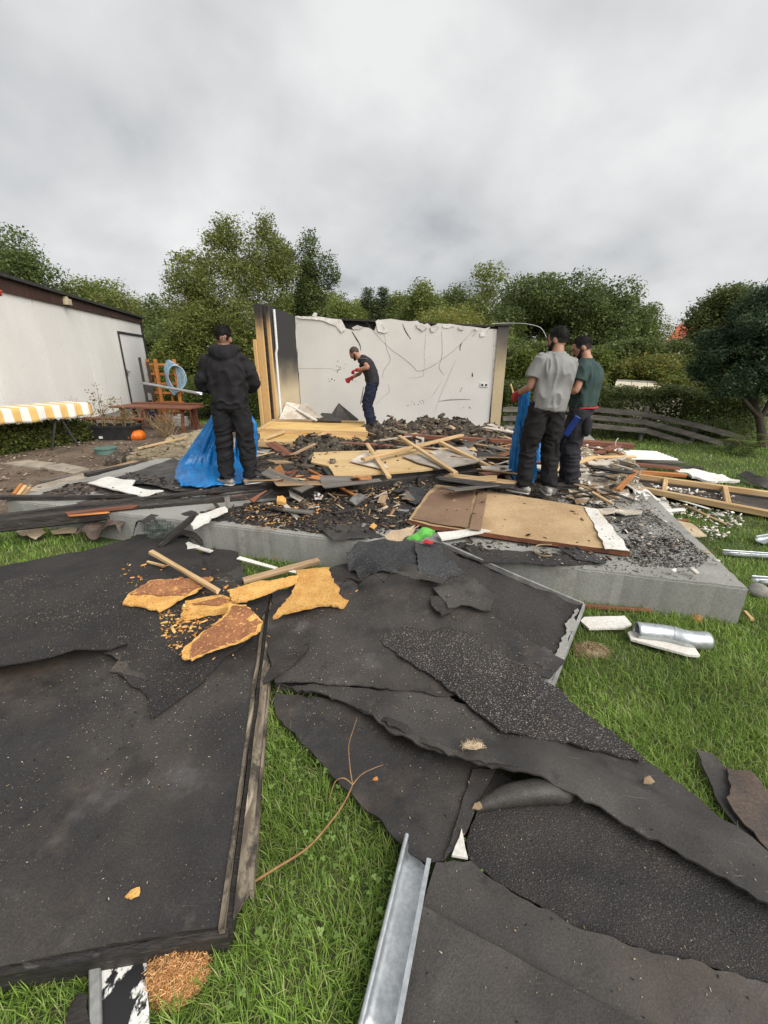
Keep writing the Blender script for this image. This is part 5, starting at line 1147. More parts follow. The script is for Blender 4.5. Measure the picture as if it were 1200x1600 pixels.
m_ = MB(); c = G(222, 666, 0) + Vector((0, .6, 0)); m_.tube([(0, 0, 0), (0, 0, .3)], [.12, .14], 16); m_.tube([(0, 0, .3), (0, 0, .32)], .15, 16); tag(m_.build('bucket', 'blue_tool', loc=c, smooth=40), 'blue bucket under the picnic table', 'bucket')

# --- pavers, old insulation, planks in the yard
for pts, lab in (([(3, 724), (45, 718), (88, 723), (60, 731)], 'worn grey paving slab at the left edge of the yard'), ([(64, 730), (97, 723), (140, 732), (114, 740)], 'worn paving slab second from the left edge')):
    sheet('paving_slab', [(p[0], p[1], .06) for p in pts], 'paver', lab, 'paving slab', thick=.06, jag=.008, und=.002, step=.1)
sheet('kerb_stone', [(40, 772, .07), (60, 764, .07), (140, 742, .07), (270, 713, .07), (276, 716, .07), (150, 750, .07), (66, 774, .07)], 'paver', 'weathered kerb along the left side of the slab', 'kerb', thick=.1, jag=.012, step=.12, und=.004, lift=.05)
sheet('rock_wool', [(196, 718, .2), (210, 704, .26), (236, 694, .28), (312, 690, .32), (330, 702, .3), (292, 714, .28), (240, 719, .24)], 'wool', 'yellowish old rock wool mat on the soil before the dead shrub', 'insulation', thick=.3, jag=.05, rough=.03, rscale=9, step=.06)
sheet('rock_wool', [(250, 694, .26), (275, 680, .36), (325, 674, .4), (338, 692, .34), (292, 702, .3)], 'wool', 'heaped old rock wool mat below the orange rack', 'insulation', thick=.4, jag=.05, rough=.06, rscale=8, step=.07)
sheet('rock_wool', [(160, 722, .1), (178, 708, .2), (202, 702, .18), (210, 712, .14), (180, 724, .1)], 'wool_burnt', 'dark crumbly rock wool strip right of the green lid', 'insulation', thick=.1, jag=.04, rough=.03, rscale=9, step=.06)
P((134, 742, .2), (228, 723, .2), .1, .05, 'char', 'burnt board on the soil beside the kerb', name='charred_board', cat='board')
P((160, 736, .18), (212, 722, .2), .16, .03, 'pine_old', 'brown weathered board left of the grey felt', name='plank', cat='plank')
P((215, 701, .3), (292, 683, .36), .04, .03, 'pine', 'pale stick lying over the rock wool')
sheet('white_board', [(137, 757, .30), (170, 747, .33), (212, 753, .33), (206, 762, .32), (256, 769, .33), (222, 778, .30)], 'board_white', 'L-shaped white board left of the man in the hoodie', 'board', thick=.012, jag=.004, und=.003, step=.08, lift=.02, excl=False)
for k, (a, b) in enumerate([((22, 773, .2), (34, 757, .27)), ((28, 774, .22), (40, 759, .28)), ((32, 775, .2), (47, 762, .24))]):
    P(a, b, .035, .03, 'pine' if k else 'orange_wood', ['orange split log end, leftmost of three by the kerb', 'pale split log end, middle of three by the kerb', 'pale split log end, rightmost of three by the kerb'][k], name='split_wood', cat='wood')
P((62, 752, .1), (110, 743, .1), .05, .02, 'grey_wood', 'grey lath on the soil beside the kerb')
sheet('paper_sheet', [(22, 827, .06), (40, 822, .08), (60, 823, .1), (73, 832, .05), (55, 842, .04), (30, 836, .05)], 'cloth_beige', 'crumpled beige paper on the left lawn below the long beam', 'paper', thick=.004, jag=.012, und=.02, uscale=12, step=.04)
sheet('paper_sheet', [(78, 828, .04), (110, 824, .05), (124, 822, .05), (118, 832, .04), (84, 834, .04)], 'cloth_beige', 'flat beige paper strip left of the brown film', 'paper', thick=.004, jag=.012, und=.01, uscale=12, step=.04)
sheet('plastic_film', [(118, 838, .05), (150, 818, .12), (175, 800, .2), (205, 802, .2), (208, 818, .12), (190, 842, .05), (150, 842, .05)], 'tarp_brown', 'muddy brown film bunched against the slab edge', 'film', thick=.004, jag=.012, und=.04, uscale=7, step=.04, ctrl=[(180, 818, .2)], fold=[(130, 840, 200, 800, .03, .04), (160, 842, 205, 812, .03, .03)])
sheet('plastic_film', [(208, 842, .03), (222, 818, .14), (258, 803, .25), (288, 808, .25), (292, 826, .14), (270, 844, .03)], 'tarp_brown', 'dark muddy film bunched behind the netting at the slab edge', 'film', thick=.004, jag=.012, und=.03, uscale=8, step=.04)
# wire net
t = thing('wire_net', 'crumpled grey-green plastic netting against the slab edge', 'netting', G(250, 835, 0)); c0 = t.location
for k in range(15):
    for dr_ in (0, 1):
        pts = []
        for q in range(9):
            u, v = (q / 8, k / 14) if dr_ else (k / 14, q / 8)
            px_, py_ = 222 + 56 * u, 840 - 28 * v; z_ = .15 + .2 * v + .03 * math.sin(u * 6) + .02 * mnoise.noise((u * 5, v * 5, 0))
            rr = ((u - .5) / .52) ** 2 + ((v - .45) / .58) ** 2
            if rr < 1: pts.append(G(px_, py_, z_) - c0)
        if len(pts) > 2: m_ = MB(); m_.tube(pts, .0035, 4, cap=False); m_.build('strand', 'net', t)

# ================================================================== RIGHT SIDE: DEBRIS BEYOND THE SLAB
P((900, 691, .40), (988, 697, .36), .12, .09, 'red_wood', 'red-brown beam end behind the green-shirted man', name='timber_beam', cat='beam')
def ribbed(name, label, quad, z, mat, n=7, cat='sheet'):
    q = [G(p[0], p[1], p[2] if len(p) > 2 else z) for p in quad]; c = q[0].copy(); m_ = MB(); vs_ = []
    for i in range(n * 2 + 1):
        f_ = i / (n * 2); a = q[0].lerp(q[3], f_); b = q[1].lerp(q[2], f_); o_ = Vector((0, 0, .02 * (i % 2)))
        vs_ += [a + o_ - c, b + o_ - c]
    k = len(vs_); m_.add(vs_ + [v - Vector((0, 0, .006)) for v in vs_], [(2 * i, 2 * i + 1, 2 * i + 3, 2 * i + 2) for i in range(n * 2)] + [(k + 2 * i + 2, k + 2 * i + 3, k + 2 * i + 1, k + 2 * i) for i in range(n * 2)] + [(k + 2 * i, 2 * i, 2 * i + 2, k + 2 * i + 2) for i in range(n * 2)] + [(2 * i + 1, k + 2 * i + 1, k + 2 * i + 3, 2 * i + 3) for i in range(n * 2)])
    return tag(m_.build(name, mat, loc=c), label, cat)
ribbed('ribbed_sheet', 'white ribbed metal sheet on the pile right of the men', [(944, 702, .30), (1024, 706, .26), (1060, 719, .2), (955, 717, .28)], .28, 'board_white')
sheet('cream_panel', [(905, 701, .33), (944, 701, .33), (954, 715, .3), (930, 717, .3)], 'cloth_beige', 'cream panel left of the white ribbed sheet', 'panel', thick=.02, jag=.006, step=.1, excl=False)
P((950, 716, .24), (1066, 723, .16), .12, .03, 'grey_wood', 'long grey plank in front of the white ribbed sheet', name='plank', cat='plank')
P((985, 722, .2), (1095, 731, .1), .12, .03, 'char', 'black burnt plank on the lawn side of the right pile', name='charred_board', cat='board')
P((960, 722, .22), (1060, 732, .12), .08, .04, 'red_wood', 'brown plank beneath the black burnt one', name='plank', cat='plank')
P((978, 736, .2), (1070, 743, .12), .07, .05, 'orange_wood', 'orange timber between the burnt plank and the felted frame', name='timber_beam', cat='beam')
sheet('plasterboard_piece', [(1044, 733, .1), (1080, 732, .1), (1118, 739, .09), (1156, 753, .05), (1112, 750, .06), (1082, 744, .08)], 'paper_torn', 'ragged white plasterboard strip on the lawn at right', 'plasterboard', thick=.03, jag=.04, step=.06, und=.02, uscale=7)
t = thing('framed_panel', 'felt-covered timber frame panel lying on the right lawn', 'frame panel', G(1100, 775, 0))
sheet('felt_back', [(972, 747, .12), (1000, 742, .10), (1200, 772, .08), (1320, 792, .08), (1320, 830, .08), (1200, 800, .09), (1004, 764, .13)], 'felt', parent=t, thick=.01, jag=.004, und=.008, step=.1)
for a, b in (((972, 741, .17), (1320, 789, .12)), ((1000, 764, .17), (1320, 826, .13)), ((972, 742, .17), (1003, 764, .17)), ((1040, 751, .16), (1037, 770, .16)), ((1132, 764, .14), (1137, 789, .14))):
    plank('rail', a, b, .055, .07, 'pine', parent=t)
P((965, 753, .22), (1108, 795, .06), .03, .012, 'board_white', 'long thin white strip slanting over the felted frame onto the lawn', name='white_strip', cat='strip')
P((1068, 789, .05), (1136, 820, .03), .02, .015, 'pine', 'thin pale lath pointing into the lawn below the frame', name='wooden_lath', cat='lath')
P((1018, 800, .1), (1068, 796, .08), .05, .02, 'board_white', 'pale short board at the slab\'s right edge', name='white_board', cat='board')
P((1032, 812, .10), (1076, 813, .05), .03, .015, 'red_wood', 'brown lath end at the slab\'s right edge', name='wooden_lath', cat='lath')
sheet('white_board', [(1026, 781, .06), (1038, 779, .06), (1052, 808, .05), (1036, 808, .05)], 'board_white', 'upright white board piece on the grass beside the slab', 'board', thick=.01, jag=.008, step=.06, lift=.02)
sheet('plasterboard_piece', [(1038, 819, .05), (1052, 816, .05), (1080, 823, .05), (1103, 841, .04), (1066, 842, .05)], 'cloth_beige', 'tan board offcut on the grass right of the slab', 'board', thick=.012, jag=.008, step=.06, lift=.03)
m_ = MB(); c = G(968, 742, .3); V_ = []
for i in range(13):
    a = R(-20 + 160 * i / 12)
    for j in range(5): V_.append((.16 * math.cos(a), .5 * (j / 4 - .5) * .6, .16 * math.sin(a) * (1 + .1 * j)))
m_.add(V_, [(i * 5 + j, (i + 1) * 5 + j, (i + 1) * 5 + j + 1, i * 5 + j + 1) for i in range(12) for j in range(4)]); o = m_.build('bent_sheet', 'wall_grey', loc=c + Vector((0, 0, .0)), rot=(0, 1.25, .5), smooth=60); o.modifiers.new('t', 'SOLIDIFY').thickness = .006
tag(o, 'grey sheet bent into a half pipe on the right pile', 'bent sheet')
t = thing('white_cable', 'thin white cable sticking up from the right pile', 'cable', G(958, 712, .3)); m_ = MB(); m_.tube(smooth_path([(0, 0, 0), (.02, 0, .08), (.0, 0, .2), (.03, 0, .26)], 5), .006, 6); m_.build('wire', 'white_plastic', t)

# plasterboard shards about the two men: alike pieces
rg = random.Random(21)
spots = [(rg.uniform(862, 960), rg.uniform(708, 775)) for _ in range(64)] + [(rg.uniform(905, 1010), rg.uniform(760, 800)) for _ in range(10)]
for k, (px_, py_) in enumerate(spots):
    z_ = SLAB + .03 + max(0, (762 - py_)) / 60 * .16 * rg.uniform(.5, 1); c = G(px_, py_, z_); s = rg.uniform(.05, .2); a0 = rg.uniform(0, 6.28); n = rg.randint(4, 6); tl = (rg.gauss(0, .12), rg.gauss(0, .12))
    pts = []
    for i in range(n):
        a = a0 + 6.283 * i / n + rg.uniform(-.3, .3); rr = s * rg.uniform(.55, 1.1); x_, y_ = rr * math.cos(a) * 1.3, rr * math.sin(a) * .8
        pts.append((c.x + x_, c.y + y_, z_ + tl[0] * x_ + tl[1] * y_))
    mt_ = ['plaster', 'wall_grey', 'cloth_beige', 'plaster', 'chip', 'paver', 'plaster'][k % 7]; tone = {'plaster': 'chalky', 'wall_grey': 'grey', 'cloth_beige': 'beige', 'chip': 'tan', 'paver': 'brown'}[mt_]
    sheet('plasterboard_shard', pts, mt_, '@' + tone + ' plasterboard shard@on the heap around the two men', 'plasterboard', px=False, thick=.012, jag=.01, step=.06, und=.01, uscale=6, group='plasterboard shards on the right heap', excl=False)
for k in range(34):      # splintered sticks on the dark heap
    px_, py_ = rg.choice([(rg.uniform(560, 800), rg.uniform(672, 712)), (rg.uniform(400, 480), rg.uniform(712, 752)), (rg.uniform(740, 830), rg.uniform(705, 765)), (rg.uniform(860, 960), rg.uniform(735, 780))])
    a = rg.uniform(0, 3.14); L_ = rg.uniform(.15, .5); z_ = SLAB + .16; c = G(px_, py_, z_); d = Vector((math.cos(a) * L_ / 2, math.sin(a) * L_ / 2, rg.gauss(0, .04)))
    plank('charred_stick', c - d, c + d, rg.uniform(.015, .035), rg.uniform(.01, .02), ['char', 'pine_old', 'char', 'red_wood', 'pine'][k % 5], '@' + ['charred', 'brown', 'charred', 'red-brown', 'pale'][k % 5] + ' thin stick@in the burnt heaps on the slab', 'stick', 'splintered sticks in the burnt heap', px=False, split=.02)
ZONES = [('between the wall elements and the charred beam', [(400, 590, 700, 758), (560, 800, 668, 706)]), ('right of the pale plywood element', [(735, 830, 700, 770)]), ('around the feet of the two men', [(850, 985, 700, 790)]), ('on the front part of the slab', [(330, 650, 762, 800)])]
for k in range(125):
    zn, bx_ = ZONES[[0, 0, 1, 2, 3, 1, 0][k % 7]]; q = rg.choice(bx_); px_, py_ = rg.uniform(q[0], q[1]), rg.uniform(q[2], q[3])
    if (485 < px_ < 760 and 700 < py_ < 745) or (785 < px_ < 915 and 742 < py_ < 795): continue
    z_ = SLAB + (.14 if py_ < 760 else .03) + rg.uniform(0, .06); c = G(px_, py_, z_); a_ = rg.choice((rg.gauss(-.25, .5), rg.gauss(.3, .6), rg.uniform(0, 3.1))); L_ = rg.uniform(.22, .9) if py_ < 760 else rg.uniform(.1, .3); d = Vector((math.cos(a_) * L_ / 2, math.sin(a_) * L_ / 2, rg.gauss(0, .035)))
    mt_ = rg.choice(['char', 'pine_old', 'char', 'grey_wood', 'pine', 'grey_wood', 'char', 'plaster', 'orange_wood' if k % 4 == 0 else 'red_wood'])
    tone = {'char': 'black burnt', 'pine_old': 'brown weathered', 'red_wood': 'red-brown', 'grey_wood': 'grey', 'pine': 'pale', 'plaster': 'chalky', 'orange_wood': 'orange'}[mt_]
    plank('broken_plank', c - d, c + d, rg.uniform(.04, .2) if py_ < 760 else rg.uniform(.03, .1), rg.uniform(.008, .02), mt_, '@' + tone + ' broken plank@' + zn, 'plank', 'broken planks on the slab', px=False, split=rg.uniform(.01, .05), roll=rg.gauss(0, .25))
# bright scraps
sheet('cloth_scrap', [(600, 836, .31), (612, 828, .33), (640, 822, .35), (655, 820, .35), (640, 835, .33), (622, 843, .31), (605, 843, .30)], 'cloth_beige', 'crumpled beige cloth on the slab left of the green scrap', 'cloth', thick=.005, jag=.01, und=.02, uscale=14, step=.03, excl=False)
sheet('plastic_scrap', [(632, 840, .33), (645, 832, .36), (660, 825, .38), (680, 828, .37), (672, 836, .35), (655, 843, .33)], 'bright_green', 'bright green plastic scrap below the large chipboard', 'plastic', thick=.004, jag=.012, und=.025, uscale=16, step=.025, excl=False)
sheet('plastic_scrap', [(660, 848, .35), (668, 842, .37), (678, 846, .36), (676, 852, .35)], 'red_plastic', 'small red plastic scrap beside the green one', 'plastic', thick=.004, jag=.006, und=.015, uscale=20, step=.02, excl=False)
sheet('foam_scrap', [(490, 772, .33), (497, 769, .36), (505, 773, .34), (502, 778, .32), (492, 778, .32)], 'white_plastic', 'small white foam lump before the charred beam', 'foam', thick=.02, jag=.006, step=.02, excl=False)
sheet('fibreboard', [(432, 783, .33), (433, 774, .37), (441, 773, .38), (447, 778, .36), (446, 785, .33)], 'fibre', 'orange fibre chunk before the charred beam', 'fibreboard', thick=.04, jag=.008, step=.03, excl=False)
sheet('wood_chip', [(577, 822, .30), (584, 816, .32), (589, 820, .31), (584, 826, .29)], 'fibre', 'yellow chip on the black felt square', 'wood chip', thick=.01, jag=.006, step=.02, excl=False)
t = thing('cord', 'loop of pale cord on the felt in front of the chipboard', 'cord', G(845, 862, .29)); m_ = MB(); m_.tube([G(p[0], p[1], .3) - t.location for p in smooth_path([Vector((862, 851, 0)), Vector((840, 852, 0)), Vector((835, 862, 0)), Vector((848, 868, 0)), Vector((862, 868, 0)), Vector((850, 862, 0)), Vector((842, 858, 0))], 5)], .005, 6); m_.build('strand', 'stem', t)

# ---- burnt wool and rubble heaps that cover the slab
def heap(label, pts, mat='wool_burnt', zr=.0, **k):
    return sheet('burnt_rubble', pts, mat, label, 'rubble', thick=k.pop('thick', .2), jag=k.pop('jag', .06), kind='stuff', excl=False, step=k.pop('step', .06), zrel=zr, **k)
heap('black heap of burnt mineral wool along the foot of the wall', [(560, 676, .34), (590, 664, .42), (640, 660, .45), (700, 660, .42), (768, 668, .40), (800, 685, .36), (790, 705, .34), (740, 702, .34), (640, 700, .34), (570, 700, .34), (552, 692, .34)], rough=.10, rscale=11, step=.045)
heap('dark wool lumps between the yellow and the pale wall elements', [(462, 708, .34), (470, 690, .40), (500, 684, .48), (530, 692, .42), (565, 694, .40), (572, 704, .36), (490, 712, .36), (484, 722, .34)], rough=.10, rscale=11, step=.045)
heap('burnt brown rubble right of the man in the hoodie', [(380, 735, .28), (405, 715, .34), (440, 700, .36), (480, 706, .34), (490, 725, .34), (515, 745, .32), (500, 760, .28), (420, 768, .27), (385, 758, .27)], rough=.05, rscale=9)
heap('burnt rubble below the blue bag of the two men', [(720, 740, .28), (740, 712, .34), (770, 700, .36), (830, 700, .38), (880, 705, .38), (905, 725, .34), (900, 765, .28), (860, 785, .27), (790, 770, .27), (740, 760, .27)], rough=.06, rscale=9)
heap('pale dusty rubble under the plasterboard shards', [(860, 712, .38), (900, 698, .40), (960, 704, .36), (985, 722, .30), (1000, 750, .26), (975, 778, .26), (920, 784, .27), (870, 770, .28)], mat='wool', rough=.05, rscale=11)
heap('granular burnt dirt over the front of the slab', [(310, 808, .264), (360, 793, .268), (480, 775, .272), (620, 760, .272), (650, 775, .27), (640, 815, .27), (645, 833, .268), (600, 839, .266), (545, 839, .264), (480, 829, .264), (400, 820, .264), (340, 812, .264)], mat='felt_gran', rough=.012, thick=.01, jag=.06, rscale=16, step=.05)
heap('burnt dirt at the left end of the slab', [(60, 772, .262), (140, 752, .266), (190, 745, .268), (210, 760, .266), (260, 775, .266), (300, 785, .264), (230, 795, .262), (120, 786, .262)], mat='felt_brown', rough=.02, thick=.01, jag=.035, rscale=14, step=.06)

# ================================================================== PEOPLE
def loft(m_, path, radii, lat, n=16, cap=.6, k=4):
    """closed skin round a path: radii (sideways, depth) per point; lat = sideways axis"""
    path = [Vector(p) for p in path]; radii = [(r, r) if isinstance(r, (int, float)) else r for r in radii]
    P_ = smooth_path(path, k); Rr = smooth_path([Vector((a, b, 0)) for a, b in radii], k)
    rows = []; lat = Vector(lat)
    t0 = (P_[1] - P_[0]).normalized(); t1 = (P_[-1] - P_[-2]).normalized()
    seq = []
    r0, r1 = Rr[0], Rr[-1]
    for q in (.97, .75, .4): seq.append((P_[0] - t0 * cap * min(r0.x, r0.y) * q, r0 * math.sqrt(max(0.004, 1 - q * q)), t0))
    for i, p in enumerate(P_): seq.append((p, Rr[i], (P_[min(i + 1, len(P_) - 1)] - P_[max(i - 1, 0)]).normalized()))
    for q in (.4, .75, .97): seq.append((P_[-1] + t1 * cap * min(r1.x, r1.y) * q, r1 * math.sqrt(max(0.004, 1 - q * q)), t1))
    vs_ = []
    for p, r_, t in seq:
        x = (lat - t * lat.dot(t)); x = x.normalized() if x.length > 1e-3 else t.orthogonal().normalized(); y = t.cross(x)
        vs_ += [p + x * (r_.x * math.cos(2 * math.pi * j / n)) + y * (r_.y * math.sin(2 * math.pi * j / n)) for j in range(n)]
    m = len(seq); fs = [(i * n + j, i * n + (j + 1) % n, (i + 1) * n + (j + 1) % n, (i + 1) * n + j) for i in range(m - 1) for j in range(n)]
    fs += [tuple(reversed(range(n))), tuple(range((m - 1) * n, m * n))]
    m_.add(vs_, fs)
def fuse(m_, voxel, name, mat, parent=None, smooth_it=3, wrinkle=0.0, wf=(14, 14, 30), seed=0, joints=()):
    """one continuous skin over all overlapping pieces"""
    me = bpy.data.meshes.new(name); me.from_pydata(m_.v, [], m_.f)
    bm = bmesh.new(); bm.from_mesh(me); bmesh.ops.recalc_face_normals(bm, faces=bm.faces[:]); bm.to_mesh(me); bm.free()
    o = bpy.data.objects.new(name, me); COL.objects.link(o)
    r_ = o.modifiers.new('r', 'REMESH'); r_.mode = 'VOXEL'; r_.voxel_size = voxel
    if smooth_it: s_ = o.modifiers.new('s', 'SMOOTH'); s_.iterations = smooth_it; s_.factor = .5
    dg = bpy.context.evaluated_depsgraph_get(); ev = o.evaluated_get(dg); me2 = bpy.data.meshes.new_from_object(ev)
    bpy.data.objects.remove(o); bpy.data.meshes.remove(me)
    me2.name = name
    if wrinkle:
        n = len(me2.vertices); co = np.empty(n * 3, np.float32); no = np.empty(n * 3, np.float32)
        me2.vertices.foreach_get('co', co); me2.vertices.foreach_get('normal', no); co = co.reshape(-1, 3); no = no.reshape(-1, 3)
        q = co * np.array(wf) + seed * 3.1
        q = q + np.column_stack([vnoise(co * 6 + 3, 5)] * 3) * 1.2
        w_ = (1 - np.abs(vnoise(q, seed))) ** 2 - .45 + .5 * vnoise(co * 7, seed + 3)
        amp = np.full(n, wrinkle * .55)
        for j, rad, k in joints:
            d = np.linalg.norm(co - np.array(j), axis=1); amp += wrinkle * k * np.exp(-(d / rad) ** 2)
        co = co + no * (w_ * amp)[:, None]; me2.vertices.foreach_set('co', co.astype(np.float32).ravel())
    me2.polygons.foreach_set('use_smooth', [True] * len(me2.polygons)); me2.update()
    me2.materials.clear()
    return link(name, me2, mat, parent)

def hand_bits(m_, wrist, d, palm, thumb_side, curl=1.0, s=1.0, grow=0.0):
    """palm and five unequal bent fingers; d = along the hand, palm = palm normal, thumb_side = +1/-1 across"""
    d = Vector(d).normalized(); pn = Vector(palm); pn = (pn - d * pn.dot(d)).normalized(); x = d.cross(pn) * thumb_side; w_ = Vector(wrist)
    loft(m_, [w_, w_ + d * .04 * s, w_ + d * .085 * s], [(.028 * s + grow, .02 * s + grow), (.040 * s + grow, .016 * s + grow), (.040 * s + grow, .014 * s + grow)], x, 12, .5, 3)
    for i, (off, ln) in enumerate(((.030, .070), (.010, .078), (-.011, .073), (-.030, .058))):
        b = w_ + d * .082 * s + x * off * s; pts = [b - d * .01]; a = .35 * curl; p = b
        for q, f in enumerate((.45, .31, .24)):
            a += (.25 if q == 0 else .75) * curl; p = p + (d * math.cos(a) + pn * math.sin(a)) * ln * f * s; pts.append(p)
        loft(m_, pts, [.0095 * s + grow, .009 * s + grow, .0085 * s + grow, .0075 * s + grow], x, 8, .8, 2)
    b = w_ + d * .025 * s + x * .028 * s
    loft(m_, [b, b + (x * .6 + d * .6 + pn * .3) * .035 * s, b + (x * .5 + d * 1.3 + pn * .7 * curl) * .042 * s], [.013 * s + grow, .011 * s + grow, .009 * s + grow], pn, 8, .8, 3)

def person(label, loc, rz, J, style):
    """J: joints in the person's own space (x to the right, y ahead, z up)"""
    V = {k: Vector(v) for k, v in J.items()}
    X = Vector((1, 0, 0)); b = MB(); s = style
    hd = V['head']; hf = V.get('look', Vector((0, 1, 0))).normalized(); hu = V.get('hup', Vector((0, 0, 1))).normalized(); hx = hf.cross(hu).normalized(); hu = hx.cross(hf).normalized()
    hr = Matrix((hx, hf, hu)).transposed()
    sh = (V['sl'] + V['sr']) / 2; lat = (V['sr'] - V['sl']).normalized(); hl = (V['hr'] - V['hl']).normalized()
    # --- body
    tor = [V['pelvis'] - Vector((0, 0, .06)), V['pelvis'] + Vector((0, 0, .04)), V['waist'], V['chest'], sh + Vector((0, 0, -.01)), V['neck'] + Vector((0, 0, -.0))]
    bw = s.get('bulk', 1.0)
    loft(b, tor, [(.135 * bw, .092 * bw), (.145 * bw, .097 * bw), (.135 * bw, .092 * bw), (.150 * bw, .105 * bw), (.125 * bw, .075 * bw), (.058, .056)], lat, 20, .5, 4)
    loft(b, [V['neck'] - Vector((0, 0, .04)), V['neck'].lerp(hd, .5), hd - hu * .03], [.06, .056, .058], lat, 14, .5, 3)
    def hp(x, y, z): return hd + hr @ Vector((x, y, z))
    b.ball(hp(0, -.012, .022), (.073, .092, .095), 18, 12, rot=hr); loft(b, [hp(0, .01, .05), hp(0, .022, -.02), hp(0, .038, -.085)], [(.066, .078), (.062, .068), (.036, .040)], hx, 14, .7, 3)
    loft(b, [hp(0, .085, .028), hp(0, .105, -.012), hp(0, .098, -.022)], [.010, .016, .012], hx, 8, .6, 3); b.ball(hp(0, .085, .035), (.05, .016, .012), 10, 6, rot=hr); b.ball(hp(0, .082, -.055), (.024, .016, .012), 10, 6, rot=hr)
    for sx in (-1, 1): b.ball(hp(sx * .074, -.01, -.005), (.011, .022, .034), 8, 6, rot=hr)
    glove = s.get('glove')
    for sd in ('l', 'r'):
        loft(b, [V['s' + sd].lerp(V['e' + sd], .1), V['s' + sd].lerp(V['e' + sd], .5), V['e' + sd], V['e' + sd].lerp(V['w' + sd], .35), V['w' + sd]], [.036 * bw, .042 * bw, .037, .038, .026], lat, 14, .7, 4)
        hv = (V['w' + sd] - V['e' + sd]).normalized(); hv = V.get('hd' + sd, hv)
        hand_bits(b, V['w' + sd] + hv * .01, hv, V.get('pn' + sd, Vector((0, 0, -1))), V['ts'].x if 'ts' in V else (1 if sd == 'l' else -1), s.get('curl', 1.0))
        kn, an, hp_ = V['k' + sd], V['a' + sd], V['h' + sd]
        loft(b, [hp_, hp_.lerp(kn, .5), kn, kn.lerp(an, .35), an], [(.08, .085), (.072, .075), (.05, .054), (.05, .056), (.033, .036)], hl, 16, .6, 4)
        tw_ = V['t' + sd]; fd = (tw_ - an); fd.z = 0; fd.normalize(); f0 = Vector((an.x, an.y, .035))
        loft(b, [f0 - fd * .05, f0 + fd * .04, f0 + fd * .15], [(.03, .028), (.036, .028), (.034, .018)], Vector((fd.y, -fd.x, 0)), 12, .6, 3); loft(b, [an, Vector((an.x, an.y, .04))], [.036, .036], hl, 12, .5, 2)
    root = fuse(b, .0075, 'person', 'skin', None, 2)
    root.location = loc; root.rotation_euler = (0, 0, rz); root.scale = (s.get('scale', .92),) * 3; tag(root, label, 'person', 'men clearing the site')
    # --- top
    g = MB(); gr = s.get('loose', .022)
    hem = V['pelvis'] + Vector((0, 0, s.get('hem', -.02)))
    loft(g, [hem, hem.lerp(V['waist'], .55), V['waist'].lerp(V['chest'], .3), V['chest'], sh + Vector((0, 0, .0)), V['neck'] + Vector((0, 0, -.012))],
         [(.160 * bw + gr * .6, .116 * bw + gr * .5), (.162 * bw + gr * .85, .116 * bw + gr * .85), (.160 * bw + gr, .112 * bw + gr), (.170 * bw + gr * .8, .118 * bw + gr), (.140 * bw + gr * .5, .085 * bw + gr * .8), (.078, .075)], lat, 22, .12, 5)
    for sd in ('l', 'r'): loft(g, [V['neck'].lerp(V['s' + sd], .25) - Vector((0, 0, .045)), V['neck'].lerp(V['s' + sd], .65) - Vector((0, 0, .035)), V['s' + sd] - Vector((0, 0, .005))], [(.065, .06), (.06, .062), (.052, .056)], Vector((0, 1, 0)), 14, .5, 3)
    sl = s.get('sleeve', .62); jts = []
    for sd in ('l', 'r'):
        S, E, W_ = V['s' + sd], V['e' + sd], V['w' + sd]; sg = s.get('slv', .018)
        if sl <= 1:
            end = S.lerp(E, sl); loft(g, [S - (E - S) * .02, S.lerp(E, sl * .5), end], [.046 * bw + sg * .6, .052 * bw + sg, .054 * bw + sg], lat, 16, .1, 4)
        else:
            loft(g, [S - (E - S) * .02, S.lerp(E, .5), E, E.lerp(W_, .5), E.lerp(W_, .95)], [.048 * bw + sg * .6, .054 * bw + sg, .052 + sg, .046 + sg, .036 + sg * .6], lat, 16, .3, 4)
        jts += [(S, .16, 1.0), (E, .12, 1.4)]
    if s.get('hood'):
        hb = V['neck'] + Vector((0, -.075, .0)); loft(g, [hb + Vector((-.13, .07, .0)), hb + Vector((-.085, .0, -.015)), hb + Vector((0, -.04, -.05)), hb + Vector((.085, .0, -.015)), hb + Vector((.13, .07, .0))], [(.03, .045), (.04, .06), (.045, .09), (.04, .06), (.03, .045)], Vector((0, 1, 0)), 14, .8, 4)
    fuse(g, .010, s.get('topname', 't_shirt'), s['top'], root, 3, s.get('wr', .011), s.get('wf', (13, 13, 9)), s.get('seed', 1), jts + [(V['waist'], .22, 1.2), (hem, .2, .6)])
    if s.get('band'): pass
    # --- trousers
    g = MB(); tg = s.get('tloose', .026)
    loft(g, [V['pelvis'] + Vector((0, 0, .07)), V['pelvis'], V['pelvis'] - Vector((0, 0, .07))], [(.158 * bw, .115 * bw), (.172 * bw, .128 * bw), (.155 * bw, .115 * bw)], hl, 20, .35, 4); jts = []
    for sd in ('l', 'r'):
        hp_, kn, an = V['h' + sd], V['k' + sd], V['a' + sd]; lo_ = Vector((an.x, an.y, .095))
        loft(g, [hp_ + Vector((0, 0, .02)), hp_.lerp(kn, .5), kn, kn.lerp(lo_, .5), lo_], [(.088 + tg * .5, .098 + tg * .5), (.080 + tg, .086 + tg), (.060 + tg, .066 + tg), (.054 + tg, .060 + tg), (.050 + tg, .056 + tg)], hl, 18, .12, 4)
        jts += [(kn, .16, 1.3), (lo_, .14, 2.0), (hp_, .14, .8)]
    tr_ = fuse(g, .011, 'trousers', s['legs'], root, 3, s.get('twr', .017), (10, 10, 19), s.get('seed', 1) + 7, jts)
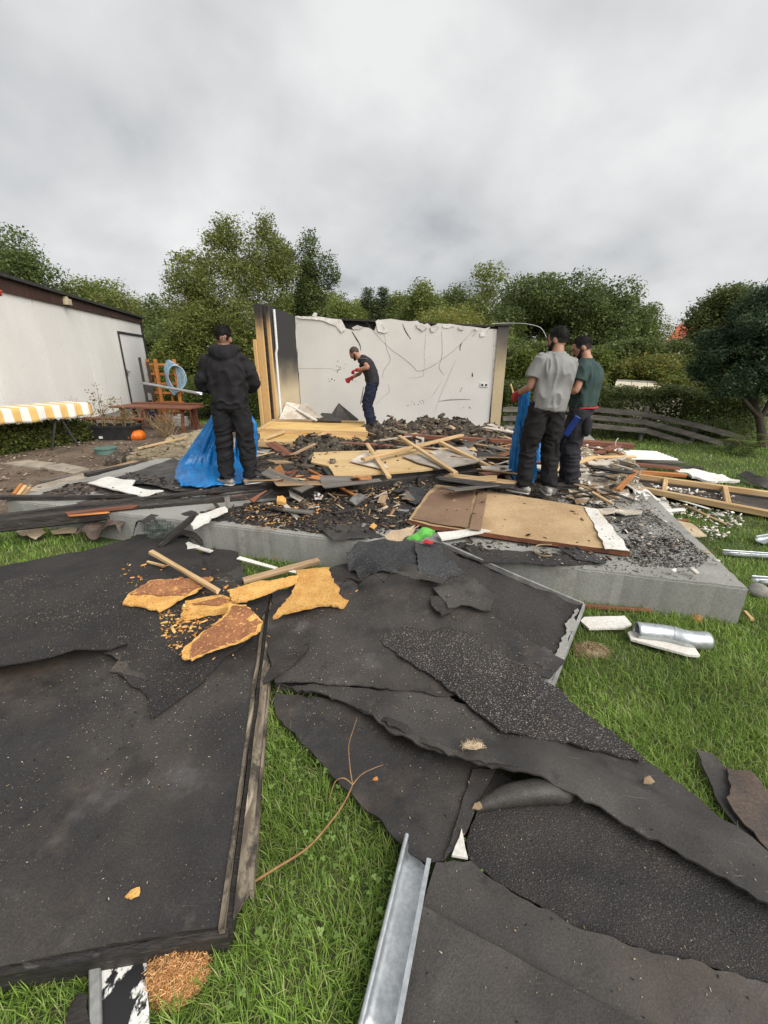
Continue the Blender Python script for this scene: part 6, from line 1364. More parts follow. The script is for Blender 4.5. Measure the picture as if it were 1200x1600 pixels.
    if s.get('cargo'):
        for sd, sx in (('l', -1), ('r', 1)):
            g = MB(); c = V['h' + sd].lerp(V['k' + sd], .62) + hl * sx * .095; c_ = Vector(c); g.ball(c_ - hl * sx * .012, (.022, .062, .085), 10, 8); fuse(g, .010, 'cargo_pocket', s['legs'], root, 2, .004)
    # --- shoes
    for sd in ('l', 'r'):
        an, tw_ = V['a' + sd], V['t' + sd]; fd = tw_ - an; fd.z = 0; fd.normalize(); sdv = Vector((fd.y, -fd.x, 0)); f0 = Vector((an.x, an.y, 0)); g = MB()
        loft(g, [f0 - fd * .065 + Vector((0, 0, .05)), f0 + Vector((0, 0, .052)), f0 + fd * .09 + Vector((0, 0, .046)), f0 + fd * .17 + Vector((0, 0, .036))], [(.036, .036), (.042, .042), (.048, .036), (.042, .026)], sdv, 14, .7, 4)
        loft(g, [f0 + Vector((0, 0, .05)) - fd * .02, f0 + Vector((0, 0, .10)) - fd * .015], [.045, .044], sdv, 12, .2, 2)
        sh_ = fuse(g, .009, 'shoe', s['shoe'], root, 2)
        g = MB(); loft(g, [f0 - fd * .07 + Vector((0, 0, .014)), f0 + Vector((0, 0, .014)), f0 + fd * .10 + Vector((0, 0, .014)), f0 + fd * .18 + Vector((0, 0, .018))], [(.040, .014), (.044, .014), (.052, .014), (.044, .012)], sdv, 14, .7, 3)
        fuse(g, .007, 'sole', s.get('solem', 'sole'), sh_, 1)
        # laces / side stripe
        g = MB(); [g.bar(f0 + fd * (.05 + .022 * q) + sdv * .026 + Vector((0, 0, .082 - .006 * q)), f0 + fd * (.05 + .022 * q) - sdv * .026 + Vector((0, 0, .082 - .006 * q)), .007, .006) for q in range(4)]; g.build('lace', 'sole', sh_)
    # --- hair and beard
    hk = s.get('hair', 'full'); g = MB()
    def cap(name, mat_, ex, lim, sl_):
        g = MB(); g.ball(hp(0, -.016, .032), (.074 + ex, .092 + ex, .0935 + ex), 18, 12, rot=hr); h = fuse(g, .007, name, mat_, root, 1)
        bm_ = bmesh.new(); bm_.from_mesh(h.data)
        bmesh.ops.delete(bm_, geom=[v for v in bm_.verts if (lambda q: q.z < lim + .016 * mnoise.noise(v.co * 45) + .9 * max(0, q.y - .02) - sl_ * max(0, -q.y - .01))(hr.transposed() @ (v.co - hd))], context='VERTS'); bm_.to_mesh(h.data); bm_.free(); return h
    def strands(h, n, ln, seed):
        vs_ = np.array([list(v.co) for v in h.data.vertices]); nn = np.array([list(v.normal) for v in h.data.vertices]); rg_ = np.random.default_rng(seed); i_ = rg_.integers(0, len(vs_), n)
        p = vs_[i_]; d = nn[i_] * .8 + rg_.normal(0, .55, (n, 3)) + np.array(hu) * .15 - np.array(hf) * .1; d /= np.linalg.norm(d, axis=1)[:, None]; sd_ = np.cross(d, rg_.normal(0, 1, (n, 3))); sd_ /= np.linalg.norm(sd_, axis=1)[:, None]; l_ = ln * rg_.uniform(.4, 1, n)[:, None]
        q = np.stack([p - sd_ * .002, p + sd_ * .002, p + d * l_], 1).reshape(-1, 3)
        tag(link('hair_strands', mesh_np('hair_strands', q, np.arange(n * 3).reshape(-1, 3)), 'hair', h), None, None, None, 'stuff')
    if hk == 'full':
        g.ball(hp(0, -.016, .045), (.079, .094, .088), 18, 12, rot=hr); g.ball(hp(0, .035, .105), (.062, .055, .032), 14, 8, rot=hr); g.ball(hp(0, -.05, .005), (.066, .05, .05), 14, 8, rot=hr)
        h = fuse(g, .007, 'hair', 'hair', root, 1, .012, (40, 40, 25), 3); strands(h, 1400, .034, 5)
    elif s.get('hairmat'):
        cap('faded_sides', 'stubble', .0052, -.016, .9); cap('short_sides', 'stubble_mid', .0060, .012, .7); h = cap('hair', 'hair', .0068, .034, .6); strands(h, 1300, .013, 6)
    else: cap('hair', 'stubble', .005, .02, .9)
    if s.get('beard'):
        g = MB(); loft(g, [hp(-.067, .01, -.01), hp(-.058, .045, -.06), hp(0, .078, -.088), hp(.058, .045, -.06), hp(.067, .01, -.01)], [(.012, .02), (.018, .026), (.022, .026), (.018, .026), (.012, .02)], hu, 12, .6, 4); loft(g, [hp(-.03, .09, -.036), hp(0, .1, -.032), hp(.03, .09, -.036)], [.007, .008, .007], hu, 8, .6, 3)
        fuse(g, .006, 'beard', 'hair', root, 1, .003, (60, 60, 60), 2)
    for sx in (-1, 1):
        g = MB(); g.ball(hp(sx * .03, .083, .012), (.013, .006, .007), 8, 6, rot=hr); g.build('eye', 'dark_frame', root)
        g = MB(); g.bar(hp(sx * .014, .094, .034), hp(sx * .048, .080, .036), .010, .007); g.build('eyebrow', 'hair', root)
    if glove:
        for sd in glove:
            g = MB(); hv = V.get('hd' + sd, (V['w' + sd] - V['e' + sd]).normalized())
            hand_bits(g, V['w' + sd] + hv * .01, hv, V.get('pn' + sd, Vector((0, 0, -1))), V['ts'].x if 'ts' in V else (1 if sd == 'l' else -1), s.get('curl', 1.0), 1.0, .0035); loft(g, [V['w' + sd] - hv * .05, V['w' + sd] + hv * .02], [.037, .034], lat, 12, .2, 2)
            fuse(g, .0065, 'glove', 'red_glove', root, 1, .002)
    return root, V

# man in the black hoodie, seen from behind, holding a bag
FZ = .345
p1, V1 = person('man in black hoodie and black trousers seen from behind', G(375, 758, FZ) - Vector((0, 0, 0)), R(4), dict(
    al=(-.135, 0, .09), ar=(.125, .02, .09), tl=(-.30, .10, 0), tr=(.27, .13, 0), kl=(-.125, .02, .49), kr=(.115, .03, .49), hl=(-.095, 0, .90), hr=(.095, 0, .90), pelvis=(0, -.005, .94), waist=(0, -.01, 1.09), chest=(0, -.015, 1.28),
    sl=(-.178, .0, 1.40), sr=(.178, .0, 1.40), neck=(0, .0, 1.49), head=(0.0, .035, 1.585), look=(-.12, 1, -.18), el=(-.275, .04, 1.14), er=(.265, .05, 1.15), wl=(-.16, .27, 1.04), wr=(.12, .29, 1.05)),
    dict(top='black_cloth', topname='hoodie', legs='black_work', sleeve=2, hood=1, shoe='shoe_grey', hair='full', loose=.032, slv=.022, hem=-.05, bulk=1.06, wr=.020, cargo=1, seed=2, tloose=.03))
m_ = MB(); loft(m_, [V1['neck'] + Vector((-.055, .0, .01)), V1['neck'] + Vector((0, -.062, .012)), V1['neck'] + Vector((.06, -.01, .02))], [(.008, .016)] * 3, Vector((0, 0, 1)), 8, .6, 4); m_.build('collar', 'teal_cloth', p1, smooth=60)

# man in the grey T-shirt, seen from behind
p2, V2 = person('man in grey T-shirt and black trousers seen from behind', G(838, 771, .345), R(12), dict(
    al=(-.155, .03, .09), ar=(.10, -.05, .09), tl=(-.27, .17, 0), tr=(.15, .11, 0), kl=(-.135, .05, .49), kr=(.105, .0, .49), hl=(-.095, 0, .90), hr=(.095, 0, .90), pelvis=(0, -.005, .94), waist=(.02, -.01, 1.09), chest=(.045, -.01, 1.28),
    sl=(-.128, .01, 1.395), sr=(.228, .02, 1.385), neck=(.05, .01, 1.475), head=(.052, .045, 1.57), look=(-.55, 1, -.25), el=(-.205, .03, 1.13), er=(.30, .08, 1.12), wl=(-.215, .24, 1.05), wr=(.18, .33, 1.06), pnl=(1, 0, -.3), pnr=(-1, 0, -.3)),
    dict(top='grey_cloth', legs='black_work', sleeve=.66, shoe='shoe_grey', hair='crop', hairmat='hair', hairline=-.004, loose=.030, slv=.024, hem=-.03, bulk=1.02, wf=(17, 17, 6), wr=.015, cargo=1, glove=('l', 'r'), seed=4, beard=1, scale=.915))
# man in the green T-shirt, half turned away to the left
p3, V3 = person('bearded man in dark green T-shirt half hidden behind the grey one', G(890, 760, .365), R(62), dict(
    al=(-.12, -.03, .09), ar=(.11, .05, .09), tl=(-.17, .17, 0), tr=(.13, .25, 0), kl=(-.115, .03, .48), kr=(.11, .10, .49), hl=(-.095, 0, .89), hr=(.095, 0, .89), pelvis=(0, -.01, .93), waist=(0, -.01, 1.08), chest=(0, -.02, 1.27),
    sl=(-.178, .01, 1.38), sr=(.178, .03, 1.38), neck=(0, .02, 1.455), head=(0, .085, 1.545), look=(-.15, 1, -.5), hup=(0, .4, 1), el=(-.27, .07, 1.12), er=(.22, .20, 1.15), wl=(-.10, .30, 1.16), wr=(.02, .40, 1.13), pnl=(.3, 0, -1), pnr=(-.3, 0, -1)),
    dict(top='green_cloth', legs='anth_cloth', sleeve=.62, shoe='shoe_dark', solem='shoe_dark', hair='crop', hairmat='hair', hairline=-.006, loose=.026, slv=.020, hem=-.01, bulk=1.01, wf=(17, 17, 7), wr=.013, cargo=1, beard=1, seed=6, scale=.875))
m_ = MB(); loft(m_, [V3['pelvis'] + Vector((-.19, .02, -.0)), V3['pelvis'] + Vector((-.13, -.12, .005)), V3['pelvis'] + Vector((0, -.15, .005)), V3['pelvis'] + Vector((.12, -.13, .005))], [(.010, .013)] * 4, Vector((0, 0, 1)), 8, .5, 4); m_.build('belt', 'red_glove', p3, smooth=60)
m_ = MB(); m_.box(V3['hl'] + Vector((-.13, .06, -.15)), (.03, .07, .24), Matrix.Rotation(.45, 3, 'X')); tl_ = m_.build('blue_tool', 'blue_tool', bevel=.008)
tl_.matrix_world = p3.matrix_world if False else Matrix.Translation(p3.location) @ Matrix.Rotation(R(62), 4, 'Z') @ Matrix.Scale(.875, 4); tag(tl_, 'blue handled tool sticking out of the green-shirted man\'s pocket', 'tool')
m_ = MB(); m_.ball(V3['hl'] + Vector((-.10, -.10, -.15)), (.035, .05, .11), 10, 8); m_.build('tool_pouch', 'anth_cloth', p3, smooth=60)
# man at the wall
p4, V4 = person('shaven-headed bearded man with red gloves bending before the grey wall', G(579, 669, .40), R(84), dict(
    al=(-.10, .0, .09), ar=(.12, -.04, .09), tl=(-.11, .2, 0), tr=(.14, .16, 0), kl=(-.10, .07, .48), kr=(.11, .05, .48), hl=(-.09, -.04, .87), hr=(.09, -.04, .87), pelvis=(0, -.05, .91), waist=(0, -.03, 1.06), chest=(0, .05, 1.23),
    sl=(-.18, .12, 1.33), sr=(.18, .13, 1.33), neck=(0, .19, 1.385), head=(0, .30, 1.455), look=(0, .75, -.7), hup=(0, .7, .75), el=(-.36, -.01, 1.20), er=(.24, .24, 1.08), wl=(-.25, .22, 1.15), wr=(.12, .42, .98), pnl=(.2, .3, -1), pnr=(-1, 0, -.3)),
    dict(top='char_cloth', legs='navy_cloth', sleeve=.55, shoe='shoe_dark', solem='shoe_dark', hair='crop', hairline=.03, loose=.020, slv=.016, hem=-.02, bulk=1.02, wr=.010, beard=1, glove=('l', 'r'), seed=8, tloose=.02, curl=1.3))
m_ = MB(); c = V4['sl'].lerp(V4['el'], .32); m_.bar(c + Vector((-.02, -.055, .066)), c + Vector((.0, .06, .066)), .10, .006); m_.build('shirt_print', 'grey_cloth', p4)

# --- blue rubbish bags
def bag(label, path, radii, fold, seed, squash=(1, 1), n=110):
    t_pts = [Vector(p) for p in path]; P_ = smooth_path(t_pts, 10); Rr = smooth_path([Vector((a, b, 0)) for a, b in radii], 10); V_ = []; c0 = Vector((t_pts[-1].x, t_pts[-1].y, t_pts[-1].z))
    for i, p in enumerate(P_):
        f_ = i / (len(P_) - 1)
        for k in range(n):
            a = 2 * math.pi * k / n
            pl = fold * (abs(mnoise.noise((math.cos(a) * 4 + seed, math.sin(a) * 4, f_ * 1.1))) * 1.6 - .4 + .7 * mnoise.noise((math.cos(a) * 9, math.sin(a) * 9 + seed, f_ * 2.5))) + .35 * fold * mnoise.noise((math.cos(a) * 3, math.sin(a) * 3, f_ * 12 + seed)) + .28 * fold * abs(mnoise.noise((math.cos(a) * 14 + f_ * 9, math.sin(a) * 14, f_ * 16 + seed)))
            r_ = 1 + pl
            V_.append(p + Vector((Rr[i].x * r_ * math.cos(a), Rr[i].y * r_ * math.sin(a), .02 * mnoise.noise((a * 2, f_ * 6, seed)))) - c0)
    m = len(P_); m_ = MB(); m_.add(V_, [(i * n + k, (i + 1) * n + k, (i + 1) * n + (k + 1) % n, i * n + (k + 1) % n) for i in range(m - 1) for k in range(n)] + [tuple(reversed(range((m - 1) * n, m * n)))])
    o = m_.build('rubbish_bag', 'blue_bag', loc=c0, smooth=70); o.modifiers.new('film', 'SOLIDIFY').thickness = .002
    return tag(o, label, 'bag')
c = G(330, 742, .33)
bag('large blue rubbish bag dragged by the man in the black hoodie', [D(352, 618, c.y + .18), D(345, 650, c.y + .12), D(335, 690, c.y + .1), D(328, 722, c.y + .02), G(328, 748, .38), G(326, 754, .335)], [(.05, .05), (.09, .10), (.19, .17), (.29, .23), (.33, .24), (.26, .18)], .26, 3)
c = G(380, 738, .33)
bag('blue bag bulge showing between the legs of the man in the hoodie', [D(380, 640, c.y + .3), D(384, 665, c.y + .3), D(386, 700, c.y + .28), D(382, 735, c.y + .2), G(380, 742, .34)], [(.05, .05), (.115, .09), (.125, .11), (.105, .10), (.08, .07)], .25, 9)
gl = p2.matrix_world if False else None
c = G(822, 752, .33)
bag('blue rubbish bag held by the man in the grey T-shirt', [D(817, 612, c.y + .12), D(818, 628, c.y + .1), D(818, 660, c.y + .08), D(817, 700, c.y + .05), G(816, 738, .42), G(816, 752, .33)], [(.07, .05), (.05, .045), (.075, .07), (.12, .11), (.14, .12), (.11, .09)], .25, 5)
c = G(846, 730, .36)
bag('second blue bag behind the legs of the man in the grey T-shirt', [D(842, 660, c.y + .25), D(843, 680, c.y + .25), D(845, 705, c.y + .2), G(842, 735, .36)], [(.04, .04), (.08, .07), (.10, .08), (.07, .06)], .28, 13)

# ================================================================== FENCE, HEDGE, TREES
OL, MID, DK, YE, BL, BR = (.205, .23, .058), (.145, .19, .050), (.11, .14, .048), (.25, .215, .045), (.030, .048, .030), (.15, .085, .045)
fence = thing('fence', 'low weathered three-rail fence sagging toward the right lawn', 'fence', D(925, 690, 9.2))
def fpart(name, pts, w_, th):
    m_ = MB()
    for a, b in zip(pts[:-1], pts[1:]): m_.bar(a - fence.location, b - fence.location, th, w_)
    return m_.build(name, 'grey_wood', fence)
for ys_ in (((788, 640), (925, 639), (1012, 648), (1090, 665), (1168, 686)), ((788, 654), (925, 652), (1010, 660), (1085, 680), (1160, 702)), ((790, 668), (925, 665), (1010, 673), (1080, 694))):
    dist = [9.35, 9.2, 9.0, 8.75, 8.45]; q = [D(p[0], p[1], dist[i]) for i, p in enumerate(ys_)]
    for a, b in zip(q[:-1], q[1:]): fpart('rail', [a + (a - b).normalized() * .03 + Vector((0, .006 * random.random(), 0)), b], .10, .03)
for px_, yy in ((800, 9.4), (925, 9.25), (1012, 9.08), (1088, 8.85), (1168, 8.55)):
    a = D(px_, 640 if px_ < 1050 else 668 if px_ < 1100 else 688, yy); b = Vector((a.x, a.y + .05, -.05)); fpart('post', [b, Vector((a.x, a.y + .05, max(a.z + .06, .2)))], .07, .07)

def ellip(n, c, r, rg, inner=.68):
    d = rg.normal(0, 1, (n, 3)); d /= np.linalg.norm(d, axis=1)[:, None]; rad = inner + (1 - inner) * rg.uniform(0, 1, n) ** .6
    return np.array(c) + d * rad[:, None] * np.array(r)
def tree(name, label, px, top, bot, hw, y, cols, leaf=.13, n=900, per=22, seed=1, lobes=20, extra=(), cat='tree', trunk=True, base=0.0, shape='round', spread=.17, group='trees behind the site', lob=.36, depth=1.0, gap=.15):
    rg = np.random.default_rng(seed); ct = D(px, top, y); cb = D(px, bot, y); zt, zb = ct.z, max(cb.z, base + .15); x = ct.x
    rw = hw * y / 705.0; hc = (zt - zb) / 2; mid = (zt + zb) / 2
    o = thing(name, label, cat, (x, y, base), 0, group)
    L = []
    for k in range(lobes):
        d = rg.normal(0, 1, 3); d /= np.linalg.norm(d); q = rg.uniform(.35, 1) ** .5
        lz = d[2] * q * (1 - lob * .8); wd = 1.0
        if shape == 'cone': wd = max(.15, .95 - .8 * (lz + 1) / 2)
        elif shape == 'dome': wd = math.sqrt(max(.1, 1 - max(lz, 0) ** 2))
        lr = rg.uniform(.75, 1.2) * lob
        L.append(((x + d[0] * q * rw * (1 - lr * .75) * wd, y + d[1] * q * rw * depth * (1 - lr * .75) * wd, mid + lz * hc), (rw * lr * (wd * .5 + .5), rw * lr * depth, max(hc * lr * .85, rw * lr * .55))))
    for (epx, epy, er, eh) in extra:
        c = D(epx, epy, y); L.append(((c.x, y, c.z), (er * y / 705, er * y / 705, eh * y / 705)))
    w_ = np.array([l[1][0] * l[1][2] for l in L]); w_ = w_ / w_.sum(); pts = []
    for l, f in zip(L, w_): pts.append(ellip(max(3, int(n * f)), l[0], l[1], rg))
    pts = np.vstack(pts); pts = pts[pts[:, 2] > base + .08]
    nz_ = vnoise(pts * (1.6 / max(rw, .6)) * 1.3, seed); pts = pts[nz_ > -1 + gap * 2 * .6]
    cr = leafmesh('crown', pts - np.array([x, y, base]), int(per * 1.5), (spread, spread, spread * .7), leaf * .78, cols, seed + 50, parent=o)
    if trunk:
        m_ = MB(); r0 = max(.05, rw * .07); top_ = Vector((rg.normal(0, .1), rg.normal(0, .1), zb - base + hc * 1.3)); m_.tube(smooth_path([(0, 0, -.1), (rg.normal(0, .05), 0, (zb - base) * .5 + .1), tuple(top_ * .75), tuple(top_)], 4), [r0 * (1 - .85 * i / 12) for i in range(13)], 9); m_.build('trunk', 'bark', o, smooth=60)
        for k in range(min(9, len(L))):
            c = Vector(L[k][0]) - Vector((x, y, base)); s0 = Vector((0, 0, rg.uniform(.5, 1.0) * (zb - base + hc * .5))); mid_ = (s0 + c) / 2 + Vector((0, 0, .1 * hc)); m_ = MB(); m_.tube(smooth_path([s0, mid_, c], 4), [r0 * .5 * (1 - .8 * i / 8) for i in range(9)], 6); m_.build('limb', 'bark', o, smooth=60)
    return o
T = tree
T('broadleaf_tree', 'dark spreading tree standing behind the shed at the far left', 22, 366, 540, 62, 25, [DK, MID, DK], .18, 800, 20, 1, 14, spread=.28)
T('broadleaf_tree', 'pale olive tree top behind the middle of the shed roof', 118, 432, 560, 60, 27, [OL, MID], .18, 1000, 18, 2, spread=.28)
T('broadleaf_tree', 'olive tree with reddish patches behind the shed roof', 192, 428, 590, 62, 25, [OL, BR, MID, MID], .17, 800, 20, 3, spread=.26)
T('broadleaf_tree', 'dark thin tree between the shed corner and the tall olive tree', 252, 458, 620, 38, 22, [DK, MID], .15, 700, 20, 4, spread=.22)
T('broadleaf_tree', 'tall olive-green tree with two feathery tops left of the wall', 350, 425, 655, 90, 14.5, [OL, (.15, .155, .045), MID, OL], .095, 4200, 22, 5, 26, [(350, 400, 26, 30), (412, 402, 24, 30), (352, 366, 13, 24), (346, 352, 6, 12), (375, 358, 5, 14), (413, 362, 11, 22), (414, 350, 5, 12), (428, 378, 8, 10), (332, 374, 10, 8), (440, 418, 20, 24), (300, 432, 32, 30), (355, 452, 54, 44), (412, 452, 40, 44), (290, 470, 28, 40)], spread=.14, lob=.36)
T('broadleaf_tree', 'dark pointed tree rising right behind the left end of the wall', 478, 392, 640, 46, 15.5, [DK, (.045, .06, .022), MID], .095, 1900, 22, 6, 20, [(483, 390, 10, 22), (440, 410, 20, 26), (510, 425, 14, 24)], shape='cone', spread=.13)
T('broadleaf_tree', 'small olive tree above the torn part of the wall', 550, 446, 620, 44, 20, [OL, MID], .14, 1000, 20, 7, spread=.2)
T('yew_bush', 'dark spiky yew behind the wall', 588, 462, 600, 24, 16.5, [BL, DK], .08, 700, 24, 8, 10, [(575, 468, 6, 14), (598, 466, 6, 14)], spread=.1, shape='cone')
T('broadleaf_tree', 'mid-green tree above the middle of the wall', 660, 430, 600, 50, 24, [MID, OL], .17, 1000, 20, 9, spread=.25)
T('broadleaf_tree', 'round bright-topped tree above the right half of the wall', 762, 428, 600, 44, 24, [OL, MID, (.14, .16, .03)], .17, 700, 20, 10, 14, [(766, 440, 24, 22)], spread=.25)
T('broadleaf_tree', 'half-hidden green tree between two lighter ones above the wall', 712, 436, 600, 44, 26, [MID, DK], .18, 900, 20, 30, spread=.26)
T('shrub_thicket', 'broad yellow-olive thicket just behind the wall', 700, 464, 640, 116, 14.2, [OL, YE, OL, MID], .095, 2300, 22, 11, 26, spread=.13, shape='dome', cat='shrub', trunk=False, lob=.3)
T('broadleaf_tree', 'large dark green tree right of the wall end', 842, 424, 640, 66, 20, [DK, MID, DK], .15, 1500, 22, 12, 20, spread=.22)
T('broadleaf_tree', 'large dark green tree behind the two men', 932, 436, 640, 74, 19.5, [DK, (.05, .07, .022), MID], .15, 1600, 22, 13, 22, [(965, 462, 30, 22), (905, 452, 28, 24)], spread=.22)
T('broadleaf_tree', 'dark tree sloping down toward the red roof', 992, 456, 640, 42, 20.5, [DK, MID], .15, 900, 22, 14, 16, spread=.22)
T('birch_tree', 'thin sparse tree beside the red roof', 1043, 478, 600, 17, 30, [OL, (.14, .13, .06)], .16, 120, 12, 15, 8, spread=.3, gap=.5)
T('broadleaf_tree', 'dark green tree standing over the red roof at right', 1150, 436, 580, 54, 21, [DK, (.085, .10, .036), MID], .16, 1200, 20, 16, 18, spread=.24, shape='dome')
T('background_tree', 'dark tree filling the gap beyond the cream roof', 1100, 545, 640, 60, 18, [DK, MID], .14, 800, 20, 17, 14, spread=.2)
T('background_tree', 'dark green mass low behind the wall end', 820, 520, 650, 45, 16, [MID, DK], .12, 900, 20, 31, 14, spread=.16)
T('background_tree', 'dark green mass low behind the tall olive tree', 270, 500, 655, 60, 18, [DK, MID], .13, 1000, 20, 32, 14, spread=.2)
for k, (px_, tp, hw_, yy, lab) in enumerate([(236, 470, 46, 30, 'far tree top right of the shed roof end'), (300, 452, 50, 30, 'far tree showing left of the tall olive tree'), (455, 440, 40, 28, 'far tree showing between the tall olive tree and the dark one'), (515, 452, 34, 28, 'far tree top just right of the dark pointed tree'),
        (565, 448, 36, 30, 'far tree top above the torn top of the wall'), (615, 452, 40, 30, 'far tree top above the dark yew'), (800, 440, 36, 30, 'far tree top above the right end of the wall'), (885, 446, 44, 30, 'far tree top above the grey-shirted man'), (60, 440, 50, 32, 'far tree top behind the left part of the shed roof'), (160, 446, 46, 32, 'far tree top over the middle of the shed roof')]):
    T('background_tree', lab, px_, tp, 590, hw_, yy, [MID, OL, DK] if k % 2 else [MID, DK], .19, 900, 20, 200 + k, 16, spread=.3)
# shrubs
G2 = 'shrubs along the garden edge'
T('shrub', 'yellow-green bush between the shed corner and the man in the hoodie', 268, 520, 652, 46, 13.8, [(.13, .16, .03), OL, MID], .085, 1300, 22, 18, 14, cat='shrub', trunk=False, group=G2, spread=.12)
T('shrub', 'green hedge bush right behind the orange rack', 318, 572, 658, 36, 12.6, [MID, (.09, .12, .03)], .07, 1200, 22, 19, 12, cat='shrub', trunk=False, group=G2, spread=.10)
T('sumac_bush', 'yellow-green sumac bush left of the grey-shirted man', 822, 545, 650, 36, 12.0, [(.15, .18, .03), MID, (.11, .14, .03)], .09, 800, 20, 20, 10, cat='shrub', trunk=False, group=G2, spread=.12)
T('sumac_bush', 'yellow-green sumac bush rising behind the green-shirted man', 930, 535, 650, 44, 13.0, [(.16, .18, .03), (.10, .13, .03), MID], .10, 1000, 20, 21, 12, cat='shrub', trunk=False, group=G2, spread=.13)
T('sumac_bush', 'large sumac bush with yellow tips above the cream roof', 1005, 540, 650, 58, 13.6, [(.15, .16, .03), YE, (.09, .12, .03), MID], .10, 1300, 20, 22, 14, cat='shrub', trunk=False, group=G2, spread=.13)
T('sumac_bush', 'yellowish sumac bush sloping down right of the cream roof', 1075, 580, 660, 44, 12.4, [YE, (.10, .13, .03), MID], .09, 900, 20, 23, 12, cat='shrub', trunk=False, group=G2, spread=.12)
def hedge(label, segs, h, dp, cols, n, seed, leaf=.05, per=16):
    rg = np.random.default_rng(seed); pts = []
    for (a, b, h0, h1), f in segs:
        k = int(n * f); t = rg.uniform(0, 1, k); q = np.array(a)[None, :2] * (1 - t)[:, None] + np.array(b)[None, :2] * t[:, None]; hh = h0 * (1 - t) + h1 * t
        hh = hh * (1 + .12 * vnoise(np.column_stack([q * 2.3, np.zeros(k)]), seed)); d = np.array(b)[:2] - np.array(a)[:2]; nr = np.array([-d[1], d[0]]) / np.hypot(*d)
        face = rg.uniform(0, 1, k); off = np.where(face < .6, -dp / 2 * rg.uniform(.8, 1.05, k), rg.uniform(-1, 1, k) * dp / 2); z = np.where(face < .6, rg.uniform(.03, 1, k) * hh, hh * rg.uniform(.9, 1.03, k))
        pts.append(np.column_stack([q + nr * off[:, None], z]))
    pts = np.vstack(pts); c = pts.mean(0); c[2] = 0; o = thing('hedge', label, 'hedge', tuple(c))
    leafmesh('foliage', pts - c, per, (.07, .07, .06), leaf, cols, seed + 9, parent=o); m_ = MB()
    for k in range(14): q = pts[k * len(pts) // 14]; m_.tube([(q[0] - c[0], q[1] - c[1] + dp * .4, 0), (q[0] - c[0] + .05, q[1] - c[1] + dp * .4, .5)], [.02, .012], 6)
    tag(m_.build('stems', 'bark', o), None, None, None, 'stuff'); return o
hA, hB, hC = D(788, 650, 10.3), D(1010, 650, 10.2), D(1165, 660, 9.7)
hedge('clipped dark hedge behind the weathered fence', [((hA, hB, 1.08, .95), .55), ((hB, hC, .95, .85), .45)], 1.1, .8, [DK, (.055, .06, .022), MID], 3600, 3)
iv = D(1100, 680, 9.2); hedge('ivy and weeds growing through the foot of the fence', [((D(900, 690, 9.6), D(1010, 690, 9.5), .2, .2), .4), ((D(1010, 690, 9.5), D(1160, 700, 9.0), .25, .35), .6)], .4, .5, [MID, DK, (.08, .10, .04)], 420, 4)
hedge('leafy plants growing under the striped table', [((Vector((-7.05, 7.5, 0)), Vector((-6.35, 9.0, 0)), .45, .35), 1)], .4, .6, [MID, (.10, .13, .03), (.16, .16, .04)], 700, 5, .06, 14)
hedge('light green hedge row at the lawn behind the hoodie man', [((Vector((-5.2, 13.2, 0)), Vector((-2.6, 12.8, 0)), .9, 1.0), 1)], .9, .8, [MID, (.09, .12, .03)], 1600, 6)
hedge('dark hedge closing the garden behind the burnt wall', [((Vector((-4.0, 13.6, 0)), Vector((3.5, 12.6, 0)), 1.4, 1.3), 1)], .9, .9, [DK, MID], 1500, 7, .08, 14)
hedge('dense dark planting beyond the sumac bushes', [((Vector((2.0, 15.2, 0)), Vector((16, 13.2, 0)), 1.9, 2.2), 1)], .9, 1.0, [DK, MID, DK], 3200, 8, .10, 14)
hedge('dense planting closing the yard beyond the shed corner', [((Vector((-12, 19.5, 0)), Vector((-2.5, 16.5, 0)), 2.4, 2.4), 1)], .9, 1.0, [DK, MID, DK], 2600, 9, .11, 14)

# topiary conifer at the right edge
cy = 8.3; cc = D(1175, 540, cy)
co = thing('conifer', 'dark clipped conifer with a bare crooked trunk at the right edge', 'tree', (D(1190, 700, cy).x, cy, 0))
rg = np.random.default_rng(77); pts = []
blob = []
for py_, xl in ((452, 1196), (470, 1172), (490, 1152), (512, 1134), (535, 1116), (558, 1100), (580, 1094), (600, 1104)):
    k = 0
    while xl + 17 + k * 30 < 1330: blob.append((xl + 17 + k * 30 + rg.uniform(-8, 8), py_ + rg.uniform(-5, 5), rg.uniform(20, 32), rg.uniform(11, 17))); k += 1
for (px_, py_, rx_, rz_) in blob:
    c = D(px_, min(py_, 612), cy); q_ = ellip(int(rx_ * rz_ * .24), (c.x, cy + rg.uniform(-.45, .25), c.z), (rx_ * cy / 700, rx_ * cy / 700 * .9, rz_ * cy / 700), rg, .75); pts.append(q_[vnoise(q_ * 2.6, 3) > -.45])
pts = np.vstack(pts) - np.array(co.location)
leafmesh('crown', pts, 20, (.075, .075, .06), .075, [(.034, .064, .034), (.045, .078, .038), (.06, .09, .038)], 78, parent=co, aspect=.3)
for pp in ([(1192, 712, 0), (1188, 660, 0), (1178, 630, .1), (1185, 600, .1)], [(1184, 650, 0), (1165, 628, -.2), (1150, 605, -.2)], [(1188, 655, 0), (1205, 620, .1), (1210, 590, .1)], [(1180, 632, .1), (1158, 612, .3), (1130, 600, .3)]):
    q = [D(p[0], p[1], cy + p[2]) - co.location for p in pp]; m_ = MB(); k = len(smooth_path(q, 4)); m_.tube(smooth_path(q, 4), [(.085 if pp[0][1] > 700 else .045) * (1 - .5 * i / k) for i in range(k)], 9); m_.build('trunk' if pp[0][1] > 700 else 'limb', 'bark', co, smooth=60)

